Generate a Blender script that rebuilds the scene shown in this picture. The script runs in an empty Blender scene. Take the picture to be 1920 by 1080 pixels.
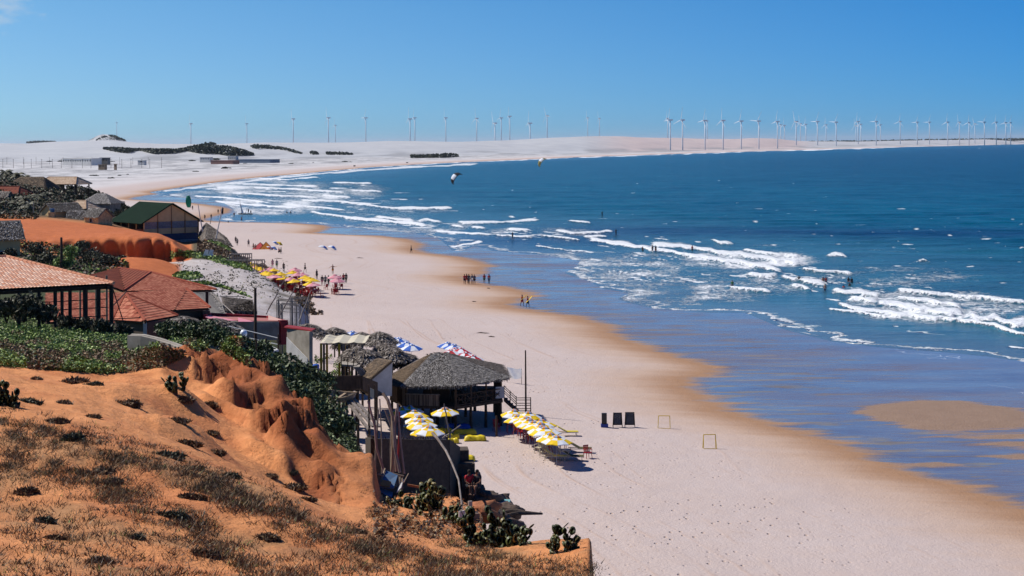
import bpy, bmesh, math, random
import numpy as np
from mathutils import Vector, Matrix, Euler
from mathutils.bvhtree import BVHTree
R = math.radians
random.seed(7); rng = np.random.default_rng(7)
SC = bpy.context.scene; COL = SC.collection
# ------------------------------------------------------------ camera, sky, sun, exposure
F = 3000.0; H = 24.5; HV = 266.5; ROLL = 0.006
CR, SR = math.cos(ROLL), math.sin(ROLL)
cam = bpy.data.objects.new('camera', bpy.data.cameras.new('camera')); COL.objects.link(cam)
cam.data.sensor_width = 36; cam.data.lens = F/1920*36
cam.data.shift_y = -(540-HV)/1920
cam.data.clip_start = 1; cam.data.clip_end = 200000
cam.matrix_world = Matrix(((CR, SR, 0, 0), (0, 0, -1, 0), (-SR, CR, 0, H), (0, 0, 0, 1)))
SC.camera = cam
SUN_EL = R(49)
SUN_DIR = Vector((-0.93, 0.36, 0)).normalized()          # towards the sun, horizontally
SUN_AZ = math.atan2(SUN_DIR.x, SUN_DIR.y)                # clockwise from +Y
w = bpy.data.worlds.new('World'); SC.world = w; w.use_nodes = True
nt = w.node_tree; nt.nodes.clear()
wo = nt.nodes.new('ShaderNodeOutputWorld'); bg = nt.nodes.new('ShaderNodeBackground')
sky = nt.nodes.new('ShaderNodeTexSky'); sky.sky_type = 'NISHITA'; sky.sun_disc = False
sky.sun_elevation = SUN_EL; sky.sun_rotation = SUN_AZ
sky.air_density = 0.75; sky.dust_density = 0.0; sky.ozone_density = 5.0; sky.altitude = 0
hs = nt.nodes.new('ShaderNodeHueSaturation'); hs.inputs['Saturation'].default_value = 1.25; hs.inputs['Value'].default_value = 1.0
nt.links.new(sky.outputs[0], hs.inputs['Color'])
# deeper blue away from the sun (polarised look of the clear sky), by direction
tc = nt.nodes.new('ShaderNodeTexCoord')
dp = nt.nodes.new('ShaderNodeVectorMath'); dp.operation = 'DOT_PRODUCT'; dp.inputs[1].default_value = (0.95, 0.0, 1.1)
nt.links.new(tc.outputs['Generated'], dp.inputs[0])
mr = nt.nodes.new('ShaderNodeMapRange'); mr.inputs['From Min'].default_value = -0.34; mr.inputs['From Max'].default_value = 0.42
nt.links.new(dp.outputs['Value'], mr.inputs['Value'])
cr = nt.nodes.new('ShaderNodeValToRGB'); cr.color_ramp.elements[0].color = (1.0, 1.0, 0.98, 1); cr.color_ramp.elements[1].color = (0.15, 0.60, 0.97, 1)
nt.links.new(mr.outputs[0], cr.inputs[0])
mu = nt.nodes.new('ShaderNodeMix'); mu.data_type = 'RGBA'; mu.blend_type = 'MULTIPLY'; mu.inputs[0].default_value = 1
sx = nt.nodes.new('ShaderNodeSeparateXYZ'); nt.links.new(tc.outputs['Generated'], sx.inputs[0])
er = nt.nodes.new('ShaderNodeValToRGB'); er.color_ramp.elements[0].color = (0.44, 0.72, 1.06, 1); er.color_ramp.elements[1].color = (0.96, 1.0, 1.02, 1)
em = nt.nodes.new('ShaderNodeMapRange'); em.inputs['From Max'].default_value = 0.085; nt.links.new(sx.outputs[2], em.inputs['Value']); nt.links.new(em.outputs[0], er.inputs[0])
m0 = nt.nodes.new('ShaderNodeMix'); m0.data_type = 'RGBA'; m0.blend_type = 'MULTIPLY'; m0.inputs[0].default_value = 1; nt.links.new(hs.outputs[0], m0.inputs[6]); nt.links.new(er.outputs[0], m0.inputs[7])
nt.links.new(m0.outputs[2], mu.inputs[6]); nt.links.new(cr.outputs[0], mu.inputs[7])
# one small cloud high on the left
cd = nt.nodes.new('ShaderNodeVectorMath'); cd.operation = 'DISTANCE'; cd.inputs[1].default_value = Vector(((20-960)/F, 1, (266-8)/F)).normalized()
nz = nt.nodes.new('ShaderNodeTexNoise'); nz.inputs['Scale'].default_value = 60; nz.inputs['Detail'].default_value = 8
mp = nt.nodes.new('ShaderNodeMapping'); mp.inputs['Scale'].default_value = (1, 1, 2.2)
nt.links.new(tc.outputs['Generated'], mp.inputs[0]); nt.links.new(mp.outputs[0], nz.inputs['Vector']); nt.links.new(tc.outputs['Generated'], cd.inputs[0])
m1 = nt.nodes.new('ShaderNodeMapRange'); m1.inputs['From Min'].default_value = 0.0; m1.inputs['From Max'].default_value = 0.035; m1.inputs['To Min'].default_value = 0.28; m1.inputs['To Max'].default_value = -0.3
nt.links.new(cd.outputs['Value'], m1.inputs['Value'])
ad = nt.nodes.new('ShaderNodeMath'); ad.operation = 'ADD'; nt.links.new(m1.outputs[0], ad.inputs[0]); nt.links.new(nz.outputs['Fac'], ad.inputs[1])
m2 = nt.nodes.new('ShaderNodeMapRange'); m2.inputs['From Min'].default_value = 0.55; m2.inputs['From Max'].default_value = 0.95; m2.inputs['To Max'].default_value = 0.7
nt.links.new(ad.outputs[0], m2.inputs['Value'])
mc = nt.nodes.new('ShaderNodeMix'); mc.data_type = 'RGBA'; mc.inputs[7].default_value = (6, 6.6, 7.2, 1)
nt.links.new(m2.outputs[0], mc.inputs[0]); nt.links.new(mu.outputs[2], mc.inputs[6])
nt.links.new(mc.outputs[2], bg.inputs[0]); bg.inputs[1].default_value = 0.085
nt.links.new(bg.outputs[0], wo.inputs[0])
sl = bpy.data.lights.new('sun', 'SUN'); sl.energy = 4.7; sl.angle = R(0.53); sl.color = (1, 0.955, 0.89)
so = bpy.data.objects.new('sun', sl); COL.objects.link(so)
sd = Vector((SUN_DIR.x*math.cos(SUN_EL), SUN_DIR.y*math.cos(SUN_EL), math.sin(SUN_EL)))
so.rotation_euler = sd.to_track_quat('Z', 'Y').to_euler()
SC.view_settings.view_transform = 'Standard'; SC.view_settings.look = 'None'
SC.view_settings.gamma = 1; SC.view_settings.exposure = 0.22; SC.view_settings.use_curve_mapping = False

# ------------------------------------------------------------ helpers
def P(u, v, D):
    X = (u-960)/F; Y = -(v-HV)/F
    return Vector((D*(X*CR+Y*SR), D, H+D*(-X*SR+Y*CR)))
def on(u, v, z=0.0):
    X = (u-960)/F; Y = -(v-HV)/F; dz = -X*SR+Y*CR
    return P(u, v, (z-H)/dz)
def ux(u, D): return D*(u-960)/F
def lerp(a, b, t): return a+(b-a)*t
def hash2(ix, iy, s):
    h = (ix.astype(np.int64)*374761393+iy.astype(np.int64)*668265263+s*974711) & 0x7fffffff
    h = ((h ^ (h >> 13))*1274126177) & 0x7fffffff
    return ((h ^ (h >> 16)) & 0xffff)/65535.0
def vn(x, y, s=0):
    x = np.asarray(x, float); y = np.asarray(y, float)
    ix = np.floor(x); iy = np.floor(y); fx = x-ix; fy = y-iy
    fx = fx*fx*(3-2*fx); fy = fy*fy*(3-2*fy)
    a = hash2(ix, iy, s); b = hash2(ix+1, iy, s); c = hash2(ix, iy+1, s); d = hash2(ix+1, iy+1, s)
    return (a*(1-fx)+b*fx)*(1-fy)+(c*(1-fx)+d*fx)*fy
def fbm(x, y, s=0, o=4):
    t = 0; a = 1; n = 0
    for k in range(o):
        t = t+a*vn(x*2**k+k*17.3, y*2**k-k*9.1, s+k); n += a; a *= 0.5
    return t/n
def ss(a, b, x):
    t = np.clip((x-a)/(b-a), 0, 1); return t*t*(3-2*t)
MATS = {}
def newmat(name):
    m = bpy.data.materials.new(name); m.use_nodes = True; MATS[name] = m
    b = m.node_tree.nodes['Principled BSDF']
    return m, m.node_tree, b
def mat(name, c, c2=None, scale=3.0, rough=0.85, bump=0.0, bscale=None, spec=0.3, stretch=(1, 1, 1), coord='Object'):
    if name in MATS: return MATS[name]
    m, t, b = newmat(name)
    b.inputs['Roughness'].default_value = rough; b.inputs['Specular IOR Level'].default_value = spec
    if c2 is None: c2 = tuple(x*0.7 for x in c)
    tcn = t.nodes.new('ShaderNodeTexCoord'); mpn = t.nodes.new('ShaderNodeMapping'); mpn.inputs['Scale'].default_value = stretch
    t.links.new(tcn.outputs[coord], mpn.inputs[0])
    n = t.nodes.new('ShaderNodeTexNoise'); n.inputs['Scale'].default_value = scale; n.inputs['Detail'].default_value = 5; n.inputs['Roughness'].default_value = 0.65
    t.links.new(mpn.outputs[0], n.inputs['Vector'])
    r = t.nodes.new('ShaderNodeValToRGB'); r.color_ramp.elements[0].position = 0.33; r.color_ramp.elements[1].position = 0.67
    r.color_ramp.elements[0].color = (*c2, 1); r.color_ramp.elements[1].color = (*c, 1)
    t.links.new(n.outputs['Fac'], r.inputs[0]); t.links.new(r.outputs[0], b.inputs['Base Color'])
    if bump:
        n2 = t.nodes.new('ShaderNodeTexNoise'); n2.inputs['Scale'].default_value = bscale or scale*4; n2.inputs['Detail'].default_value = 4
        t.links.new(mpn.outputs[0], n2.inputs['Vector'])
        bn = t.nodes.new('ShaderNodeBump'); bn.inputs['Strength'].default_value = 0.8; bn.inputs['Distance'].default_value = bump
        t.links.new(n2.outputs['Fac'], bn.inputs['Height']); t.links.new(bn.outputs[0], b.inputs['Normal'])
    return m
class MB:
    def __init__(s): s.v = []; s.f = []; s.m = []; s.cur = 0
    def quad(s, *pts):
        n = len(s.v); s.v += [tuple(p) for p in pts]; s.f.append(tuple(range(n, n+len(pts)))); s.m.append(s.cur)
    def box(s, c, d, rz=0, M=None):
        x, y, z = d[0]/2, d[1]/2, d[2]/2; n = len(s.v)
        ca, sa = math.cos(rz), math.sin(rz)
        for dz in (-z, z):
            for dx, dy in ((-x, -y), (x, -y), (x, y), (-x, y)):
                if M is not None:
                    p = M @ Vector((dx, dy, dz)); s.v.append((c[0]+p.x, c[1]+p.y, c[2]+p.z))
                else: s.v.append((c[0]+dx*ca-dy*sa, c[1]+dx*sa+dy*ca, c[2]+dz))
        for f in ((3, 2, 1, 0), (4, 5, 6, 7), (0, 1, 5, 4), (1, 2, 6, 5), (2, 3, 7, 6), (3, 0, 4, 7)):
            s.f.append(tuple(n+i for i in f)); s.m.append(s.cur)
    def bar(s, a, b, r, r2=None, n=6, caps=True): s.tube([a, b], [r, r if r2 is None else r2], n, caps)
    def tube(s, pts, rad, n=6, caps=True):
        pts = [Vector(p) for p in pts]; base = len(s.v); L = len(pts)
        if not hasattr(rad, '__len__'): rad = [rad]*L
        for i, p in enumerate(pts):
            t = (pts[min(i+1, L-1)]-pts[max(i-1, 0)]).normalized()
            up = Vector((0, 0, 1)) if abs(t.z) < 0.9 else Vector((1, 0, 0))
            a = t.cross(up).normalized(); b = a.cross(t).normalized()
            for k in range(n):
                th = 2*math.pi*k/n; q = p+(a*math.cos(th)+b*math.sin(th))*rad[i]; s.v.append(tuple(q))
        for i in range(L-1):
            for k in range(n):
                a0 = base+i*n+k; a1 = base+i*n+(k+1) % n
                s.f.append((a0, a1, a1+n, a0+n)); s.m.append(s.cur)
        if caps:
            s.f.append(tuple(base+k for k in range(n))[::-1]); s.m.append(s.cur)
            s.f.append(tuple(base+(L-1)*n+k for k in range(n))); s.m.append(s.cur)
    def beam(s, a, b, wd, ht):
        a = Vector(a); b = Vector(b); d = b-a; L = d.length; t = d/L
        up = Vector((0, 0, 1)) if abs(t.z) < 0.95 else Vector((0, 1, 0))
        x = t.cross(up).normalized(); z = x.cross(t).normalized()
        M = Matrix((x, t, z)).transposed(); s.box((a+b)/2, (wd, L, ht), M=M)
    def prism(s, poly, z0, z1):
        n = len(s.v); k = len(poly)
        s.v += [(p[0], p[1], z0) for p in poly]+[(p[0], p[1], z1) for p in poly]
        s.f.append(tuple(range(n, n+k))[::-1]); s.m.append(s.cur); s.f.append(tuple(range(n+k, n+2*k))); s.m.append(s.cur)
        for i in range(k):
            j = (i+1) % k; s.f.append((n+i, n+j, n+k+j, n+k+i)); s.m.append(s.cur)
    def slab(s, poly, th):
        poly = [Vector(p) for p in poly]; nrm = (poly[1]-poly[0]).cross(poly[2]-poly[0]).normalized()
        if nrm.z < 0: nrm = -nrm
        n = len(s.v); k = len(poly)
        s.v += [tuple(p) for p in poly]+[tuple(p-nrm*th) for p in poly]
        s.f.append(tuple(range(n, n+k))); s.m.append(s.cur); s.f.append(tuple(range(n+k, n+2*k))[::-1]); s.m.append(s.cur)
        for i in range(k):
            j = (i+1) % k; s.f.append((n+j, n+i, n+k+i, n+k+j)); s.m.append(s.cur)
    def lathe(s, prof, c=(0, 0, 0), n=12, mf=None):
        base = len(s.v)
        for (r, z) in prof:
            for k in range(n):
                th = 2*math.pi*k/n; s.v.append((c[0]+r*math.cos(th), c[1]+r*math.sin(th), c[2]+z))
        for i in range(len(prof)-1):
            for k in range(n):
                a0 = base+i*n+k; a1 = base+i*n+(k+1) % n
                s.f.append((a0, a1, a1+n, a0+n)); s.m.append(mf(i, k) if mf else s.cur)
    def build(s, name, mats, parent=None, smooth=False):
        me = bpy.data.meshes.new(name); me.from_pydata(s.v, [], s.f)
        if not isinstance(mats, (list, tuple)): mats = [mats]
        for m in mats: me.materials.append(m)
        if len(mats) > 1: me.polygons.foreach_set('material_index', s.m)
        me.polygons.foreach_set('use_smooth', [bool(smooth)]*len(me.polygons))
        me.update(); o = bpy.data.objects.new(name, me); COL.objects.link(o)
        if parent: o.parent = parent
        return o
def tag(o, label=None, cat=None, group=None, kind=None):
    if label: o['label'] = label
    if cat: o['category'] = cat
    if group: o['group'] = group
    if kind: o['kind'] = kind
    return o
def thing(name, label, cat, loc=(0, 0, 0), rz=0, group=None):
    o = bpy.data.objects.new(name, None); COL.objects.link(o); o.empty_display_size = 0.3
    o.location = loc; o.rotation_euler = (0, 0, rz); return tag(o, label, cat, group)
def dup(root, loc, rz=0, label=None, group=None, scale=None, swap=None):
    def cp(o, par):
        c = o.copy(); COL.objects.link(c); c.parent = par
        if swap and o.type == 'MESH':
            for i, s_ in enumerate(c.material_slots):
                if s_.material and s_.material.name in swap: s_.link = 'OBJECT'; s_.material = swap[s_.material.name]
        for ch in list(o.children): cp(ch, c)
        return c
    r = cp(root, None); r.location = loc; r.rotation_euler = (0, 0, rz)
    if scale: r.scale = (scale,)*3 if not hasattr(scale, '__len__') else scale
    if label: r['label'] = label
    if group: r['group'] = group
    return r
def numobj(name, V, Fc, mats, kind=None, attrs=None, smooth=True, midx=None):
    me = bpy.data.meshes.new(name); V = np.asarray(V, np.float32); Fc = np.asarray(Fc, np.int32)
    nf, k = Fc.shape
    me.vertices.add(len(V)); me.vertices.foreach_set('co', V.ravel())
    me.loops.add(nf*k); me.loops.foreach_set('vertex_index', Fc.ravel())
    me.polygons.add(nf); me.polygons.foreach_set('loop_start', np.arange(nf, dtype=np.int32)*k)
    me.polygons.foreach_set('loop_total', np.full(nf, k, np.int32))
    me.polygons.foreach_set('use_smooth', np.full(nf, bool(smooth)))
    for m in (mats if isinstance(mats, (list, tuple)) else [mats]): me.materials.append(m)
    if midx is not None: me.polygons.foreach_set('material_index', np.asarray(midx, np.int32))
    me.update(calc_edges=True); me.validate()
    for an, arr in (attrs or {}).items():
        if arr.ndim == 2:
            a = me.attributes.new(an, 'FLOAT_COLOR', 'POINT'); q = np.ones((len(V), 4), np.float32); q[:, :3] = arr; a.data.foreach_set('color', q.ravel())
        else:
            a = me.attributes.new(an, 'FLOAT', 'POINT'); a.data.foreach_set('value', arr.astype(np.float32))
    o = bpy.data.objects.new(name, me); COL.objects.link(o)
    if kind: o['kind'] = kind
    return o
def gridfaces(nr, nc):
    i = np.arange(nr-1)[:, None]*nc+np.arange(nc-1)[None, :]; i = i.ravel()
    return np.stack([i, i+1, i+nc+1, i+nc], 1)
def node(t, ty, **kw):
    n = t.nodes.new(ty)
    for k, v in kw.items():
        if k == 'op': n.operation = v
        elif k.startswith('i_'): n.inputs[k[2:].replace('_', ' ')].default_value = v
        elif k.startswith('n'): n.inputs[int(k[1:])].default_value = v
    return n
def math2(t, op, a, b=None, c=None, clamp=False):
    n = t.nodes.new('ShaderNodeMath'); n.operation = op; n.use_clamp = clamp
    for i, x in enumerate((a, b, c)):
        if x is None: continue
        if isinstance(x, (int, float)): n.inputs[i].default_value = x
        else: t.links.new(x, n.inputs[i])
    return n.outputs[0]
def maprange(t, v, a, b, c=0.0, d=1.0, smooth=False):
    n = t.nodes.new('ShaderNodeMapRange'); n.interpolation_type = 'SMOOTHSTEP' if smooth else 'LINEAR'
    t.links.new(v, n.inputs[0])
    for i, x in zip((1, 2, 3, 4), (a, b, c, d)):
        if isinstance(x, (int, float)): n.inputs[i].default_value = x
        else: t.links.new(x, n.inputs[i])
    return n.outputs[0]
def noise(t, vec, scale, detail=4, rough=0.6, stretch=None, dim='3D'):
    if stretch:
        m = t.nodes.new('ShaderNodeMapping'); m.inputs['Scale'].default_value = stretch; t.links.new(vec, m.inputs[0]); vec = m.outputs[0]
    n = t.nodes.new('ShaderNodeTexNoise'); n.inputs['Scale'].default_value = scale; n.inputs['Detail'].default_value = detail; n.inputs['Roughness'].default_value = rough
    t.links.new(vec, n.inputs['Vector']); return n.outputs['Fac']
def mixc(t, f, a, b, blend='MIX'):
    n = t.nodes.new('ShaderNodeMix'); n.data_type = 'RGBA'; n.blend_type = blend
    if isinstance(f, (int, float)): n.inputs[0].default_value = f
    else: t.links.new(f, n.inputs[0])
    for i, x in ((6, a), (7, b)):
        if isinstance(x, tuple): n.inputs[i].default_value = (*x, 1) if len(x) == 3 else x
        else: t.links.new(x, n.inputs[i])
    return n.outputs[2]
def attr(t, name):
    n = t.nodes.new('ShaderNodeAttribute'); n.attribute_name = name; return n
def bumpn(t, h, dist, strength=1.0, prev=None):
    n = t.nodes.new('ShaderNodeBump'); n.inputs['Distance'].default_value = dist; n.inputs['Strength'].default_value = strength
    t.links.new(h, n.inputs['Height'])
    if prev: t.links.new(prev, n.inputs['Normal'])
    return n.outputs[0]
def geopos(t): return t.nodes.new('ShaderNodeNewGeometry').outputs['Position']

# ------------------------------------------------------------ shoreline in world coordinates
WLpx = [(1920, 270.3), (1700, 275.5), (1500, 281), (1300, 287.3), (1100, 294), (900, 302.5), (800, 307), (700, 313), (620, 320), (560, 326), (500, 331), (450, 336),
        (390, 344), (340, 351), (300, 357), (275, 361), (300, 363.5), (270, 366), (262, 368), (240, 371.5), (246, 374.5), (290, 377), (360, 381), (415, 388), (430, 393), (424, 399), (405, 404),
        (380, 410), (385, 414.5), (430, 417), (500, 418), (560, 419), (605, 423), (618, 427), (600, 433), (588, 437), (640, 440), (720, 443), (765, 449), (788, 456), (790, 461), (772, 467),
        (800, 475), (860, 482), (905, 492), (916, 500), (906, 508), (892, 517), (868, 521), (872, 527), (900, 532), (950, 539), (995, 550), (1003, 556), (975, 561), (955, 570), (965, 578), (1010, 584), (1080, 592), (1130, 606), (1150, 620), (1185, 642),
        (1240, 660), (1300, 677), (1340, 690), (1356, 700), (1320, 705), (1292, 712), (1298, 728), (1325, 748), (1370, 770), (1430, 790), (1500, 808), (1560, 826), (1620, 846), (1690, 880), (1760, 903), (1840, 927), (1920, 955), (2150, 1040), (2600, 1240)]
SLpx = [(275, 361), (300, 363.5), (280, 366), (330, 370), (380, 374), (420, 381), (436, 390), (440, 397), (425, 405), (400, 411), (430, 415), (500, 416.5), (580, 418), (640, 424), (700, 431), (780, 438), (822, 447), (838, 460), (846, 469), (866, 470), (890, 461), (925, 470),
        (1030, 479), (1088, 489), (1080, 500), (1058, 512), (1082, 520), (1104, 527), (1130, 541), (1160, 546), (1180, 550), (1158, 560), (1180, 568), (1230, 579), (1330, 586), (1396, 586), (1430, 600), (1475, 619),
        (1560, 640), (1640, 650), (1700, 655), (1780, 661), (1850, 668), (1920, 678), (2100, 700), (2600, 760)]
FARW = [(14000, 30000), (30000, 90000)]
def wl(px): return [tuple(on(u, v, 0))[:2] for u, v in px]
WL = wl(WLpx); SL = wl(WLpx[:15])+wl(SLpx)
POLYW = WL+[(400, 5), (90000, 5), (90000, 90000)]+FARW[::-1]
POLYS = SL+[(400, 5), (90000, 5), (90000, 90000)]+FARW[::-1]
def inside(x, y, poly):
    c = np.zeros(x.shape, bool); n = len(poly)
    for i in range(n):
        x1, y1 = poly[i]; x2, y2 = poly[(i+1) % n]
        if y1 == y2: continue
        m = ((y1 > y) != (y2 > y)) & (x < (x2-x1)*(y-y1)/(y2-y1)+x1); c ^= m
    return c
def dist(x, y, pl):
    d = np.full(x.shape, 1e9)
    for (x1, y1), (x2, y2) in zip(pl[:-1], pl[1:]):
        dx, dy = x2-x1, y2-y1; L = dx*dx+dy*dy
        t = np.clip(((x-x1)*dx+(y-y1)*dy)/L, 0, 1)
        d = np.minimum(d, np.hypot(x-x1-t*dx, y-y1-t*dy))
    return d
FARL = FARW[::-1]+[]
def sdist(x, y, pl, poly):
    d = dist(x, y, [FARW[0]]+pl); return np.where(inside(x, y, poly), d, -d)     # positive on the sea side
BARS = [[(1590, 772), (1640, 758), (1720, 749), (1800, 750), (1870, 760), (1935, 772), (1960, 790), (1935, 802), (1850, 806), (1760, 809), (1690, 800), (1640, 788)],
        [(1730, 819), (1800, 813), (1900, 810), (2000, 812), (1960, 820), (1850, 823)], [(1800, 835), (1880, 826), (2000, 830), (1960, 843), (1870, 842)], [(1840, 853), (1960, 849), (2000, 858), (1900, 861)],
        [(1700, 870), (1760, 866), (1800, 873), (1750, 879)]]
def beach_z(x, y):
    s = sdist(x, y, WL, POLYW); q = sdist(x, y, SL, POLYS)
    z = np.where(s < 0, np.minimum(1.3, -s*0.045), -0.0005*np.minimum(s, 20))
    z = np.where(q > 0, -np.minimum(0.03*q, 2.0)-0.012, z)
    bar = np.full(x.shape, -99.0)
    for b in BARS:
        pl = wl(b); dd = dist(x, y, pl+[pl[0]]); bar = np.maximum(bar, np.where(inside(x, y, pl), dd, -dd))
    z = z+0.12*ss(-0.3, 3.0, bar)*(s > 0)
    return z, s, q, bar
# ------------------------------------------------------------ ground: beach sheet reaching the horizon
us = np.concatenate([np.linspace(-6000, -200, 30)[:-1], np.arange(-200, 2300, 5.0), np.linspace(2300, 8000, 40)])
vs = np.concatenate([[267.6, 267.9, 268.3, 269], np.arange(270, 320, 1.0), np.arange(320, 960, 2.0), np.arange(960, 1500, 6.0), [1700, 2200, 3200, 6000]])
Dr = H*F/(vs-HV)
X = (us[None, :]-960)/F*Dr[:, None]; Y = np.repeat(Dr[:, None], len(us), 1)
xf, yf = X.ravel(), Y.ravel()
def sandz(xf, yf):
    z, s_, q_, bar_ = beach_z(xf, yf)
    inl = np.clip(-s_, -60, 400)
    z = z+np.where((s_ < -8), (fbm(xf/6, yf/6, 3)-0.5)*0.10+(fbm(xf/1.1, yf/1.1, 5, 2)-0.5)*0.03, 0)*(np.abs(xf) < 3000)
    z = z+np.where(yf > 600, ss(40, 200, inl)*(fbm(xf/40, yf/40, 9)-0.35)*2.5, 0)
    return z, s_, q_, bar_, inl
z, s_, q_, bar_, inl = sandz(xf, yf)
def BZ(x, y): return float(sandz(np.array([float(x)]), np.array([float(y)]))[0][0])
def B(u, v, dz=0.0):
    z = 1.2
    for _ in range(6): p = on(u, v, z); z = BZ(p.x, p.y)
    return Vector((p.x, p.y, z+dz))
def BA(u, v, h):        # ground point under an apex seen at (u, v), h above the sand
    z = 1.2
    for _ in range(6): p = on(u, v, z+h); z = BZ(p.x, p.y)
    return Vector((p.x, p.y, z))
m, t, b = newmat('beach_sand')
pos = geopos(t)
inA = attr(t, 'inland').outputs['Fac']; barA = attr(t, 'bar').outputs['Fac']
nlo = noise(t, pos, 0.06, 4); nmid = noise(t, pos, 0.6, 5); nfi = noise(t, pos, 5, 4, 0.7)
nst = noise(t, pos, 0.05, 5, 0.65, stretch=(1, 5, 1))
# distance inland + noise -> dryness
inn = math2(t, 'ADD', inA, maprange(t, nst, 0, 1, -3.5, 3.5))
dry = maprange(t, inn, 0.3, 7.0, 0, 1, True)
dry2 = maprange(t, inn, 4, 14.0, 0, 1, True)
c = mixc(t, nlo, (0.445, 0.355, 0.315), (0.55, 0.46, 0.42))
c = mixc(t, maprange(t, nmid, 0.42, 0.72), c, (0.50, 0.40, 0.35))
c = mixc(t, dry2, (0.47, 0.335, 0.25), c)
damp = mixc(t, nmid, (0.30, 0.165, 0.085), (0.36, 0.21, 0.12))
c = mixc(t, dry, damp, c)
# tyre tracks following the shore
def tracks(sp, off, ns, wd, seedscale):
    d = math2(t, 'ADD', inA, maprange(t, noise(t, pos, seedscale, 2), 0, 1, -ns, ns))
    d = math2(t, 'ADD', d, off)
    f = math2(t, 'PINGPONG', d, sp)
    l = maprange(t, f, 0, wd, 1, 0)
    msk = maprange(t, noise(t, pos, 0.035, 3, 0.7), 0.45, 0.6)
    return math2(t, 'MULTIPLY', math2(t, 'MULTIPLY', l, msk), maprange(t, nfi, 0.3, 0.7, 0.2, 1))
tr = math2(t, 'MAXIMUM', tracks(2.6, 0, 5, 0.20, 0.010), math2(t, 'MAXIMUM', tracks(4.1, 1.3, 11, 0.24, 0.0065), tracks(7.3, 3.0, 22, 0.26, 0.005)))
tr = math2(t, 'MULTIPLY', tr, maprange(t, inA, 7, 12))
tr = math2(t, 'MULTIPLY', tr, maprange(t, pos_y := t.nodes.new('ShaderNodeSeparateXYZ').outputs[1], 500, 300, 0, 1)) if False else tr
c = mixc(t, math2(t, 'MULTIPLY', tr, 0.75), c, (0.40, 0.25, 0.16))
spk = math2(t, 'MULTIPLY', maprange(t, noise(t, pos, 3.2, 3, 0.8, stretch=(0.7, 0.35, 1)), 0.60, 0.68), maprange(t, noise(t, pos, 0.09, 4, 0.7), 0.42, 0.62))
c = mixc(t, math2(t, 'MULTIPLY', math2(t, 'MULTIPLY', spk, maprange(t, inA, 9, 14)), 0.55), c, (0.38, 0.255, 0.175))
# foot prints / litter speckle, gathered in patches along the drift line
vor = t.nodes.new('ShaderNodeTexVoronoi'); vor.inputs['Scale'].default_value = 1.6; mpv = t.nodes.new('ShaderNodeMapping'); mpv.inputs['Scale'].default_value = (1, 0.6, 1)
t.links.new(pos, mpv.inputs[0]); t.links.new(mpv.outputs[0], vor.inputs['Vector'])
fp = maprange(t, vor.outputs['Distance'], 0.08, 0.2, 1, 0)
pm = maprange(t, noise(t, pos, 0.05, 4, 0.7, stretch=(0.7, 1.6, 1)), 0.47, 0.58)
fp = math2(t, 'MULTIPLY', fp, math2(t, 'MULTIPLY', pm, maprange(t, inA, 9, 14)))
c = mixc(t, math2(t, 'MULTIPLY', fp, 0.6), c, (0.36, 0.23, 0.15))
# pale far back-beach with scrubby stains
far = attr(t, 'far').outputs['Fac']
nf = noise(t, pos, 0.035, 8, 0.78, stretch=(1, 0.4, 1))
cf = mixc(t, maprange(t, nf, 0.45, 0.58), (0.52, 0.51, 0.50), (0.24, 0.235, 0.235))
cf = mixc(t, maprange(t, inA, 30, 120), (0.54, 0.50, 0.48), cf)
c = mixc(t, far, c, cf)
# permanently wet flat between water line and swash
rip = noise(t, pos, 0.35, 5, 0.7, stretch=(0.35, 1.6, 1))
wet = maprange(t, math2(t, 'ADD', inn, maprange(t, rip, 0.3, 0.7, -1.5, 1.5)), -2.5, 1.0, 1, 0, True)
wet = math2(t, 'MULTIPLY', wet, maprange(t, math2(t, 'ADD', barA, maprange(t, rip, 0.3, 0.7, -1.6, 1.0)), -0.8, 0.8, 1, 0, True))
ripm = maprange(t, inn, -2, -26, 1, 0.0, True)
patch = math2(t, 'MULTIPLY', maprange(t, rip, 0.52, 0.62), ripm)
cw = mixc(t, nlo, (0.15, 0.20, 0.24), (0.17, 0.16, 0.165))
refl_streak = noise(t, pos, 0.10, 7, 0.72, stretch=(0.5, 1.3, 1))
cw = mixc(t, maprange(t, refl_streak, 0.36, 0.68), mixc(t, nlo, (0.12, 0.12, 0.13), (0.14, 0.11, 0.10)), (0.20, 0.245, 0.275))  # pale streaks: sky reflection painted into the wet sand colour
c = mixc(t, wet, c, cw)
barc = maprange(t, math2(t, 'ADD', barA, maprange(t, rip, 0.3, 0.7, -1.6, 1.0)), -0.8, 0.8, 0, 1, True)
c = mixc(t, barc, c, mixc(t, nmid, (0.22, 0.145, 0.10), (0.28, 0.19, 0.135)))
film = noise(t, pos, 0.055, 6, 0.7, stretch=(0.45, 1.4, 1))
filmm = math2(t, 'MULTIPLY', maprange(t, film, 0.42, 0.62), wet)
c = mixc(t, math2(t, 'MULTIPLY', filmm, 0.55), c, (0.17, 0.115, 0.10))
lf = math2(t, 'PINGPONG', math2(t, 'ADD', inA, maprange(t, noise(t, pos, 0.06, 4, 0.6), 0, 1, -14, 14)), 7.0)
lfo = math2(t, 'MULTIPLY', math2(t, 'MULTIPLY', maprange(t, lf, 0.0, 0.16, 1, 0), maprange(t, noise(t, pos, 0.07, 3), 0.55, 0.62)), math2(t, 'MULTIPLY', wet, maprange(t, inA, -14, -20)))
c = mixc(t, math2(t, 'MULTIPLY', lfo, 0.8), c, (0.7, 0.7, 0.7))
t.links.new(c, b.inputs['Base Color'])
sheen = math2(t, 'MULTIPLY', math2(t, 'MULTIPLY', wet, math2(t, 'SUBTRACT', 1.0, patch)), maprange(t, filmm, 0, 1, 1.0, 0.72))
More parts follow.
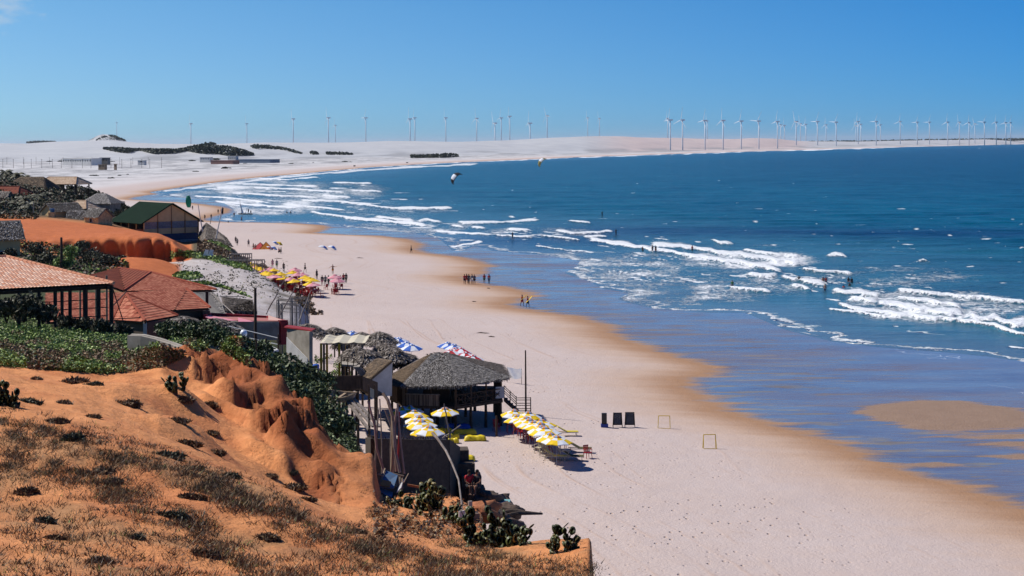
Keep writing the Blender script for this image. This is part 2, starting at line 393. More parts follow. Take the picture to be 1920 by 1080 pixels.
t.links.new(maprange(t, sheen, 0, 1, 0.9, 0.055), b.inputs['Roughness'])
t.links.new(maprange(t, sheen, 0, 1, 0.15, 1.0), b.inputs['Specular IOR Level'])
dryb = math2(t, 'SUBTRACT', 1.0, wet)
hgt = math2(t, 'ADD', math2(t, 'MULTIPLY', nfi, 0.35), math2(t, 'MULTIPLY', nmid, 0.5))
hgt = math2(t, 'SUBTRACT', hgt, math2(t, 'ADD', math2(t, 'MULTIPLY', tr, 0.18), math2(t, 'MULTIPLY', fp, 0.5)))
hgt = math2(t, 'MULTIPLY', hgt, dryb)
bm1 = bumpn(t, hgt, 0.22, 0.9)
hw = math2(t, 'MULTIPLY', noise(t, pos, 1.4, 3, 0.6, stretch=(0.5, 1.5, 1)), wet)
t.links.new(bumpn(t, hw, 0.035, 0.8, bm1), b.inputs['Normal'])
farv = ss(480, 700, yf)*ss(20, 45, inl)
numobj('beach', np.stack([xf, yf, z], 1), gridfaces(len(vs), len(us)), m, 'structure', {'inland': inl, 'bar': bar_, 'far': farv})

# ------------------------------------------------------------ sea
us = np.concatenate([np.arange(225, 2000, 3.0), np.linspace(2000, 2600, 60)[1:], np.linspace(2600, 9000, 30)[1:]])
vs = np.concatenate([[267.6, 267.8, 268, 268.3], np.arange(268.8, 480, 0.8), np.arange(480, 760, 1.3), np.arange(762, 1000, 12)])
# rows follow the tilted horizon: v is measured at u=960
nv, nu = len(vs), len(us)
Dr = H*F/(vs-HV)
X = (us[None, :]-960)/F*Dr[:, None]; Y = np.repeat(Dr[:, None], nu, 1)
VV = vs[:, None]-ROLL*(us[None, :]-960)       # picture row of each point
UU = us[None, :]+0*VV
FO = np.zeros((nv, nu))
def stroke(px, wdt, k=0.86, soft=2.6, shore=False):
    global FO
    wdt = wdt*0.8
    px = [(a, b) for a, b in px]
    u0 = min(p[0] for p in px)-30; u1 = max(p[0] for p in px)+30; v0 = min(p[1] for p in px)-wdt*3-3; v1 = max(p[1] for p in px)+wdt*3+3
    ci = np.where((us > u0) & (us < u1))[0]; ri = np.where((vs > v0-8) & (vs < v1+8))[0]
    if len(ci) == 0 or len(ri) == 0: return
    sl_ = np.s_[ri[0]:ri[-1]+1, ci[0]:ci[-1]+1]
    U = UU[sl_]; V = VV[sl_]
    pu = np.array([p[0] for p in px], float); pv = np.array([p[1] for p in px], float)
    o = np.argsort(pu); cv = np.interp(U, pu[o], pv[o])+(vn(U/14, U*0+pv.mean(), 4)-0.5)*wdt*0.9
    wv = wdt*(0.45+0.9*vn(U/23, U*0+pv.mean()*3, 8))
    end = np.minimum(ss(pu.min()-wdt*2, pu.min()+10, U), 1-ss(pu.max()-12, pu.max()+wdt*2, U))
    # sharp on the shore side (below), trailing off to sea (above)
    dv = (V-cv)/wv
    a = np.where(dv > 0, 1-ss(0.3, 0.75, dv), np.where(dv > -.6, 1, .62*(1-ss(0.6, soft, -dv))+.38*(1-ss(.6, 1.0, -dv))))*end*k
    FO[sl_] = np.maximum(FO[sl_], a)
def blob(cu, cv, ru, rv, k):
    global FO
    d = ((UU-cu)/ru)**2+((VV-cv)/rv)**2
    FO = np.maximum(FO, k*(.35+1.25*fbm(UU/55, VV/9, 3, 3)**1.3)*(1-ss(0.2, 1.0, d)))
BRK = [([(1105, 451), (1160, 460), (1230, 470), (1300, 481), (1370, 492), (1430, 503), (1462, 509)], 6), ([(1220, 461), (1300, 468), (1400, 482), (1500, 497)], 6), ([(1330, 450), (1350, 458), (1375, 459)], 3),
       ([(1400, 517), (1425, 520), (1455, 516)], 6), ([(1362, 540), (1400, 545), (1445, 549)], 3), ([(1463, 522), (1500, 528), (1545, 535)], 7), ([(1480, 537), (1520, 545)], 4), ([(1560, 550), (1610, 552), (1650, 556)], 7),
       ([(1592, 562), (1620, 566), (1645, 567)], 6), ([(1645, 571), (1700, 578), (1760, 589), (1800, 592)], 9), ([(1680, 560), (1740, 568), (1800, 578)], 5), ([(1570, 573), (1620, 584), (1700, 595), (1800, 605), (1860, 615), (1925, 634)], 5),
       ([(1680, 546), (1760, 555), (1850, 562), (1925, 570)], 4), ([(1818, 597), (1870, 604), (1925, 613)], 11), ([(1548, 581), (1590, 585), (1640, 592), (1665, 598)], 2.2), ([(1885, 651), (1925, 655)], 2),
       ([(1548, 481), (1565, 478), (1588, 482)], 3.5), ([(1715, 493), (1728, 488), (1745, 494)], 2.5), ([(1390, 470), (1440, 478), (1500, 483)], 3), ([(1910, 466), (1925, 469)], 4), ([(1300, 468), (1330, 474)], 3), ([(1500, 505), (1540, 512), (1600, 514)], 2.5),
       ([(580, 399), (640, 408), (700, 415), (760, 420), (800, 425)], 4), ([(680, 385), (730, 391), (850, 392)], 2.6), ([(700, 409), (780, 417)], 3), ([(780, 417), (800, 414), (830, 419)], 3),
       ([(856, 417), (880, 420), (900, 419), (960, 418), (1012, 413)], 3), ([(842, 425), (872, 427)], 3.2), ([(880, 427), (912, 430)], 3), ([(948, 431), (995, 434)], 3.4), ([(812, 433), (860, 438), (925, 441)], 2.2), ([(1060, 416), (1110, 420)], 1.5), ([(1038, 434), (1070, 439), (1120, 437), (1150, 434)], 3),
       ([(950, 408), (968, 409)], 2), ([(840, 464), (870, 458), (905, 455)], 3.5), ([(1090, 446), (1140, 444)], 2), ([(1000, 462), (1060, 470), (1100, 472)], 1.8), ([(920, 441), (1000, 447)], 1.6),
       ([(360, 368), (430, 372), (500, 380)], 2), ([(400, 378), (470, 384), (560, 392)], 2.4), ([(430, 362), (520, 368), (600, 372)], 2), ([(470, 352), (560, 356), (650, 362)], 2), ([(440, 345), (520, 348), (600, 350)], 1.8),
       ([(560, 376), (640, 380), (700, 384)], 2.2), ([(530, 385), (600, 390), (650, 396)], 2.5), ([(380, 388), (440, 392)], 1.5), ([(310, 371), (350, 374)], 1.2), ([(400, 352), (450, 354)], 1.4), ([(600, 366), (660, 372)], 2), ([(480, 335), (540, 337), (600, 333)], 1.8),
       ([(620, 343), (700, 345)], 1.5), ([(650, 357), (720, 360)], 1.3), ([(1010, 443), (1090, 452)], 1.5), ([(410, 411), (440, 412)], 1.2)]
for p_, w_ in BRK: stroke(p_, w_)
RE = FO.copy()
for a in [(1400, 488, 190, 22, .62), (460, 350, 120, 22, .6), (600, 360, 170, 28, .5), (500, 386, 170, 24, .52), (780, 425, 150, 18, .42), (1180, 500, 160, 40, .40), (1750, 575, 230, 42, .5), (1330, 535, 260, 42, .42), (700, 395, 200, 30, .3),
          (1000, 436, 170, 14, .36), (380, 365, 90, 12, .5), (1650, 520, 260, 30, .30), (1100, 480, 140, 14, .35), (1500, 470, 300, 22, .22), (1250, 560, 120, 22, .42)]: blob(*a)
stroke(WLpx[1:12], 2.6, 0.85, 2.0); stroke([(300, 360), (450, 342), (560, 330), (700, 318), (900, 307)], 3.5, 0.6, 2)
for cu, cv, ru, rv, nn_ in [(1400, 492, 170, 22, 70), (1750, 582, 200, 32, 70), (1560, 535, 140, 26, 40), (1180, 500, 150, 36, 45), (480, 355, 130, 24, 60), (620, 365, 150, 26, 60), (520, 385, 150, 20, 50), (800, 425, 130, 14, 30), (980, 436, 120, 12, 20)]:
    for k in range(nn_):
        u = random.gauss(cu, ru*.5); v = random.gauss(cv, rv*.5)+(u-cu)*.10; L = random.uniform(5, 22)
        if u > 1000: stroke([(u-L, v-L*.10), (u, v+random.uniform(-1, 1)), (u+L, v+L*.12)], random.uniform(.6, 2.0), random.uniform(.5, .85))
        else: stroke([(u-L, v), (u, v+random.uniform(-.6, .6)), (u+L, v+L*.03)], random.uniform(.5, 1.2), random.uniform(.5, .85))
for k in range(1100):       # white caps
    u = random.uniform(300, 1950); v = 272+(random.random()**1.3)*260
    if random.random() < 0.35 and u > 900: continue
    L = random.uniform(1.5, 5)*(1+max(0, v-330)/110)*(2 if random.random() < .12 else 1); stroke([(u-L, v+random.uniform(-.4, .4)), (u+L, v)], random.uniform(0.45, 0.8)+max(0, v-300)/260, random.uniform(0.4, 0.86))
xf, yf = X.ravel(), Y.ravel()
sq = sdist(xf, yf, SL, POLYS); sw = sdist(xf, yf, WL, POLYW)
sqc = np.clip(sq, -5, 500)
zz = np.where(sq < 0, np.maximum(-0.6, 0.06*sq)-0.02, np.minimum(0.03, sq*0.01))
swell = ((fbm(xf/22+yf/60, yf/7.5, 21, 4)-0.5)*1.3*ss(15, 120, sq)+(fbm(xf/5, yf/2.2, 25, 3)-.5)*.16*ss(0, 20, sq))*np.clip(1-yf/2500, 0, 1)
zz = zz+swell+RE.ravel()*0.55*ss(3, 25, sq)
FOf = FO.ravel()
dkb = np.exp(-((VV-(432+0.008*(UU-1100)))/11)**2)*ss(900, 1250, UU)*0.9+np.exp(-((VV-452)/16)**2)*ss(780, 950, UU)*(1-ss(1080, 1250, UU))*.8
F_ = gridfaces(nv, nu); keep = (sq[F_] > -4).any(1); F_ = F_[keep]
m, t, b = newmat('sea_water')
pos = geopos(t); SQ = attr(t, 'sd').outputs['Fac']; FA = attr(t, 'foam').outputs['Fac']; DK = attr(t, 'reef').outputs['Fac']
n1 = noise(t, pos, 0.012, 5, 0.6, stretch=(1, 0.6, 1)); n2 = noise(t, pos, 0.25, 6, 0.7, stretch=(0.5, 0.5, 1)); n3 = noise(t, pos, 1.3, 4, 0.65)
sqn = math2(t, 'ADD', SQ, maprange(t, n1, 0, 1, -12, 12))
c = mixc(t, maprange(t, sqn, 0, 18, 0, 1), (0.12, 0.16, 0.19), (0.05, 0.15, 0.21))
c = mixc(t, maprange(t, sqn, 25, 140, 0, 1, True), c, (0.0, 0.070, 0.115))
c = mixc(t, maprange(t, sqn, 200, 500, 0, 1, True), c, (0.0, 0.033, 0.060))
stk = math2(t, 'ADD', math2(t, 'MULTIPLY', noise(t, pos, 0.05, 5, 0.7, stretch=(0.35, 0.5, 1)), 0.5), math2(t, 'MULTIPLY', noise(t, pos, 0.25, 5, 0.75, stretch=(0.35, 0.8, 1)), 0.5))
c = mixc(t, maprange(t, stk, 0.38, 0.62), mixc(t, 0.45, c, (0.0, 0.012, 0.030)), mixc(t, 0.16, c, (0.0, 0.22, 0.28)))  # swell shading and turbid patches painted as darker and lighter water
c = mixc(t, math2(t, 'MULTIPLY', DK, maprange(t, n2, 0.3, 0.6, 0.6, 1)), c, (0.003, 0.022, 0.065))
# foam: painted density x broken noise, plus swash edges from the distance field
nA = noise(t, pos, 0.22, 8, 0.74, stretch=(0.8, 1.0, 1)); nB = noise(t, pos, 1.8, 4, 0.75)
wv = t.nodes.new('ShaderNodeVectorMath'); wv.operation = 'ADD'; nw = t.nodes.new('ShaderNodeTexNoise'); nw.inputs['Scale'].default_value = 0.5; nw.inputs['Detail'].default_value = 3; t.links.new(pos, nw.inputs['Vector'])
sc3 = t.nodes.new('ShaderNodeVectorMath'); sc3.operation = 'SCALE'; sc3.inputs['Scale'].default_value = 3.0; t.links.new(nw.outputs['Color'], sc3.inputs[0]); t.links.new(pos, wv.inputs[0]); t.links.new(sc3.outputs[0], wv.inputs[1])
vo = t.nodes.new('ShaderNodeTexVoronoi'); vo.feature = 'DISTANCE_TO_EDGE'; vo.inputs['Scale'].default_value = 0.55; t.links.new(wv.outputs[0], vo.inputs['Vector'])
lace = maprange(t, vo.outputs['Distance'], 0.0, 0.22, 1, 0)
nAB = math2(t, 'ADD', math2(t, 'MULTIPLY', nA, 0.62), math2(t, 'MULTIPLY', nB, 0.22))
nAB = math2(t, 'ADD', nAB, math2(t, 'MULTIPLY', lace, 0.24))
thr = math2(t, 'SUBTRACT', math2(t, 'ADD', FA, nAB), 1.0)
foam = maprange(t, thr, -0.14, 0.14, 0, 1)
edge_w = maprange(t, noise(t, pos, 0.12, 3), 0.3, 0.7, 0.25, 1.3)
wig = maprange(t, noise(t, pos, 0.11, 5, 0.65), 0.38, 0.66, 0, 5.0)
SQw = math2(t, 'SUBTRACT', SQ, wig)
e1 = math2(t, 'MULTIPLY', maprange(t, math2(t, 'DIVIDE', SQw, edge_w), 0.2, 1.4, 1, 0), maprange(t, SQw, -0.5, 0.0))
e1 = math2(t, 'MULTIPLY', e1, maprange(t, noise(t, pos, 0.05, 2), 0.36, 0.46, 0.25, 1))
band = math2(t, 'PINGPONG', math2(t, 'ADD', SQ, maprange(t, noise(t, pos, 0.05, 3), 0, 1, -9, 9)), 8.0)
e2 = math2(t, 'MULTIPLY', maprange(t, band, 0, 0.35, 1, 0), maprange(t, noise(t, pos, 0.09, 4, 0.7), 0.52, 0.6))
e2 = math2(t, 'MULTIPLY', e2, maprange(t, SQ, 60, 4, 0, 0.8))
foam = math2(t, 'MAXIMUM', foam, math2(t, 'MAXIMUM', e1, e2), clamp=True)
foam = math2(t, 'MULTIPLY', foam, maprange(t, nB, 0.25, 0.6, 0.75, 1), clamp=True)
c = mixc(t, foam, c, (0.80, 0.82, 0.83))
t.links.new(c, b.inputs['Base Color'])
t.links.new(maprange(t, foam, 0, 1, 0.22, 0.8), b.inputs['Roughness']); b.inputs['IOR'].default_value = 1.33
t.links.new(maprange(t, math2(t, 'ADD', foam, maprange(t, SQ, 10, 90, 0, 0.75)), 0, 1, 0.6, 0.03), b.inputs['Specular IOR Level'])
hh = math2(t, 'ADD', math2(t, 'MULTIPLY', noise(t, pos, 0.22, 6, 0.68, stretch=(0.5, 1, 1)), 1.0), math2(t, 'MULTIPLY', n3, 0.16))
hh = math2(t, 'MULTIPLY', hh, maprange(t, SQ, 0, 40, 0.10, 1))
hh = math2(t, 'ADD', hh, math2(t, 'MULTIPLY', foam, 0.2))
t.links.new(bumpn(t, hh, 1.9, 1.0), b.inputs['Normal'])
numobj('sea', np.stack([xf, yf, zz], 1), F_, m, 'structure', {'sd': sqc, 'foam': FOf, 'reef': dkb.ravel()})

# ------------------------------------------------------------ lofted terrain
def Zk(u, D, tv):
    return P(u, tv, D).z if tv > 60 else tv
def loft(rows, ucols, nsub, smooth=2):
    DD = []; ZZ = []
    for r in rows:
        r = sorted(r); uu = [a[0] for a in r]
        DD.append(np.interp(ucols, uu, [a[1] for a in r])); ZZ.append(np.interp(ucols, uu, [Zk(*a) for a in r]))
    D = [DD[0]]; Z = [ZZ[0]]
    for i in range(len(rows)-1):
        n = nsub[i] if hasattr(nsub, '__len__') else nsub
        for k in range(1, n+1):
            D.append(lerp(DD[i], DD[i+1], k/n)); Z.append(lerp(ZZ[i], ZZ[i+1], k/n))
    D = np.array(D); Z = np.array(Z)
    for _ in range(smooth):
        for A in (Z, D):
            A[1:-1, :] = 0.5*A[1:-1, :]+0.25*(A[:-2, :]+A[2:, :])
            A[:, 1:-1] = 0.5*A[:, 1:-1]+0.25*(A[:, :-2]+A[:, 2:])
    return D, Z
ROWS = [
 [(-700, 8, 21.5), (2400, 8, 21.5)],
 [(-700, 20, 19.3), (0, 20, 1083), (900, 20, 18.9), (1122, 20, 18.4), (1600, 20, 17.9), (2400, 20, 12)],
 [(-700, 22, 19), (0, 23, 1000), (300, 23, 1040), (600, 25, 1072), (900, 26.5, 1082), (1000, 27.3, 1083), (1113, 28, 1090), (1119, 28, 9), (2400, 26, 6)],
 [(-700, 26, 18.9), (0, 28, 900), (300, 27, 960), (600, 27.4, 1020), (900, 27.8, 1070), (1000, 28, 1074), (1113, 28.7, 1068), (1119, 29, 7), (2400, 28, 4)],
 [(-700, 38, 18.9), (0, 36, 748), (150, 34, 792), (250, 33, 828), (400, 31.5, 885), (500, 30.8, 925), (640, 30, 985), (750, 29.5, 1025), (880, 28.8, 1060), (1000, 29, 1058), (1113, 29.5, 1038), (1119, 30, 6), (2400, 30, 2)],
 [(-700, 50, 18.5), (0, 46, 714), (150, 45, 742), (250, 43, 790), (400, 41, 860), (500, 40, 908), (640, 39, 958), (760, 38, 984), (860, 36.5, 1012), (940, 34, 1030), (1000, 33, 1022), (1113, 33, 1018), (1119, 33, 5), (1300, 33, 1.5), (2400, 33, 1)],
 [(-700, 56, 18.2), (0, 54, 688), (150, 54, 706), (240, 54, 722), (350, 50, 800), (450, 47, 872), (560, 46, 935), (640, 46, 948), (700, 46, 946), (760, 46, 952), (860, 43, 985), (905, 41, 1000), (940, 39, 1006), (1000, 36, 1018), (1113, 36, 1015), (1119, 37, 4), (1250, 37, 1), (2400, 37, .8)],
 [(-700, 62, 17.5), (0, 60, 681), (150, 60, 695), (240, 58, 704), (350, 55, 748), (450, 53, 800), (560, 51, 862), (640, 50, 885), (700, 50, 905), (708, 50.5, 12.9), (760, 52, 932), (860, 51, 940), (905, 50, 952), (915, 50, 7), (940, 46, 4.5), (1000, 42, 3), (1119, 41, 2), (1250, 41, .9), (2400, 41, .8)],
 [(-700, 68, 17), (0, 64, 672), (150, 63, 690), (235, 62, 702), (300, 60, 690), (350, 60, 712), (450, 58, 762), (520, 57, 790), (600, 55, 842), (640, 54, 848), (700, 54, 856), (708, 55, 12.2), (760, 57, 918), (860, 57, 927), (885, 57, 10.5), (905, 57, 6), (940, 55, 2.5), (1000, 52, 1.3), (2400, 50, .8)],
 [(-700, 74, 16.5), (0, 68, 666), (150, 69, 682), (235, 70, 692), (300, 68, 674), (350, 67, 676), (400, 66, 694), (450, 65, 702), (520, 63, 745), (560, 62, 772), (605, 61, 826), (616, 61, 11.0), (708, 62, 10.8), (760, 62, 10.3), (860, 63, 8), (890, 63, 3.2), (920, 62, 1.1), (2400, 60, .8)],
 [(-700, 80, 16), (0, 74, 655), (150, 76, 665), (235, 77, 672), (300, 75, 660), (345, 74, 655), (400, 73, 668), (450, 72, 682), (500, 70, 720), (545, 70, 765), (590, 69, 10), (640, 70, 8.3), (700, 70, 7.5), (800, 70, 5.2), (870, 70, 1.4), (2400, 70, .8)],
 [(-700, 90, 15.5), (0, 85, 625), (150, 86, 632), (250, 88, 645), (350, 84, 655), (420, 82, 662), (470, 82, 12.5), (520, 82, 11.4), (560, 82, 10.4), (600, 82, 9.1), (640, 82, 7.4), (680, 82, 5.2), (780, 82, 2), (840, 82, 1.0), (2400, 82, .8)],
 [(-700, 100, 15), (0, 96, 602), (100, 97, 603), (250, 99, 622), (350, 101, 640), (420, 101, 11), (480, 100, 10.2), (560, 100, 7.8), (640, 100, 4.6), (700, 100, 2), (760, 100, 1.0), (2400, 100, .8)],
 [(-700, 114, 13), (0, 112, 11.5), (250, 112, 9.6), (350, 114, 9.0), (420, 116, 8.2), (480, 116, 7.3), (560, 118, 4.6), (620, 118, 2.6), (680, 120, 1.2), (720, 120, .8), (2400, 120, .8)],
 [(-700, 135, 11), (0, 132, 9.5), (250, 132, 8.8), (350, 132, 8), (420, 135, 6.5), (480, 136, 5), (560, 138, 2.6), (600, 138, 1.4), (640, 138, .8), (2400, 138, .8)],
 [(-700, 165, 11), (0, 165, 9), (150, 165, 8.5), (350, 165, 7.2), (420, 165, 5.8), (480, 165, 3.4), (540, 165, 1.9), (575, 165, .8), (2400, 165, .8)],
 [(-700, 195, 10), (0, 195, 8.5), (150, 195, 8.2), (250, 195, 7.5), (330, 195, 6.8), (420, 197, 5.5), (500, 200, 4.2), (545, 200, 3.4), (562, 200, 2.6), (578, 200, .8), (2400, 200, .8)],
 [(-700, 225, 9), (0, 225, 8), (150, 225, 7.5), (250, 225, 7.2), (330, 225, 516), (420, 225, 528), (500, 225, 538), (550, 226, 552), (568, 226, 566), (580, 226, .8), (2400, 226, .8)],
 [(-700, 255, 8), (0, 255, 480), (150, 255, 490), (250, 255, 496), (320, 252, 490), (380, 252, 490), (450, 252, 500), (492, 254, 514), (512, 256, 528), (530, 256, .8), (2400, 256, .8)],
 [(-700, 276, 7), (0, 276, 6.2), (100, 276, 5.6), (150, 283.5, 488), (200, 284.2, 491), (300, 284.2, 497), (340, 283, 492), (360, 278, 480), (420, 275, 484), (462, 275, 494), (484, 275, 505), (500, 275, .8), (2400, 275, .8)],
 [(-700, 282, 9), (0, 283, 447), (100, 283.2, 451), (170, 282.6, 449), (230, 282.6, 444), (290, 282.6, 444), (320, 282.6, 452), (345, 282.3, 465), (358, 282, 480), (420, 284, 480), (455, 285, 491), (476, 285, 500), (492, 285, .8), (2400, 285, .8)],
 [(-700, 288, 10.5), (0, 292, 436), (100, 292, 443), (170, 292, 444), (230, 292, 440), (290, 291, 441), (320, 288, 450), (345, 286, 463), (358, 290, 476), (420, 296, 472), (450, 297, 485), (475, 297, .9), (2400, 297, .8)],
 [(-700, 320, 11), (0, 322, 413), (80, 322, 417), (150, 320, 425), (250, 320, 433), (300, 318, 439), (345, 320, 468), (400, 325, 452), (430, 330, 462), (448, 330, 1.0), (2400, 330, .8)],
 [(-700, 360, 12), (0, 360, 10), (100, 360, 9.3), (200, 360, 7.8), (300, 360, 3.5), (380, 365, 3.2), (400, 365, 1.9), (432, 365, .8), (2400, 365, .8)],
 [(-700, 420, 17), (0, 420, 15), (100, 420, 13), (200, 420, 8.5), (260, 420, 5.5), (300, 420, 2.5), (340, 420, .8), (2400, 420, .8)],
 [(-700, 480, 17), (0, 480, 15), (60, 480, 13.5), (150, 480, 10.5), (200, 480, 7), (240, 480, 3.5), (262, 480, .8), (2400, 480, .8)],
 [(-700, 560, 4), (0, 560, 2), (100, 560, .8), (2400, 560, .5)]]
uc = np.concatenate([np.linspace(-700, -60, 60)[:-1], np.arange(-60, 1140, 4.0), np.linspace(1140, 2400, 60)])
nsub = [3, 6, 8, 10, 12, 12, 18, 20, 20, 16, 8, 8, 8, 8, 6, 6, 6, 6, 6, 8, 4, 8, 8, 8, 6, 5]
D, Z = loft(ROWS, uc, nsub, 3)
U2 = np.repeat(uc[None, :], D.shape[0], 0); X2 = (U2-960)/F*D
def mask(U, D, u0, u1, d0, d1, su=20, sdd=3): return ss(u0-su, u0, U)*(1-ss(u1, u1+su, U))*ss(d0-sdd, d0, D)*(1-ss(d1, d1+sdd, D))
rock = mask(U2, D, 255, 706, 47.5, 72, 25, 3)*ss(0, 1, (D-(70-(U2-230)*0.068))/3+0.5)
rock = np.maximum(rock, .35*mask(U2, D, 860, 912, 46, 54, 20, 3))
# gullied sandstone: ridges run downhill to the right
ax = X2*0.57-D*0.82; ac = X2*0.82+D*0.57
rid = 1-np.abs(2*fbm(ac/2.6+fbm(ax/9, ac/9, 5)*1.6, ax/13, 31, 3)-1)
rid2 = 1-np.abs(2*fbm(ac/0.9, ax/3.5, 37, 3)-1)
big = fbm(X2/5, D/5, 41, 3)-0.5
rock = rock*(1-.6*ss(590, 660, U2)*(U2 < 720)); st_ = 1.0; zt_ = Z+rock*((rid-0.75)*.85+big*1.5)+(fbm(X2/2.2, D/2.2, 43, 3)-0.5)*0.5
fr_ = (zt_/st_)-np.floor(zt_/st_); shelf = (np.floor(zt_/st_)+ss(0.30, 0.72, fr_)*0.75+fr_*0.25)*st_
crk = 1-np.abs(2*fbm(X2/1.6+fbm(X2/1.2, D/1.2, 7)*1.2, D/2.6, 39, 3)-1)
Z = Z*(1-rock)+rock*(shelf+(rid2-0.75)*0.2+(fbm(X2/.45, D/.6, 47, 3)-.5)*.16-.22*ss(.92, .985, crk))
# overhanging lobes: steep faces towards the viewer, gentle backs
for (Du, h_, u0, u1, ph) in [(((230, 63.5), (300, 61.5), (360, 60.5), (430, 61), (500, 60.5), (560, 60)), .95, 232, 560, 3), (((380, 57.5), (450, 56.8), (520, 56.2), (600, 56)), .9, 375, 610, 9), (((330, 54.5), (400, 54), (480, 53.6), (560, 53.2), (640, 53)), .65, 345, 655, 15),
                             (((480, 51.4), (560, 51.2), (640, 50.6), (710, 50.6)), .75, 490, 712, 21), (((420, 49.6), (500, 49), (600, 48.6), (710, 48.4)), .45, 430, 712, 27)]:
    Dl = np.interp(U2, [a for a, _ in Du], [b for _, b in Du])+(vn(X2/1.7, X2*0+ph, 3)-.5)*1.9+(vn(X2/.6, X2*0+ph, 4)-.5)*.15
    hh2 = h_*(1-.75*ss(585, 650, U2))*(.65+.5*vn(X2/3.2, X2*0+ph+5, 6))*ss(u0, u0+45, U2)*(1-ss(u1-12, u1+6, U2))
    Z = Z+hh2*ss(-.1, .38, D-Dl)*np.exp(-np.maximum(D-Dl-.4, 0)/2.6)
# named mounds seen in the picture
def mound(u, D0, r, h, ry=None):
    global Z
    x = ux(u, D0); d = ((X2-x)/r)**2+((D-D0)/(ry or r))**2; Z = Z+h*np.exp(-d*1.3)
for a in [(345, 66, 1.6, 0.9), (400, 64, 1.1, 0.5), (450, 64, 1.2, 0.7), (460, 60, 1.2, 0.6), (300, 56, 1.5, .5), (330, 53, 1.2, .6), (520, 59, 1.6, .5), (580, 57.5, 1.3, .4), (680, 52, 1.2, .35), (360, 46, 1.3, .55), (310, 44, 1.0, .35), (290, 228, 4.5, 2.0, 3), (240, 232, 4, 1.6, 3)]: mound(*a)
Z = Z+(fbm(X2/4, D/4, 51, 4)-0.5)*0.55*(D < 75)*ss(10, 20, D)*(1-rock)*(Z > 3)+(fbm(X2/0.7, D/0.7, 52, 3)-0.5)*0.16*(D < 60)*(Z > 3)
Z = Z+(fbm(X2/9, D/9, 53, 4)-0.5)*1.1*((D > 75) & (D < 560))*(Z > 2.0)*(1-.75*mask(U2, D, 50, 260, 322, 362, 20, 6))
# fluted red cliff
cl = mask(U2, D, 60, 352, 276, 289, 40, 4)
D2 = D+cl*((1-np.abs(2*fbm(X2/4.5, D/60, 61, 3)-1))-0.7)*9
cl2 = mask(U2, D, 480, 590, 190, 262, 20, 4)
orange = np.array([0.72, 0.305, 0.115]); rockc = np.array([0.35, 0.108, 0.038]); brown = np.array([0.16, 0.11, 0.055]); dgreen = np.array([0.05, 0.06, 0.022]); white = np.array([0.52, 0.47, 0.43]); redc = np.array([0.50, 0.15, 0.05])
def put(C, c, m): return C*(1-m[..., None])+c*m[..., None]
C = np.ones(D.shape+(3,))*orange
C = put(C, rockc, rock); C = put(C, rockc*.5, rock*ss(.93, .98, crk)*.7); C = put(C, orange*.92, rock*ss(.5, .75, fbm(X2/2.2, D/3, 73, 4))*.4)
nE = (fbm(X2/3, D/3, 71, 4)-0.5)
C = put(C, brown*0.75, ss(0, 1, (D-(59+ss(100, 300, U2)*10+ss(300, 360, U2)*6)+nE*8)/3)*(U2 < 430)*(D < 130))
C = put(C, dgreen*1.1, ss(76, 84, D+nE*10)*(1-ss(175, 185, D)))
C = put(C, np.array([.27, .2, .14]), ss(56, 58, D)*(U2 > 705)*(D < 80)*ss(56, 60, D+nE*4))
C = put(C, dgreen*1.2, ss(0, 1, (U2-(470+(D-70)*0-nE*60-(D-70)*2.0))/30)*ss(72, 76, D)*(D < 90))
C = put(C, white, ss(176, 186, D)*(1-ss(268, 276, D))*ss(300, 335, U2+nE*60))
C = put(C, np.array([.10, .085, .045]), ss(176, 186, D)*(1-ss(265, 275, D))*(1-ss(290, 320, U2+nE*60)))
C = put(C, redc, mask(U2, D, -700, 352, 262, 330, 10, 8)*ss(180, 210, U2+ss(275, 279, D)*900+nE*60))
C = put(C, redc, mask(U2, D, 200, 330, 218, 240, 12, 4))
C = put(C, np.array([.10, .085, .05]), mask(U2, D, 362, 520, 262, 345, 8, 8))
C = put(C, np.array([.085, .068, .04]), ss(330, 345, D)*(U2 < 362))
C = put(C, np.array([.09, .075, .04]), ss(0.45, 0.7, fbm(X2/5, D/2.2, 77, 4))*ss(480, 520, U2+nE*40)*mask(U2, D, 480, 600, 185, 262, 10, 5)*.9)
C = put(C, np.array([.55, .47, .42]), ss(0, 1, (1.5-Z)/0.4)*(D > 60))
C = put(C, np.array([.55, .19, .07]), ss(.45, .7, fbm(X2/1.6, D/2.4, 74, 5))*.6*(D < 60)*(1-rock)*(U2 < 1130))
C = put(C, brown*1.6, (ss(0.5, 0.72, fbm(X2/0.9, D/0.9, 79, 4))*0.55*(D < 34)))
m, t, b = newmat('headland_soil')
pos = geopos(t); ca = attr(t, 'tint').outputs['Color']
n1 = noise(t, pos, 0.8, 6, 0.65); n2 = noise(t, pos, 9, 5, 0.7); n3 = noise(t, pos, 45, 3, 0.7)
c = mixc(t, maprange(t, n1, 0.3, 0.7), mixc(t, 1.0, ca, (0.80, 0.74, 0.70), 'MULTIPLY'), mixc(t, 1.0, ca, (1.08, 1.10, 1.15), 'MULTIPLY'))
c = mixc(t, maprange(t, n2, 0.56, 0.72, 0, 0.5), c, mixc(t, 1.0, ca, (0.62, 0.55, 0.5), 'MULTIPLY'))
t.links.new(c, b.inputs['Base Color']); b.inputs['Roughness'].default_value = 0.92; b.inputs['Specular IOR Level'].default_value = 0.15
hgt = math2(t, 'ADD', math2(t, 'MULTIPLY', noise(t, pos, 2.5, 7, 0.7), 1.0), math2(t, 'MULTIPLY', n3, 0.05))
t.links.new(bumpn(t, hgt, 0.16, 1.0), b.inputs['Normal'])
hv = np.stack([X2.ravel(), D2.ravel(), Z.ravel()], 1)
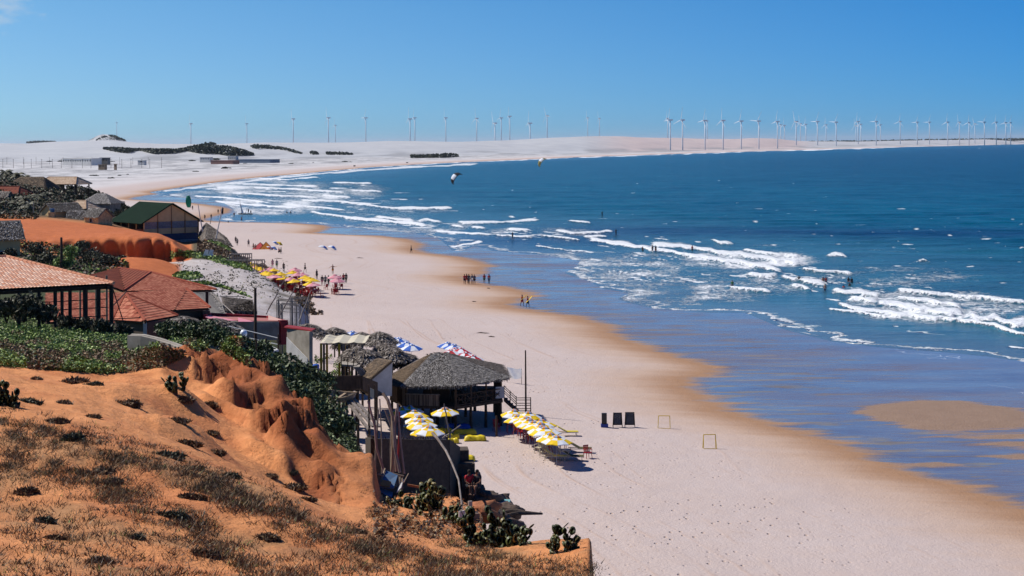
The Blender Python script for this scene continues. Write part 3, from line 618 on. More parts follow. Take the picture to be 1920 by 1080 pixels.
hf = gridfaces(*D.shape)
hf = hf[(hv[hf][:, :, 2] > 1.27).any(1)]
hv[hv[:, 2] < 1.2, 2] -= 0.8
headland = numobj('headland_terrain', hv, hf, m, 'structure', {'tint': C.reshape(-1, 3)})
bvh = BVHTree.FromPolygons([tuple(p) for p in hv.tolist()], [tuple(f) for f in hf.tolist()])
CAMP = Vector((0, 0, H))
def G(u, v, z=None):
    d = (P(u, v, 100)-CAMP).normalized(); h = bvh.ray_cast(CAMP, d, 900)
    base = on(u, v, 1.22 if z is None else z)
    if h[0] is not None and h[0].z > 1.0 and h[0].y < base.y: return h[0]
    return base
def GD(u, D):
    x = ux(u, D); h = bvh.ray_cast(Vector((x, D, 90)), Vector((0, 0, -1)), 200)
    return Vector((x, D, h[0].z if h[0] and h[0].z > 1.3 else BZ(x, D)))
def GXY(x, y): 
    h = bvh.ray_cast(Vector((x, y, 90)), Vector((0, 0, -1)), 200); return Vector((x, y, h[0].z if h[0] and h[0].z > 1.3 else BZ(x, y)))

# far plain and dunes
FK = [(-1500, 2600, 3300, 266), (-600, 2500, 3200, 266), (0, 2450, 3100, 267.5), (50, 2450, 3150, 268), (100, 2450, 3200, 264.5), (150, 2450, 3200, 263), (210, 2450, 3200, 262), (250, 2450, 3200, 266), (290, 2480, 3200, 268.5), (400, 2500, 3250, 269.5), (450, 2550, 3250, 267.5), (500, 2600, 3300, 266), (600, 2750, 3400, 266.5),
      (660, 2800, 3450, 266), (730, 2900, 3500, 263), (780, 2950, 3550, 263.5), (860, 3050, 3600, 265), (960, 3250, 3900, 262), (1000, 3300, 3950, 259.5), (1040, 3350, 4000, 257), (1100, 3450, 4100, 254.5), (1160, 3600, 4300, 254.5), (1200, 3700, 4400, 257), (1257, 3950, 4600, 257.5), (1330, 4200, 4900, 259.5), (1380, 4400, 5100, 260), (1410, 4500, 5200, 258), (1450, 4700, 5400, 259), (1500, 5000, 5800, 264),
      (1600, 5800, 6600, 265.5), (1700, 6700, 7400, 263), (1800, 7600, 8400, 262), (1900, 8700, 9600, 260), (1960, 9500, 10500, 259.5), (2100, 14000, 15500, 258.5), (2300, 22000, 24000, 256.5)]
uf = np.arange(-1500, 2300, 6.0)
fr = [[(a, d*0.86, 0.2) for a, d, e, f in FK], [(a, d*0.9, 2.0) for a, d, e, f in FK], [(a, d, 3.5) for a, d, e, f in FK], [(a, (d*.55+e*.45), 3.5+.55*(P(a, f, e).z-3.5)) for a, d, e, f in FK], [(a, e, f) for a, d, e, f in FK], [(a, e*1.12, 12) for a, d, e, f in FK], [(a, e*1.4, 2) for a, d, e, f in FK]]
DF, ZF = loft(fr, uf, [4, 8, 10, 10, 4, 3], 1)
UF = np.repeat(uf[None, :], DF.shape[0], 0); XF = (UF-960)/F*DF
zs = ss(6, 20, ZF); ZF = ZF+(fbm(XF/260, DF/200, 81, 4)-0.5)*8*(1-ss(0.8, 1, zs)*.75)*ss(2.5, 6, ZF)+(fbm(XF/60, DF/60, 83, 3)-0.5)*2.0*ss(2, 4, ZF)*(1-zs)
# scrubby hill left of centre
for (u_, d_, r_, h_, ry) in [(208, 3350, 38, 26, 60), (190, 3300, 26, 8, 60), (225, 3320, 26, 9, 60)]:
    x_ = ux(u_, d_); ZF = ZF+h_*np.exp(-(((XF-x_)/r_)**2+((DF-d_)/ry)**2)*1.4)
pink = ss(1080, 1200, UF)*(1-ss(1480, 1540, UF))
CF = np.ones(DF.shape+(3,))*np.array([.46, .465, .465]); CF = CF*(1-pink[..., None])+pink[..., None]*np.array([.52, .43, .40])
pl_ = 1-ss(4, 10, ZF); nn = fbm(XF/60, DF/160, 85, 5)
CF = CF*(1-(pl_*ss(.42, .62, nn)*.75)[..., None])+(pl_*ss(.42, .62, nn)*.75)[..., None]*np.array([.27, .27, .27])
hill = np.exp(-(((XF-ux(208, 3350))/60)**2+((DF-3340)/110)**2)*1.2); hm = ss(.25, .6, hill)*ss(.38, .5, fbm(XF/14, DF/40, 91, 4))
CF = CF*(1-hm[..., None])+hm[..., None]*np.array([.05, .055, .05])
m, t, b = newmat('dune_sand')
pos = geopos(t); ca = attr(t, 'tint').outputs['Color']; n1 = noise(t, pos, 0.02, 7, 0.7)
t.links.new(mixc(t, maprange(t, n1, 0.35, 0.7), ca, mixc(t, 1.0, ca, (0.82, 0.83, 0.86), 'MULTIPLY')), b.inputs['Base Color'])
b.inputs['Roughness'].default_value = 0.95; b.inputs['Specular IOR Level'].default_value = 0.1
fv = np.stack([XF.ravel(), DF.ravel(), ZF.ravel()], 1); ff = gridfaces(*DF.shape)
numobj('dunes', fv, ff, m, 'structure', {'tint': CF.reshape(-1, 3)})
bvf = BVHTree.FromPolygons([tuple(p) for p in fv.tolist()], [tuple(f) for f in ff.tolist()])
def GF(u, v):
    d = (P(u, v, 100)-CAMP).normalized(); h = bvf.ray_cast(CAMP, d, 60000)
    base = on(u, v, 0.8) if v > 275 else None
    if h[0] is not None and (base is None or h[0].y < base.y): return h[0]
    return base if base is not None else P(u, v, 3000)
# ------------------------------------------------------------ shared materials
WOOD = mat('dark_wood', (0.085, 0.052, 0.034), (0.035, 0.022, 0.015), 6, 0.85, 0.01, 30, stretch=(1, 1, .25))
WOODL = mat('pale_wood', (0.36, 0.27, 0.19), (0.20, 0.14, 0.09), 5, 0.85, 0.01, stretch=(1, 1, .3))
GREYW = mat('weathered_wood', (0.30, 0.26, 0.23), (0.15, 0.12, 0.10), 5, 0.85, 0.01, stretch=(1, 1, .3))
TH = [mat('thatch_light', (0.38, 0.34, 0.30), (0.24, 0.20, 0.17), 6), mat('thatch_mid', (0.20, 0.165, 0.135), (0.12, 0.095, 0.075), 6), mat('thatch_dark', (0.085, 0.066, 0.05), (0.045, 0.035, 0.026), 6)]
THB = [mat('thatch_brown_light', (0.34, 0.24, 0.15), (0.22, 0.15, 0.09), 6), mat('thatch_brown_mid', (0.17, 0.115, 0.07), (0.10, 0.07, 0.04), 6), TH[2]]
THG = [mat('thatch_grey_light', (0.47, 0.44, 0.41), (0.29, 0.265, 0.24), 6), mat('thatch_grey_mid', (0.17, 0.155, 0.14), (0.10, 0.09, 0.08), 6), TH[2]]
YWALL = mat('yellow_stone', (0.70, 0.52, 0.24), (0.30, 0.21, 0.10), 2.2, 0.9, 0.02)
TANW = mat('tan_plaster', (0.66, 0.44, 0.21), (0.56, 0.37, 0.17), 0.8, 0.9)
WHITEW = mat('white_wash', (0.55, 0.54, 0.52), (0.40, 0.385, 0.37), 1.0, 0.9)
CONC = mat('stained_concrete', (0.40, 0.355, 0.29), (0.22, 0.19, 0.15), 0.9, 0.9, 0.01)
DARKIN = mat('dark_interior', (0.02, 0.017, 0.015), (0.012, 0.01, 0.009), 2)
BLUEW = mat('blue_paint', (0.010, 0.040, 0.11), (0.008, 0.03, 0.08), 1.5, 0.7)
REDP = mat('red_paint', (0.30, 0.022, 0.025), (0.22, 0.018, 0.02), 1.5, 0.75)
GREENR = mat('green_sheet', (0.013, 0.027, 0.017), (0.010, 0.020, 0.013), 0.6, 0.95, spec=.03)
YPL = mat('yellow_vinyl', (0.72, 0.56, 0.01), (0.62, 0.46, 0.01), 1.5, 0.45, spec=.5)
BLUEC = mat('blue_cloth', (0.02, 0.11, 0.45), (0.015, 0.08, 0.36), 3, 0.7)
WHITEC = mat('white_cloth', (0.72, 0.74, 0.76), (0.62, 0.64, 0.68), 3, 0.7)
YELC = mat('yellow_cloth', (0.80, 0.54, 0.004), (0.72, 0.45, 0.004), 3, 0.7)
REDC = mat('red_cloth', (0.50, 0.02, 0.03), (0.38, 0.015, 0.02), 3, 0.7)
PINKC = mat('pink_cloth', (0.62, 0.24, 0.28), (0.52, 0.18, 0.22), 3, 0.7)
TEALC = mat('teal_cloth', (0.22, 0.42, 0.40), (0.12, 0.28, 0.30), 3, 0.7)
REDPL = mat('red_plastic', (0.36, 0.012, 0.012), (0.28, 0.01, 0.01), 3, 0.45)
METAL = mat('grey_metal', (0.32, 0.33, 0.34), (0.22, 0.22, 0.23), 5, 0.5)
CREAM = mat('cream_canvas', (0.55, 0.50, 0.38), (0.46, 0.41, 0.30), 1.5, 0.8)
BLACKB = mat('black_board', (0.012, 0.012, 0.014), (0.02, 0.02, 0.022), 4, 0.6)
CHALK = mat('chalk', (0.5, 0.5, 0.48), (0.3, 0.3, 0.3), 20, 0.9)
YP = mat('yellow_paint', (0.62, 0.43, 0.02), (0.5, 0.32, 0.02), 4, 0.5)
def tilemat(name, a, b_, s=1.4):
    m, t, b = newmat(name); pos = attr(t, 'tr').outputs['Fac']; p = geopos(t)
    n = noise(t, p, 0.9, 5, 0.7); x = math2(t, 'ADD', math2(t, 'MULTIPLY', pos, 0.6), math2(t, 'MULTIPLY', n, 0.5))
    r = t.nodes.new('ShaderNodeValToRGB'); e = r.color_ramp.elements
    e[0].position = 0.2; e[1].position = 0.85; e[0].color = (*b_, 1); e[1].color = (*a, 1); t.links.new(x, r.inputs[0])
    t.links.new(r.outputs[0], b.inputs['Base Color']); b.inputs['Roughness'].default_value = 0.9; b.inputs['Specular IOR Level'].default_value = 0.1
    return m
TILE_PALE = tilemat('pale_clay_tile', (0.80, 0.56, 0.41), (0.62, 0.27, 0.15))
TILE_RED = tilemat('red_clay_tile', (0.50, 0.20, 0.12), (0.27, 0.065, 0.038))
TILE_OLD = tilemat('old_red_tile', (0.27, 0.085, 0.05), (0.17, 0.05, 0.034))
TILE_TAN = tilemat('tan_clay_tile', (0.60, 0.46, 0.32), (0.42, 0.28, 0.18))

def tiled(name, poly, mt, parent=None, tw=0.22, tl=0.36, amp=0.026, step=0.03, th=0.05):
    """barrel-tiled roof face: poly[0]->poly[1] is the eave, the rest lies up-slope"""
    poly = [Vector(p) for p in poly]; e1 = (poly[1]-poly[0]).normalized(); far = max(poly[2:], key=lambda p: (p-poly[0]-e1*(p-poly[0]).dot(e1)).length)
    up = far-poly[0]; up = (up-e1*up.dot(e1)).normalized(); nn = e1.cross(up)
    if nn.z < 0: nn = -nn
    q = [((p-poly[0]).dot(e1), (p-poly[0]).dot(up)) for p in poly]
    s0 = min(a for a, b_ in q); s1 = max(a for a, b_ in q); t1 = max(b_ for a, b_ in q)
    ns = int((s1-s0)/tw)*6+6; nr = int(t1/tl)+1
    s = s0+np.arange(ns+1)*tw/6
    tt = []; hh = []
    for r in range(nr):
        tt += [r*tl, r*tl+tl*0.98]; hh += [step, 0]
    tt = np.array(tt); hh = np.array(hh)
    S, T = np.meshgrid(s, tt); Hh = amp*np.abs(np.sin(S/tw*math.pi))+hh[:, None]
    rnd = hash2(np.floor((S+1e-4)/tw), np.floor((T+1e-4)/tl), 5)
    V = np.array(poly[0])[None, None]+S[..., None]*np.array(e1)+T[..., None]*np.array(up)+Hh[..., None]*np.array(nn)
    Fc = gridfaces(*S.shape)
    cs = S.ravel()[Fc].mean(1); ct = T.ravel()[Fc].mean(1)
    k = np.zeros(len(Fc), bool); n = len(q)
    inn_ = np.ones(len(Fc), bool); ar = sum(q[i][0]*q[(i+1) % n][1]-q[(i+1) % n][0]*q[i][1] for i in range(n))
    for i in range(n):
        x1, y1 = q[i]; x2, y2 = q[(i+1) % n]; cr_ = (x2-x1)*(ct-y1)-(y2-y1)*(cs-x1); inn_ &= (cr_*np.sign(ar) > -0.02)
    Fc = Fc[inn_]
    o = numobj(name, V.reshape(-1, 3), Fc, mt, attrs={'tr': rnd.ravel()}, smooth=False)
    if parent: o.parent = parent
    u_ = MB(); u_.slab([poly[0]+e1*a_+up*b2-nn*0.10 for a_, b2 in q], th); uo = u_.build('roof_board', WOOD, o)
    return o
def ridgecap(mb, a, b_, r=0.12, seg=0.4):
    a = Vector(a); b_ = Vector(b_); L = (b_-a).length; n = max(1, int(L/seg))
    for i in range(n): mb.tube([a.lerp(b_, i/n)+Vector((0, 0, .04)), a.lerp(b_, (i+1.12)/n)+Vector((0, 0, .04))], [r, r*0.8], 6)
def thatch(mb, poly, n, L=0.55, wd=0.05, lift=0.06, th=0.16, fringe=0.0, w=(0.35, 0.4, 0.25)):
    poly = [Vector(p) for p in poly]; mb.cur = 1; mb.slab(poly, th)
    tris = [(poly[0], poly[i], poly[i+1]) for i in range(1, len(poly)-1)]
    ars = [((b_-a).cross(c_-a)).length for a, b_, c_ in tris]
    for _ in range(n):
        a, b_, c_ = random.choices(tris, ars)[0]
        r1, r2 = random.random(), random.random()
        if r1+r2 > 1: r1, r2 = 1-r1, 1-r2
        p = a+(b_-a)*r1+(c_-a)*r2; nn = (b_-a).cross(c_-a).normalized()
        if nn.z < 0: nn = -nn
        dn = Vector((0, 0, -1)); dn = (dn-nn*dn.dot(nn)).normalized(); sd_ = dn.cross(nn)
        dn = (dn+sd_*random.uniform(-.35, .35)).normalized(); sd_ = dn.cross(nn).normalized()*wd*random.uniform(.5, 1.3)
        l = L*random.uniform(.5, 1.2); h0 = nn*0.012; h1 = nn*lift*random.uniform(0.3, 1.4)
        mb.cur = random.choices((0, 1, 2), w)[0]
        mb.quad(p-sd_*.5+h0, p+sd_*.5+h0, p+sd_*.5+dn*l+h1, p-sd_*.5+dn*l+h1)
def fringe(mb, a, b_, n, L=0.3, wd=0.05):
    a = Vector(a); b_ = Vector(b_); e = (b_-a).normalized()
    out = Vector((e.y, -e.x, 0))
    for _ in range(n):
        p = a.lerp(b_, random.random())+Vector((0, 0, .03)); l = L*random.uniform(.4, 1.2); mb.cur = random.choices((0, 1, 2), (.25, .4, .35))[0]
        q = p+Vector((0, 0, -l))+out*random.uniform(-.05, .12)+e*random.uniform(-.08, .08)
        mb.quad(p-e*wd/2, p+e*wd/2, q+e*wd/3, q-e*wd/3)

# ------------------------------------------------------------ thatched restaurant on stilts
zf, ze, zr = 3.25, 5.05, 6.78
RX = thing('stilt_restaurant', 'large beach restaurant on wooden stilts under a grey thatched hip roof', 'restaurant', (0, 0, 0))
A_ = Vector((ux(757, 129.5), 129.5, 0)); B_ = Vector((ux(852, 128.6), 128.6, 0)); C_ = Vector((ux(940, 132), 132, 0)); D_ = Vector((ux(928, 139.5), 139.5, 0)); E_ = Vector((ux(775, 140.5), 140.5, 0)); F_k = Vector((ux(728, 133.5), 133.5, 0))
RX.location = (ux(845, 134), 134, 1.25); off = RX.location.copy()
foot = [A_, B_, C_, D_, E_, F_k]; cen = sum(foot, Vector())/6
def rl(p, z): return Vector((p.x-off.x, p.y-off.y, z-off.z))
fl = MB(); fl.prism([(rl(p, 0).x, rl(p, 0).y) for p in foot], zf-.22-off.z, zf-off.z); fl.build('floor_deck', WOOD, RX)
for a, b_ in zip(foot, foot[1:]+foot[:1]):
    n = max(1, int((b_-a).length/1.6))
    for i in range(n):
        p = a.lerp(b_, i/n); q = cen.lerp(p, .96)
        mb = MB(); mb.bar(rl(q, 1.0), rl(q, zf-.2), .12+random.random()*.03, .11, 7); mb.build('stilt', WOOD, RX)
for k in range(7):
    p = cen+Vector((random.uniform(-3, 3), random.uniform(-3, 3), 0)); mb = MB(); mb.bar(rl(p, 1.0), rl(p, zf-.2), .13, .11, 7); mb.build('stilt', WOOD, RX)
for a, b_ in zip(foot, foot[1:]+foot[:1]):
    n = max(1, int((b_-a).length/1.45))
    for i in range(n):
        p = cen.lerp(a.lerp(b_, i/n), .97); mb = MB(); mb.bar(rl(p, zf), rl(p, ze+.15), .085 if i else .13, .08, 6); mb.build('post', WOOD, RX)
mb = MB()
for a, b_ in zip(foot, foot[1:]+foot[:1]): mb.beam(rl(cen.lerp(a, .975), ze-.02), rl(cen.lerp(b_, .975), ze-.02), .1, .16)
mb.build('ring_beam', WOOD, RX)
def rail(a, b_, n, name='railing'):
    mb = MB(); a = cen.lerp(a, .985); b_ = cen.lerp(b_, .985)
    mb.beam(rl(a, zf+.92), rl(b_, zf+.92), .07, .07); mb.beam(rl(a, zf+.1), rl(b_, zf+.1), .06, .06); mb.beam(rl(a, zf+.52), rl(b_, zf+.52), .05, .05)
    for i in range(n):
        p, q = a.lerp(b_, i/n), a.lerp(b_, (i+1)/n); mb.beam(rl(p, zf+.1), rl(q, zf+.92), .045, .045); mb.beam(rl(p, zf+.92), rl(q, zf+.12), .04, .04); mb.beam(rl(p, zf), rl(p, zf+.95), .07, .07)
    mb.build(name, WOOD, RX)
rail(B_, C_, 5); rail(C_, D_, 5)
# plank counter wall and openings on the left front
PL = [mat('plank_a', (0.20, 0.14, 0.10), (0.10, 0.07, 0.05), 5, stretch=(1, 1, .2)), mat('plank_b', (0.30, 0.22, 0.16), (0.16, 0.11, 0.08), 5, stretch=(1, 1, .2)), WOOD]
mb = MB(); a, b_ = cen.lerp(A_, .99), cen.lerp(A_.lerp(B_, .68), .99); n = 34
for i in range(n):
    mb.cur = random.choice((0, 1, 1, 2)); p, q = a.lerp(b_, i/n), a.lerp(b_, (i+.9)/n); h = zf+.88+random.uniform(-.03, .03)
    mb.beam(rl((p+q)/2, zf-.15), rl((p+q)/2, h), (q-p).length, .04)
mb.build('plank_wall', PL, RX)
mb = MB(); mb.beam(rl(a, zf+.93), rl(b_, zf+.93), .22, .06); mb.build('counter', GREYW, RX)
mb = MB(); f_ = cen.lerp(F_k, .98)
for i in range(12):
    mb.cur = random.choice((0, 1, 2)); p = a.lerp(f_, (i+.5)/12); mb.beam(rl(p, zf-.1), rl(p, ze), .26, .04)
mb.build('side_wall', PL, RX)
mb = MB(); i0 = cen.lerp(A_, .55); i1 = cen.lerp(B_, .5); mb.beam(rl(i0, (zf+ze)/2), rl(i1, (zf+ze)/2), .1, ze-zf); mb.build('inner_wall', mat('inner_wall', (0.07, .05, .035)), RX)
def roofpt(p, k, z): q = cen+(p-cen)*k; return rl(q, z)
r1 = Vector((ux(806, 134.2), 134.2, 0)); r2 = Vector((ux(832, 135), 135, 0))
ev = [roofpt(p, 1.10, ze-.02) for p in foot]; ev[2] = rl(Vector((ux(952, 132.5), 132.5, 0)), ze-.0); ev[0] = rl(Vector((ux(748, 128.3), 128.3, 0)), ze-.03); ev[5] = rl(Vector((ux(719, 133), 133, 0)), ze-.15)
R1, R2 = rl(r1, zr), rl(r2, zr)
mid = (R1+R2)/2
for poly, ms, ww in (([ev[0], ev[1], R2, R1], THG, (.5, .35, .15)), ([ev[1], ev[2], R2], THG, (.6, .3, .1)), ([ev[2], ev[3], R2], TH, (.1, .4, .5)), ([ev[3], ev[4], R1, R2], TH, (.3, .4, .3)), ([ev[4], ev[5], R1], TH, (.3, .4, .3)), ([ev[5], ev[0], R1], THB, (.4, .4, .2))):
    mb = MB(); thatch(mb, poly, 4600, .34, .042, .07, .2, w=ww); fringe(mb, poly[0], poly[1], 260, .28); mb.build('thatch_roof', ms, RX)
mb = MB()
for i in range(40):
    a = R1.lerp(R2, random.random()); mb.cur = random.choice((0, 0, 1)); p = a+Vector((random.uniform(-.4, .4), random.uniform(-.3, .3), .02)); mb.quad(p, p+Vector((.06, 0, 0)), p+Vector((random.uniform(-.4, .5), random.uniform(-.4, .1), random.uniform(-.25, .12))), p+Vector((-.05, .1, -.1)))
mb.build('ridge_cap', TH, RX)
# stairs down to the beach on the right
mb = MB(); s0 = C_+Vector((0, 1.0, 0)); 
for i in range(8): mb.box(rl(s0+Vector((.25+i*.22, 0, 0)), zf-.1-i*.22), (.3, 1.1, .05))
for dy in (-.55, .55):
    mb.beam(rl(s0+Vector((.1, dy, 0)), zf-.1), rl(s0+Vector((2.0, dy, 0)), 1.4), .06, .18)
    for hh_ in (.5, .9): mb.beam(rl(s0+Vector((.1, dy, 0)), zf+hh_), rl(s0+Vector((1.15, dy, 0)), zf-1.0+hh_), .05, .05)
    for i in (0, 1, 2): mb.beam(rl(s0+Vector((.1+i*.5, dy, 0)), zf-.1-i*.5), rl(s0+Vector((.1+i*.5, dy, 0)), zf+.95-i*.45), .07, .07)
    for hh_ in (.0, .45, .9): mb.beam(rl(s0+Vector((1.15, dy, 0)), zf-1.0+hh_), rl(s0+Vector((2.3, dy, 0)), zf-1.0+hh_), .05, .05)
    mb.beam(rl(s0+Vector((2.3, dy, 0)), 1.2), rl(s0+Vector((2.3, dy, 0)), zf-.05), .07, .07)
mb.build('stairs', WOOD, RX)
mb = MB(); p = cen.lerp(C_, 1.0)+Vector((-.25, -.12, 0)); mb.box(rl(p, zf+.62), (.75, .05, .95), rz=.35); mb.build('white_sign', WHITEW, RX)
# tables and chairs inside are part of the dark clutter behind the rail
for i in range(7):
    p = cen+Vector((random.uniform(.3, 4.2), random.uniform(-3, 3), 0)); mb = MB(); q = rl(p, zf)
    mb.box(q+Vector((0, 0, .74)), (.8, .8, .05))
    for sx in (-.32, .32):
        for sy in (-.32, .32): mb.box(q+Vector((sx, sy, .36)), (.05, .05, .72))
    o = mb.build('dining_table', WOOD); o.location = off; tag(o, ['dark table on the restaurant deck nearest the front rail corner', 'dark table on the restaurant deck beside the white sign', 'dark table on the restaurant deck by the stairs', 'dark table in the middle of the restaurant deck', 'dark table on the restaurant deck behind the thick post', 'dark table at the back edge of the restaurant deck', 'dark table on the restaurant deck next to the inner wall'][i], 'table', 'tables on the restaurant deck')
    for s in (-1, 1):
        mb = MB(); q2 = q+Vector((s*.75, 0, 0)); mb.box(q2+Vector((0, 0, .44)), (.4, .42, .04)); mb.box(q2+Vector((s*.19, 0, .72)), (.04, .4, .5))
        for sx in (-.17, .17):
            for sy in (-.17, .17): mb.box(q2+Vector((sx, sy, .22)), (.04, .04, .44))
        o = mb.build('dining_chair', WOOD); o.location = off; tag(o, 'dark chair on the %s side of the table %s' % ('left' if s < 0 else 'right', ['nearest the front rail corner', 'beside the white sign', 'by the restaurant stairs', 'in the middle of the restaurant deck', 'behind the thick post', 'at the back deck edge', 'next to the inner wall'][i]), 'chair', 'chairs on the restaurant deck')

# lone poles, banner
def pole(u, v, z0, h, r, label, m_=WOOD, lean=(0, 0), name='wooden_pole', D=None):
    p = GD(u, D) if D else on(u, v, z0); o = MB(); o.tube([(0, 0, -.3), (lean[0]*.5, lean[1]*.5, h*.5), (lean[0], lean[1], h)], [r, r*.9, r*.7], 7)
    o = o.build(name, m_); o.location = p; return tag(o, label, 'pole')
pole(986, 772, 1.25, 5.3, .085, 'tall bare wooden pole standing right of the stilt restaurant stairs')
pole(931, 816, 1.25, 1.55, .1, 'short thick wooden post on the sand under the right end of the restaurant')
bp = B(951, 717); bq = B(978, 721)
bn = thing('cloth_banner', 'white cloth stretched between two thin poles behind the stilt restaurant', 'banner', bp)
dv = bq-bp
for x in (Vector(), dv):
    o = MB(); o.bar(x+Vector((0, 0, -.2)), x+Vector((0, 0, 1.55)), .03, .025); o.build('pole', GREYW, bn)
V = []; n = 12
o = MB()
for i in range(n):
    for j in range(4):
        def pt(i, j): t_ = i/n; return dv*t_+Vector((0, .10*math.sin(t_*9+j), .62+.24*j-.12*math.sin(math.pi*t_)*(1.4 if j < 2 else 1)))
        o.quad(pt(i, j), pt(i+1, j), pt(i+1, j+1), pt(i, j+1))
o.build('cloth', WHITEC, bn, True)

# ------------------------------------------------------------ small thatch shed and dark walkway left of the restaurant
sh = thing('thatch_shed', 'small shed with a steep brown thatched roof and pale gable wall beside the restaurant', 'shed', GD(700, 128)); sl_ = sh.location.copy()
L3 = lambda u, v, D: P(u, v, D)-sl_
rf = [L3(672, 706, 127), L3(693, 709.5, 124), L3(737, 679, 127), L3(708, 670, 131)]
mb = MB(); thatch(mb, [L3(673, 699, 131), L3(694, 711, 125.5), L3(735, 676, 126.5), L3(709, 671, 132)], 2200, .45, .06, .08, .14, w=(.35, .4, .25)); mb.build('thatch_roof', THB, sh)
mb = MB(); g = [L3(696, 711, 125.8), L3(734, 679, 126.8), L3(733, 742, 126.8), L3(697, 742, 125.8)]; mb.slab([p for p in g], .15); mb.build('gable_wall', WHITEW, sh)
mb = MB(); mb.slab([L3(674, 702, 130.5), L3(696, 713, 126.1), L3(696, 745, 126.1), L3(674, 736, 130.5)], .15); mb.build('side_wall', WOOD, sh)
wk = thing('plank_walkway', 'dark boarded walkway on posts leading to the stilt restaurant', 'walkway', GD(650, 118)); wl_ = wk.location.copy()
W3 = lambda u, v, D: P(u, v, D)-wl_
mb = MB(); mb.slab([W3(623, 705, 119), W3(677, 704, 119.5), W3(677, 729, 119.5), W3(623, 730, 119)], .1); mb.slab([W3(677.5, 705, 119.5), W3(706, 717, 123), W3(706, 746, 123), W3(677.5, 730, 119.5)], .1); mb.build('side_boards', WOOD, wk)
mb = MB(); mb.slab([W3(623, 729, 119), W3(677, 730, 119.5), W3(675, 724, 124), W3(621, 723, 123)], .12); mb.slab([W3(677, 730, 119.5), W3(706, 744, 123), W3(722, 738, 127), W3(690, 724, 124)], .12); mb.build('deck', WOOD, wk)
for u, D in ((625, 119.3), (671, 119.8), (692, 122), (706, 124)):
    p = W3(u, 728 if u < 680 else 740, D); mb = MB(); g = GD(u, D)-wl_; mb.bar((p.x, p.y, g.z-.3), (p.x, p.y, p.z), .11, .11, 6); mb.build('post', WOOD, wk)
mb = MB()
for k, (u1, v1, u2, v2) in enumerate([(648, 748, 692, 806), (652, 744, 700, 800), (660, 744, 712, 800)]): mb.beam(P(u1, v1, 112)-wl_, P(u2, v2, 108)-wl_, .2, .12)
mb.build('ramp_rails', GREYW, wk)
dp = thing('gate_with_cloth', 'pair of dark posts with a cream cloth panel hung between them by the ramp', 'gate', GD(700, 108)); q = dp.location.copy()
for u in (691.5, 702.5):
    mb = MB(); a = P(u, 722, 108)-q; mb.bar((a.x, a.y, -.3), a, .06, .05); mb.build('post', WOOD, dp)
mb = MB(); mb.slab([P(694, 727, 108)-q, P(702, 731, 108)-q, P(702, 748, 108)-q, P(694, 744, 108)-q], .03); mb.build('cloth_panel', CREAM, dp)
hl = thing('dugout_boat', 'grey upturned-rim wooden boat hull resting below the walkway', 'boat', P(640, 740, 112)); mb = MB()
prof = []
for i in range(13):
    t_ = i/12; x = lerp(-1.3, 1.3, t_); wd = .55*math.sin(math.pi*min(max(t_, .03), .97))**.6; ring = []
    for k in range(7):
        a = math.pi*k/6; ring.append(Vector((x, -wd*math.cos(a), -.55*math.sin(a)*math.sin(math.pi*t_)**.5+.25*(2*t_-1)**2)))
    prof.append(ring)
for i in range(12):
    for k in range(6): mb.quad(prof[i][k], prof[i+1][k], prof[i+1][k+1], prof[i][k+1])
mb.build('hull', GREYW, hl, True)
mb = MB(); mb.tube([r[0] for r in prof], .035, 5); mb.tube([r[6] for r in prof], .035, 5); mb.box((0, 0, -.08), (.2, 1.0, .04)); mb.build('gunwale', WOODL, hl); hl.rotation_euler = (.25, 0, -.5)

# ------------------------------------------------------------ palm-thatch sunshades (palapas)
def palapa(label, u, v_apex, D, r=1.6, h=2.4, rh=.95, first=[None], grp='round palm-thatch sunshades by the bar terrace', seed=0):
    t_ = thing('thatch_parasol', label, 'sunshade', (ux(u, D), D, P(u, v_apex, D).z-h), random.random()*6, grp)
    mb = MB(); mb.bar((0, 0, -.6), (0, 0, h-.1), .08, .07, 7); mb.build('post', WOODL, t_)
    mb = MB(); n = 12; rim = [Vector((r*math.cos(2*math.pi*k/n)*random.uniform(.93, 1.05), r*math.sin(2*math.pi*k/n)*random.uniform(.93, 1.05), h-rh+random.uniform(-.08, .06))) for k in range(n)]
    midr = [Vector((p.x*.5, p.y*.5, h-rh*.36)) for p in rim]; ap = Vector((0, 0, h))
    for k in range(n):
        j = (k+1) % n; thatch(mb, [midr[k], midr[j], ap], 30, .5, .09, .10, .05); thatch(mb, [rim[k], rim[j], midr[j], midr[k]], 75, .55, .10, .12, .05); fringe(mb, rim[k], rim[j], 16, .35, .07)
    mb.build('thatch_canopy', TH, t_)
    mb = MB()
    for k in range(0, n, 2): mb.bar((0, 0, h-.3), rim[k]*.9+Vector((0, 0, -.02)), .03, .025, 4)
    mb.build('rafters', WOOD, t_)
    return t_
for lb, u, v, D, r in [('round palm-thatch sunshade behind the stained wall with the painted stair stripe', 574, 606, 148, 1.9), ('round palm-thatch sunshade standing alone left of the blue parasols, against bare sand', 625, 613, 158, 1.55), ('palm-thatch sunshade just behind the cream canvas pergola', 676, 622, 150, 1.5),
                       ('tallest palm-thatch sunshade, next to the row of blue and white parasols', 709, 621, 146, 1.6), ('small palm-thatch sunshade half hidden between two larger ones', 643, 629, 160, 1.1), ('palm-thatch sunshade in front of the tallest one', 721, 642, 140, 1.55),
                       ('palm-thatch sunshade right below the cream pergola edge', 665, 649, 136, 1.4), ('palm-thatch sunshade beside the shed, second in front of the pergola', 687, 654, 134, 1.3), ('palm-thatch sunshade directly behind the small thatched shed', 733, 651, 137, 1.5), ('palm-thatch sunshade touching the left edge of the restaurant roof', 757, 661, 138, 1.6)]:
    palapa(lb, u, v, D, r)
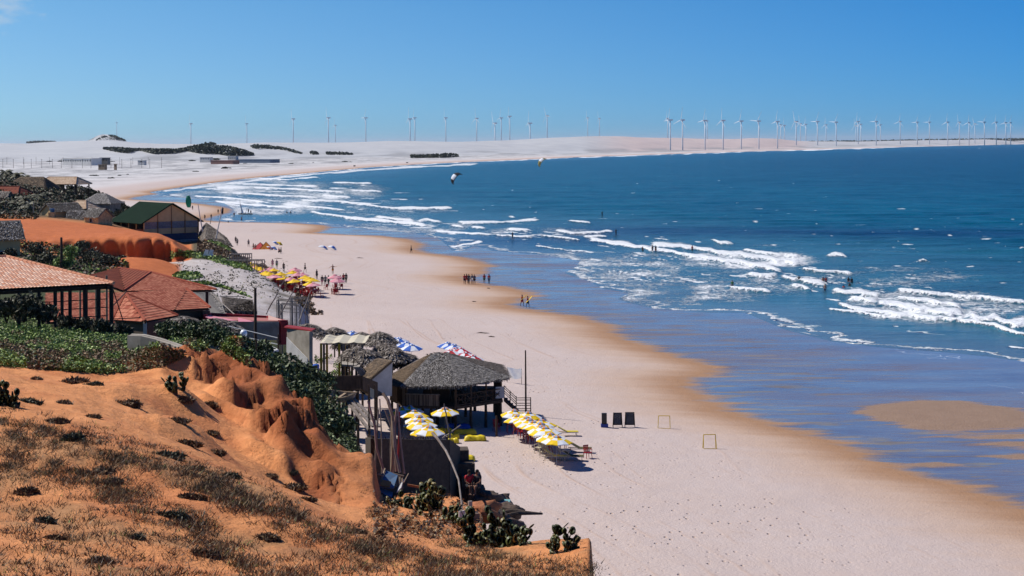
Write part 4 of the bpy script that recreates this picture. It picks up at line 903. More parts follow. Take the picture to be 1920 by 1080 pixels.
for lb, u, v, D, r in [('shaggy low palm-thatch shelter in front of the red hip roof', 341, 592, 112, 1.5), ('shaggy low palm-thatch shelter above the green hedge, left of the red terrace', 402, 596, 114, 1.8), ('round palm-thatch shelter right of the shaggy low one at the hedge', 372, 602, 116, 1.2)]:
    palapa(lb, u, v, D, r, 1.9, .8, grp='palm-thatch shelters along the hedge')
# cream pergola
pg = thing('canvas_pergola', 'pergola with yellow and brown posts under a cream canvas awning', 'pergola', GD(640, 140)); q = pg.location.copy()
zt = P(640, 640, 138).z-q.z
mb = MB()
for i in range(12):
    a, b_ = i/12, (i+1)/12; x0, x1 = ux(598, 137)-q.x, ux(683, 137)-q.x
    mb.quad(*[Vector((lerp(x0, x1, s), y, zt+.08*math.sin(s*19)+(.12 if y > 1 else 0))) for s, y in ((a, -3.2), (b_, -3.2), (b_, 1.4), (a, 1.4))])
mb.build('awning', CREAM, pg, True)
for i, u in enumerate((600, 605, 634, 641, 643, 677)):
    for y in ((-3.1, 1.2) if i % 2 == 0 else (-3.0,)):
        mb = MB(); x = ux(u, 137)-q.x; mb.box((x, y, zt/2-.2), (.18, .18, zt+.3)); mb.build('post', YP if i in (0, 2) else WOODL, pg)
mb = MB(); mb.beam((x0, -3.1, zt-.08), (x1, -3.1, zt-.08), .1, .12); mb.beam((x0, 1.2, zt-.02), (x1, 1.2, zt-.02), .1, .12); mb.build('beam', WOODL, pg)
tr_ = thing('bar_terrace', 'low wooden terrace with railings and steps in front of the thatch sunshades', 'terrace', GD(660, 130)); q = tr_.location.copy()
mb = MB(); mb.slab([P(640, 683, 129)-q, P(668, 685, 129)-q, P(672, 679, 135)-q, P(640, 677, 135)-q], .15)
for i in range(7): mb.box(P(669+i*2.2, 687+i*2.4, 129)-q, (.5, 1.2, .08))
mb.build('deck', CONC, tr_); mb = MB()
for u, v in ((640, 668), (652, 670), (663, 672), (676, 684), (686, 695)):
    a = P(u, v, 128.8)-q; mb.bar(a, (a.x, a.y, a.z-.95), .035)
mb.beam(P(640, 669, 128.8)-q, P(664, 672, 128.8)-q, .05, .05); mb.beam(P(664, 672, 128.8)-q, P(690, 700, 128.8)-q, .05, .05); mb.build('railing', WOOD, tr_)
for u in (642, 650, 660, 668): 
    mb = MB(); a = P(u, 684, 129.4)-q; mb.bar((a.x, a.y, -1), a, .1); mb.build('post', WOOD, tr_)
# stained wall with diagonal stripe
wl1 = thing('stained_wall', 'stained concrete wall end with a pale diagonal stair stripe', 'wall', GD(560, 128)); q = wl1.location.copy()
mb = MB(); mb.slab([P(538, 616, 128)-q, P(580, 622, 125)-q, P(580, 700, 125)-q, P(538, 690, 128)-q], .3); mb.build('wall_panel', CONC, wl1)
mb = MB(); n_ = Vector((-.03, -.06, 0)); mb.slab([P(538, 632, 127.7)-q+n_, P(577, 672, 124.8)-q+n_, P(577, 684, 124.8)-q+n_, P(538, 660, 127.7)-q+n_], .05); mb.build('stripe', WHITEW, wl1)
mb = MB(); mb.slab([P(533, 612, 128)-q, P(585, 619, 125)-q, P(592, 616, 130)-q, P(540, 609, 133)-q], .1); mb.build('coping', REDP, wl1)
# ------------------------------------------------------------ red-walled bar
rb = thing('red_bar_building', 'low bar building with red parapet walls and a grey front wall', 'building', GD(460, 132)); q = rb.location.copy()
def wallq(mbb, u0, v0, D0, u1, v1, D1, hgt, th=.25):
    a, b_ = P(u0, v0, D0)-q, P(u1, v1, D1)-q; mbb.slab([a, b_, b_-Vector((0, 0, hgt)), a-Vector((0, 0, hgt))], th)
mb = MB(); wallq(mb, 392, 586, 140, 503, 592, 142, 1.2); wallq(mb, 503, 592, 142, 535, 600, 137, 1.4); wallq(mb, 521, 600, 132.3, 536, 600, 133, 1.6); wallq(mb, 381, 590, 131, 392, 586, 140, 1.0); mb.build('red_parapet', REDP, rb)
mb = MB(); mb.slab([P(393, 600, 131)-q, P(521, 602, 132)-q, P(535, 600, 137)-q, P(503, 596, 142)-q, P(392, 592, 140)-q], .15); mb.build('roof_terrace', mat('pink_terrace', (.42, .16, .13), (.34, .12, .10), 1), rb)
mb = MB(); wallq(mb, 393, 602, 131, 479, 603, 131.6, 2.2); wallq(mb, 479, 603, 131.6, 522, 603, 132.2, 1.5); mb.build('front_wall', CONC, rb)
mb = MB(); wallq(mb, 522, 603, 132.1, 536, 603, 133, 1.9); mb.build('red_corner', REDP, rb)
mb = MB(); wallq(mb, 300, 627, 128, 372, 629, 128, 1.0); mb.build('low_wall', CONC, rb)
aw = MB(); aw.slab([P(393, 591, 133)-q, P(445, 601, 129.5)-q, P(400, 601, 129.5)-q, P(385, 594, 130)-q], .05); aw.build('pink_awning', PINKC, rb)
aw = MB(); aw.slab([P(446, 595, 133)-q, P(476, 603, 130)-q, P(447, 603, 130)-q], .05); aw.build('pink_awning', PINKC, rb)
aw = MB(); aw.slab([P(503, 591, 141)-q, P(533, 601, 134)-q, P(503, 600, 134)-q], .05); aw.build('pale_awning', mat('peach_cloth', (.6, .38, .30), (.5, .3, .24)), rb)
# long grey thatch sheds behind it
def thatchroof(name, label, pts, ms=THG, n=1500, walls=None, base=None, ww=(.4, .35, .25), wm=WOOD, L=.5, wd=.07):
    p0 = P(*pts[0][0]) if isinstance(pts[0][0], tuple) else P(*pts[0]); g = GD(*(base or ((pts[0] if not isinstance(pts[0][0], tuple) else pts[0][0])[0], p0.y))); t_ = thing(name, label, 'hut', g)
    polys = pts if isinstance(pts[0][0], tuple) else [pts]
    for pl in polys:
        mb = MB(); pp = [P(*a)-g for a in pl]; thatch(mb, pp, n, L, wd, .1, .14, w=ww); fringe(mb, pp[0], pp[1], 80, .35, .08); mb.build('thatch_roof', ms, t_)
    for wq in (walls or []):
        m_ = wq[-1] if not isinstance(wq[-1], tuple) else wm; wq = [a for a in wq if isinstance(a, tuple)]
        mb = MB(); mb.slab([P(*a)-g for a in wq], .15); mb.build('wall', m_, t_)
    return t_
thatchroof('thatch_shed', 'pale grey thatched lean-to behind the red tiled roofs', [[(392, 597, 150), (428, 600, 148), (412, 560, 156), (398, 546, 160), (360, 541, 160)]], THG, 1800, ww=(.8, .15, .05))
thatchroof('thatch_shed', 'ragged thatched shelter with a broken sloping roof above the red parapet', [[(420, 583, 152), (482, 584, 152), (472, 562, 160), (415, 556, 160)]], TH, 1500, walls=[[(425, 580, 153), (480, 581, 153), (480, 596, 153), (425, 596, 153)]])
mb = MB(); mb.tube([P(395, 549, 158), P(440, 590, 150)], .06); mb.tube([P(414, 556, 157), P(455, 556, 157)], .04); o = mb.build('fallen_branch', GREYW); tag(o, 'bare grey branch leaning over the thatched lean-to', 'branch')
# steel-pipe swing frames
for k, (u0, u1, v0, v1, D, lb) in enumerate([(519, 553, 563, 577, 172, 'rusty pipe goal-like frame, the left and lower of the frames by the leaning poles'), (525, 561, 571, 590, 160, 'double pipe frame with several crossbars, nearest of the frames on the sand'), (544, 577, 559, 582, 170, 'pipe frame standing right of the other two, reached by a leaning pole')]):
    g = GXY(ux(u0, D), D); fr_ = thing('pipe_frame', lb, 'frame', g, 0, 'pipe frames on the sand'); a = P(u0, v0, D)-g; b_ = P(u1, v0+2, D)-g
    mb = MB(); mb.bar(a, b_, .045); mb.bar(a+Vector((0, 1.0, .05)), b_+Vector((0, 1.0, .05)), .045); mb.bar(a-Vector((0, 0, .35)), b_-Vector((0, 0, .35)), .03)
    if k == 1: mb.bar(a-Vector((0, 0, .7)), b_-Vector((0, 0, .7)), .03)
    mb.build('crossbars', GREYW, fr_)
    for p in (a, b_, a+Vector((0, 1, 0)), b_+Vector((0, 1, 0)), a.lerp(b_, .12), a.lerp(b_, .88)):
        mb = MB(); mb.bar((p.x, p.y, -.2), p, .05); mb.build('leg', GREYW, fr_)
def lean(label, a, b_, r, m_=GREYW, cat='pole', name='leaning_pole', n=7, wob=.03, r2=None, mid=None):
    a = Vector(a); b_ = Vector(b_); pts = []
    for i in range(n+1):
        t_ = i/n; p = a.lerp(b_, t_)
        if mid: p = p+Vector(mid)*math.sin(math.pi*t_)
        pts.append(p-a+Vector((random.uniform(-wob, wob), 0, 0)))
    mb = MB(); mb.tube(pts, [lerp(r, r2 or r*.5, i/n) for i in range(n+1)], 7); o = mb.build(name, m_); o.location = a; return tag(o, label, cat)
lean('long leaning pole rising from the red parapet towards the yellow parasols', P(499, 589, 142), P(537, 518, 142), .07)
lean('long leaning pole in the middle of the three over the pipe frames', P(523, 595, 140), P(557, 532, 140), .07)
lean('long leaning pole furthest right, beside the right pipe frame', P(560, 604, 140), P(583, 545, 142), .07)
lean('leaning bamboo flagpole nearest the green-roofed building', P(380, 434, 330), P(371, 383, 330), .14, WHITEW)
lean('leaning bamboo flagpole with a dark rag at its tip, beyond the thatched hut', P(405, 447, 325), P(417, 388, 325), .14, WHITEW)
mb = MB(); a = P(417, 388, 325); mb.slab([a, a+Vector((.25, 0, -.3)), a+Vector((.15, 0, -1.6)), a+Vector((-.3, 0, -1.2))], .03); tag(mb.build('rag_flag', DARKIN), 'dark rag tied to the tip of the leaning bamboo flagpole', 'flag')
lean('thin leaning stick behind the thatched hut on the beach', P(394, 420, 345), P(396, 406, 345), .08, GREYW)
pole(477, 700, 0, P(477, 540, 122).z-GD(477, 122).z, .14, 'tall dark utility pole in front of the red bar building', D=122)
pole(114, 0, 0, P(114, 445, 215).z-GD(114, 215).z, .22, 'dark utility pole before the red cliff, behind the pale tiled pavilion', D=215)
# ------------------------------------------------------------ yellow lookout deck with globe lamp
ld = thing('lookout_deck', 'small white platform with brown railing posts and a yellow side panel above the hedge', 'deck', GD(500, 96)); q = ld.location.copy()
mb = MB(); mb.slab([P(463, 663, 95)-q, P(489, 665, 93)-q, P(523, 655, 97)-q, P(508, 648, 101)-q, P(463, 650, 101)-q], .12); mb.build('platform', WHITEW, ld)
mb = MB(); mb.slab([P(462, 641, 98)-q, P(507, 640, 99)-q, P(507, 655, 99)-q, P(462, 657, 98)-q], .06); mb.build('yellow_panel', YP, ld)
for u, v, D in ((481, 663, 94), (499, 661, 95), (522, 653, 97)):
    a = P(u, v, D)-q; mb = MB(); mb.bar((a.x, a.y, a.z-.35), (a.x, a.y, a.z+.85), .06); mb.build('post', WOOD, ld)
mb = MB(); mb.bar(P(430, 612, 104)-q, P(522, 634, 97)-q, .03); mb.bar(P(404, 620, 104)-q, P(522, 646, 97)-q, .03); mb.build('handrail', METAL, ld)
for u, v, D in ((463, 668, 94), (500, 668, 96)):
    a = P(u, 660, D+2)-q; g = GD(u, D+2)-q; mb = MB(); mb.bar((a.x, a.y, g.z-.4), a, .08); mb.build('leg', WOOD, ld)
lp = thing('globe_lamp', 'unlit glass globe lamp on a short wooden post by the yellow panel', 'lamp', P(457, 648, 98)); mb = MB(); mb.bar((0, 0, -1), (0, 0, .5), .1); mb.build('post', WOODL, lp)
mb = MB(); mb.lathe([(.001, .5), (.12, .52), (.2, .62), (.23, .74), (.2, .86), (.12, .95), (.001, .98)], n=14); mb.build('globe', mat('frosted_globe', (.75, .78, .8), (.7, .73, .76), 3, .25, spec=.6), lp, True)
lc = thing('litter_bin', 'blue lidded bin on a white stand among the bushes', 'bin', P(592, 700, 110)); mb = MB(); mb.lathe([(.001, 0), (.22, 0), (.25, .55), (.2, .62), (.001, .64)], n=12); mb.build('bin_body', BLUEC, lc); mb = MB(); mb.box((0, 0, -.35), (.45, .45, .7)); mb.build('stand', WHITEW, lc)
# cement retaining wall on the slope
cw_ = []
for (u, v, D) in [(245, 628, 79), (270, 629, 78.5), (300, 636, 78), (330, 646, 77), (352, 654, 76), (372, 663, 75)]: cw_.append(P(u, v, D))
g = cw_[0].copy(); t_ = thing('retaining_wall', 'curved bare cement wall running down the green slope', 'wall', g); mb = MB()
for a, b_ in zip(cw_[:-1], cw_[1:]): mb.slab([a-g, b_-g, b_-g-Vector((0, 0, 1.4)), a-g-Vector((0, 0, 1.4))], .22)
mb.build('wall_face', CONC, t_)
mb = MB()
for a, b_ in zip(cw_[:-1], cw_[1:]): mb.slab([a-g+Vector((0, -.05, .03)), b_-g+Vector((0, -.05, .03)), b_-g+Vector((0, .3, .03)), a-g+Vector((0, .3, .03))], .06)
mb.build('coping', CONC, t_)
# ------------------------------------------------------------ pale tiled pavilion, left foreground
pv = thing('tiled_pavilion', 'open pavilion with dark posts under a large pale clay-tile hip roof', 'pavilion', GD(100, 96)); q = pv.location.copy()
c1 = P(213, 532, 95); dirv = (P(0, 545, 92)-c1); c0 = c1+dirv*1.9; c0.z = c1.z-.05
apx = P(12, 482, 100); apx2 = apx+(c0-c1).normalized()*6
cb = P(146, 511, 103); cb.z = c1.z
tiled('tile_roof', [c0-q, c1-q, apx-q, apx2-q], TILE_PALE, pv, tw=.2, tl=.34)
tiled('tile_roof', [c1-q, cb-q, apx-q], TILE_PALE, pv)
mb = MB(); ridgecap(mb, c1-q, apx-q, .12, .38); ridgecap(mb, apx-q, apx2-q, .12, .38); mb.build('ridge_tiles', TILE_PALE, pv)
e = (c0-c1).normalized(); bk = Vector((-e.y, e.x, 0)); bk = -bk if bk.y < 0 else bk
mb = MB(); mb.beam(c0-q+bk*.3-Vector((0, 0, .22)), c1-q+bk*.3-Vector((0, 0, .22)), .14, .2); mb.beam(c1-q+e*.3-Vector((0, 0, .22)), cb-q+e*.3-Vector((0, 0, .22)), .14, .2); mb.build('eave_beam', WOOD, pv)
L_ = (c0-c1).length
def ppost(p, r, m_=WOOD, lo=None):
    g = GXY(p.x, p.y); mb = MB(); mb.bar((p.x-q.x, p.y-q.y, g.z-q.z-.4), (p.x-q.x, p.y-q.y, c1.z-q.z-.15), r, r, 7); mb.build('post', m_, pv)
for u, r in ((210, .13), (189, .12), (167, .15), (142, .11), (129, .10), (118, .11), (92, .10), (60, .11), (28, .1), (-30, .12), (-80, .12)):
    t_ = (ux(u, 95)-c1.x)/(c0.x-c1.x); ppost(c1+(c0-c1)*t_+bk*.35, r)
for u in (200, 180, 150, 105): ppost(P(u, 532, 103), .07, WOODL)
mb = MB(); g = c1-q+bk*.3; 
for k in range(3): mb.beam(g+e*.3-Vector((0, 0, 1.9-k*.5)), g+e*L_*.45-Vector((0, 0, 1.9-k*.5)), .05, .05)
mb.build('rail', WOOD, pv)
mb = MB(); mb.bar(c1-q+Vector((-.1, .3, -.4)), P(232, 605, 94)-q, .035); mb.bar(P(213, 572, 94)-q, P(236, 548, 99)-q, .035); mb.bar(P(213, 598, 94)-q, P(262, 596, 98)-q, .03); mb.build('brace', WOOD, pv)
# ------------------------------------------------------------ red tiled complex
rt = thing('red_tiled_house', 'house with several joined red clay-tile roofs next to the pale pavilion', 'house', GD(300, 135)); q = rt.location.copy()
def TR(name, pts, m_, **k): return tiled(name, [P(*a)-q for a in pts], m_, rt, **k)
TR('tile_roof', [(85, 604, 124), (214, 607, 123), (236, 549, 135.5), (85, 546, 136)], TILE_RED, tw=.25, tl=.4)
TR('tile_roof', [(156, 519, 138), (233, 546, 136), (222, 502, 150)], TILE_OLD, tw=.22)
TR('tile_roof', [(233, 546, 136), (283, 510.5, 146), (222, 502, 150)], TILE_OLD, tw=.22)
TR('tile_roof', [(233, 546, 136), (406, 544, 140), (283, 511, 146)], TILE_RED, tw=.25, tl=.4)
TR('tile_roof', [(240, 584, 126), (326, 582, 127.5), (350, 543, 138), (234, 549, 135)], TILE_RED, tw=.25, tl=.4)
TR('tile_roof', [(326, 582, 127.5), (394, 578, 133), (350, 543, 138)], TILE_RED, tw=.25, tl=.4)
TR('tile_roof', [(211, 600, 118), (272, 604, 113.5), (236, 551, 121.5)], TILE_RED, tw=.25, tl=.4)
TR('tile_roof', [(272, 603, 113.5), (333, 592, 120), (236, 551, 121.5)], TILE_RED, tw=.25, tl=.4)
mb = MB(); ridgecap(mb, P(236, 551, 121.5)-q, P(272, 602, 113.5)-q); ridgecap(mb, P(236, 551, 121.5)-q, P(333, 592, 120)-q); ridgecap(mb, P(236, 551, 121.5)-q, P(211, 600, 118)-q)
ridgecap(mb, P(283, 511, 146)-q, P(233, 545, 136)-q); ridgecap(mb, P(283, 511, 146)-q, P(405, 543, 140)-q); ridgecap(mb, P(283, 511, 146)-q, P(222, 503, 150)-q); ridgecap(mb, P(350, 542, 138)-q, P(394, 577, 133)-q); mb.build('ridge_tiles', TILE_RED, rt)
mb = MB()
for pts in ([(273, 604, 114), (306, 599, 117), (306, 640, 117), (273, 640, 114)],): mb.slab([P(*a)-q for a in pts], .2)
mb.build('front_wall', mat('red_brown_wall', (.20, .08, .05), (.13, .05, .035), 1), rt)
mb = MB(); mb.slab([P(325, 584, 129)-q, P(390, 582, 134)-q, P(390, 612, 134)-q, P(325, 612, 129)-q], .2); mb.slab([P(215, 602, 118.4)-q, P(270, 606, 114.4)-q, P(270, 640, 114.4)-q, P(215, 640, 118.4)-q], .2); mb.build('side_wall', mat('inner_wall', (.07, .05, .035)), rt)
for u, v, D in ((272, 604, 113.8), (378, 580, 132), (388, 545, 139), (332, 594, 119.5)):
    mb = MB(); a = P(u, v, D)-q; mb.box((a.x, a.y, a.z-1.6), (.22, .22, 3.1)); mb.build('pillar', WHITEW if u in (272,) else WOOD, rt)
# ------------------------------------------------------------ generic houses
def window(parent, c, wd, ht, rz, glass=None, frame=None):
    mb = MB(); ex = Vector((math.cos(rz), math.sin(rz), 0)); n_ = Vector((math.sin(rz), -math.cos(rz), 0)); c = Vector(c)+n_*.04
    for s in (-1, 1): mb.box(c+ex*s*wd/2, (.08, .1, ht+.1), rz); mb.box(c+Vector((0, 0, s*ht/2)), (wd, .1, .08), rz)
    o = mb.build('window', frame or WHITEW, parent); mb = MB(); mb.box(c-n_*.0, (wd-.08, .03, ht-.08), rz); mb.build('pane', glass or DARKIN, o); return o
def house(label, u, vb, D, w, d, hw, rise, rz, kind, wallm, cat='house', hip=0.0, over=.45, name='house', wins=(), tm=None, ww=(.4, .35, .25), open_=False, n=900, zb=None):
    """ridge runs along local x (width w); local -y faces the viewer when rz = 0"""
    loc = P(u, vb, D) if zb is None else Vector((ux(u, D), D, zb))
    t_ = thing(name, label, cat, loc, rz)
    if not open_:
        mb = MB(); x, y = w/2, d/2; z0 = -2.5
        for a, b_ in (((-x, -y), (x, -y)), ((x, -y), (x, y)), ((x, y), (-x, y)), ((-x, y), (-x, -y))): mb.slab([(a[0], a[1], z0), (b_[0], b_[1], z0), (b_[0], b_[1], hw), (a[0], a[1], hw)], .02)
        if not hip:
            for s in (-1, 1): mb.quad((s*x, -y, hw), (s*x, y, hw), (s*x, 0, hw+rise))
        mb.build('wall', wallm, t_)
    else:
        for sx in (-1, -.33, .33, 1):
            for sy in (-1, 1):
                mb = MB(); mb.box((sx*(w/2-.2), sy*(d/2-.2), hw/2-1), (.28, .28, hw+2)); mb.build('post', wallm, t_)
    X = w/2+over; Yd = d/2+over; ze_ = hw-over*rise/(d/2); hx = X-hip
    faces = [[(-X, -Yd, ze_), (X, -Yd, ze_), (hx, 0, hw+rise), (-hx, 0, hw+rise)], [(X, Yd, ze_), (-X, Yd, ze_), (-hx, 0, hw+rise), (hx, 0, hw+rise)]]
    if hip: faces += [[(X, -Yd, ze_), (X, Yd, ze_), (hx, 0, hw+rise)], [(-X, Yd, ze_), (-X, -Yd, ze_), (-hx, 0, hw+rise)]]
    for f in faces:
        f = [Vector(a)+Vector((0, 0, .1)) for a in f]
        if kind == 'tile': tiled('tile_roof', f, tm, t_, tw=.4, tl=.6, amp=.05, step=.045)
        elif kind == 'sheet':
            mb = MB(); mb.slab(f, .12); mb.build('sheet_roof', tm, t_)
        else:
            mb = MB(); thatch(mb, f, n, .5, .12, .10, .2, w=ww); fringe(mb, f[0], f[1], 60, .3, .12); mb.build('thatch_roof', kind, t_)
    if kind == 'tile':
        mb = MB(); ridgecap(mb, (-hx, 0, hw+rise+.1), (hx, 0, hw+rise+.1), .16, .6)
        if hip:
            for sx in (-1, 1):
                for sy in (-1, 1): ridgecap(mb, (sx*X, sy*Yd, ze_+.12), (sx*hx, 0, hw+rise+.1), .16, .6)
        mb.build('ridge_tiles', tm, t_)
    for (fx, fz, ww_, hh_) in wins: window(t_, (fx*w/2, -d/2, fz), ww_, hh_, 0)
    return t_
DV = mat('village_stone', (0.30, 0.26, 0.21), (0.16, 0.13, 0.10), 1, .9)
house('white-walled house with a red tiled roof among the palms at the left edge', 18, 382, 400, 10, 7, 2.4, 1.8, -.35, 'tile', WHITEW, tm=TILE_OLD, hip=2.5, wins=((.2, .9, 1, 1),))
house('big hut with a dark brown thatched roof behind the palms', 60, 366, 425, 11, 8, 2.2, 2.6, -.2, THB, DV, ww=(.2, .4, .4), n=1500, hip=2.5, cat='hut')
house('open hilltop pavilion under a pale tan tile roof with square white-framed posts', 118, 362, 440, 12, 8, 2.6, 1.7, -.25, 'tile', WOOD, tm=TILE_TAN, open_=True, cat='pavilion', hip=2.2)
house('hut with a pale grey thatched hip roof just left of the dark green roof ridge', 190, 392, 395, 7.5, 6, 1.8, 2.0, -.2, THG, DV, hip=3, ww=(.65, .25, .1), n=1400, cat='hut')
house('small house under a sand-coloured tiled hip roof between the thatched huts', 153, 403, 372, 6.2, 5, 1.7, 1.5, -.4, 'tile', DV, tm=TILE_TAN, hip=2.3)
hA = house('tan house with a dark thatched gable roof and a blue water tank in front', 116, 417, 348, 6.5, 5.5, 2.7, 1.5, .75, THG, TANW, ww=(.1, .35, .55), wins=((-.1, .7, .9, 1.5),), n=1300)
house('lean-to with dark thatch reaching almost to the ground between two yellow houses', 149, 424, 345, 4.2, 5, .9, 2.4, .1, THG, DV, ww=(.15, .4, .45), n=1100, cat='hut')
house('small yellow stone house with one dark window under a thatched roof', 184, 423, 336, 4.4, 3.8, 2.1, 1.5, -.6, THG, YWALL, ww=(.2, .4, .4), wins=((0, 1.2, .8, .9),), n=1100, over=.3)
house('hut with a dark ragged thatched roof at the far left edge of the palms', -6, 392, 385, 7, 5, 2.0, 2.2, -.3, TH, DV, n=1100, cat='hut')
hB = house('yellow house with a steep dark thatched roof cut by the left edge of the picture', -14, 492, 258, 7.5, 6, 4.3, 2.3, .5, THG, TANW, ww=(.2, .4, .4), n=1900, wins=((.3, 1.4, 1.5, 1.1),), over=.7)
tk = thing('water_tank', 'blue plastic water tank on a yellow stone tower', 'water tank', P(98, 418, 341)); mb = MB(); mb.box((0, 0, 1.0), (1.35, 1.2, 2.6)); mb.build('tower', YWALL, tk); mb = MB(); mb.lathe([(.001, 2.3), (.45, 2.3), (.55, 2.95), (.6, 3.0), (.001, 3.06)], n=14); mb.build('tank', mat('blue_tank', (.03, .16, .40), (.02, .12, .32), 2, .4), tk, True)
for lb, u, v, D, hh in (('pale slender street pole by the tan house', 63, 418, 345, 4.6), ):
    o = MB(); o.bar((0, 0, -1), (0, 0, hh), .12, .09); o = o.build('street_pole', CONC); o.location = P(u, v, D); tag(o, lb, 'pole')
# green-roofed building
gb = thing('green_roof_building', 'large three-storey tan and blue building with a dark green sheet roof', 'building', (0, 0, 0))
a0 = P(270, 417, 335); b0 = P(372, 413, 343); b0.z = a0.z; ex = (b0-a0); W_ = ex.length; ex.normalize(); bk = Vector((-ex.y, ex.x, 0))
gb.location = a0; gb.rotation_euler = (0, 0, math.atan2(ex.y, ex.x)); DP = 14.5; RS = P(321, 383, 339).z-a0.z
def faceq(mbb, x0, z0, x1, z1, y=0, th=.2): mbb.slab([(x0, y, z0), (x1, y, z0), (x1, y, z1), (x0, y, z1)], th)
ZB = 1.2-a0.z
mb = MB(); mb.quad((0, .1, -.0), (W_, .1, 0), (W_, .1, .2), (W_/2, .1, RS), (0, .1, .2)); faceq(mb, 0, -2.6, W_, -1.45, .1); mb.build('gable_wall', TANW, gb)
mb = MB()
for i in range(5): mb.box((i*W_/4, .0, -1.2), (.16, .16, 2.9))
for i in (1, 2, 3): mb.box((i*W_/4, .02, lerp(.2, RS, 1-abs(i-2)/2)/2), (.1, .1, lerp(.2, RS, 1-abs(i-2)/2)))
mb.build('pilaster', mat('brown_trim', (.22, .13, .06), (.16, .09, .04)), gb)
mb = MB(); faceq(mb, 0, -4.0, W_, -2.62, .1); mb.build('blue_band', BLUEW, gb)
mb = MB(); faceq(mb, 0, ZB, W_, -5.0, .1); mb.build('blue_base', BLUEW, gb)
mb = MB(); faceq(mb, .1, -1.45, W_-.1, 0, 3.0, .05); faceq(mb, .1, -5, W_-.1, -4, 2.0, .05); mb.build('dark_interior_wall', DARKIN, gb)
for i in range(4):
    mb = MB(); x0, x1 = i*W_/4+.25, (i+1)*W_/4-.2
    for k in range(12): x = lerp(x0, x1, k/11); mb.box((x, .1, -.72), (.035, .03, 1.35))
    for k in range(6): mb.box(((x0+x1)/2, .1, -1.35+k*.25), (x1-x0, .03, .035))
    mb.build('lattice_window', WHITEC, gb)
mb = MB()
for k in range(40): mb.box((lerp(.2, W_-.2, k/39), .1, -4.5), (.05, .03, 1.0))
for k in range(4): mb.box((W_/2, .1, -4.9+k*.27), (W_-.3, .03, .05))
mb.build('lower_lattice', WHITEC, gb)
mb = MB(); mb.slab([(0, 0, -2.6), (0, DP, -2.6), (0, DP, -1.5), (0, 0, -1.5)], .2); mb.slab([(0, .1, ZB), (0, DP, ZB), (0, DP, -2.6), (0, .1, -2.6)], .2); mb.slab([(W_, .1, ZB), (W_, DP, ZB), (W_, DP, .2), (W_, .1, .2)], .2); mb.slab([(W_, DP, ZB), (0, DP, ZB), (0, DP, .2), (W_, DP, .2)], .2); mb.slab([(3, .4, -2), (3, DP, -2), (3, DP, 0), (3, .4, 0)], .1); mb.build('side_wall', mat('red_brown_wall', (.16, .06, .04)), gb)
for k in range(5):
    mb = MB(); mb.box((0, k*DP/4, -.8), (.18, .18, 1.8)); mb.build('side_post', TANW, gb)
for s in (0, 1):
    X0 = -.9 if s == 0 else W_+.9; zl = -.9*RS/(W_/2)+.25
    mb = MB(); mb.slab([(X0, -.6, zl), (W_/2, -.6, RS+.25), (W_/2, DP+.6, RS+.25), (X0, DP+.6, zl)], .14); mb.build('sheet_roof', GREENR, gb)
    mb = MB(); mb.beam((X0, -.62, zl-.05), (W_/2, -.62, RS+.2), .06, .25); mb.build('barge_board', GREENR, gb)
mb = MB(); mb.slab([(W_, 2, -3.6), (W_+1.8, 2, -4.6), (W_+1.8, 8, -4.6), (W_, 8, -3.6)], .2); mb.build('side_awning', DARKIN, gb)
for y in (2.2, 7.8):
    mb = MB(); mb.box((W_+1.7, y, (-4.6+ZB)/2), (.2, .2, -4.6-ZB)); mb.build('awning_post', WOOD, gb)
# thatched beach hut right of it
thatchroof('beach_hut', 'low ragged thatched hut on the slope right of the green-roofed building', [[(385, 448, 330), (437, 462, 322), (425, 445, 332), (387, 417, 345)], [(375, 436, 342), (385, 448, 330), (387, 417, 345)]], TH, 1500, ww=(.25, .4, .35), L=.9, wd=.16)
# wooden viewing racks on the white slope
for lb, u0, u1, v0, v1, D in (('ramshackle pole table frame, upper of the two on the white slope', 430, 468, 477, 487, 270), ('ramshackle pole table frame, lower of the two beside the yellow parasols', 420, 492, 489, 500, 258)):
    g = GD((u0+u1)/2, D); t_ = thing('pole_rack', lb, 'rack', g, 0, 'pole frames on the slope'); q = g
    mb = MB(); a, b_ = P(u0, v0, D)-q, P(u1, v0+1, D)-q; b_.z = a.z
    for dy in (0, 2.2): mb.bar(a+Vector((0, dy, 0)), b_+Vector((0, dy, 0)), .07); mb.bar(a+Vector((0, dy, -.7)), b_+Vector((0, dy, -.7)), .06)
    for k in range(9): p = a.lerp(b_, k/8); mb.bar(p, p+Vector((0, 2.3, 0)), .05)
    mb.build('top_rails', GREYW, t_)
    for k in range(6):
        p = a.lerp(b_, k/5)
        for dy in (0, 2.2): mb = MB(); mb.bar((p.x, dy, -1.8), (p.x, dy, a.z), .08); mb.build('leg', GREYW, t_)
# white fence bits and signs by the slope
for lb, u, v, D in (('small white upturned plastic table by the building corner', 386, 479, 272), ('second small white plastic seat right of the upturned table', 395, 479, 271)):
    o = MB(); o.slab([(-.5, 0, 0), (.3, 0, 0), (.5, 0, 1.0), (-.1, 0, 1.1)], .05); o.box((0, .3, .2), (.8, .5, .05)); o = o.build('plastic_stool', WHITEC); o.location = P(u, v+1, D); tag(o, lb, 'seat')

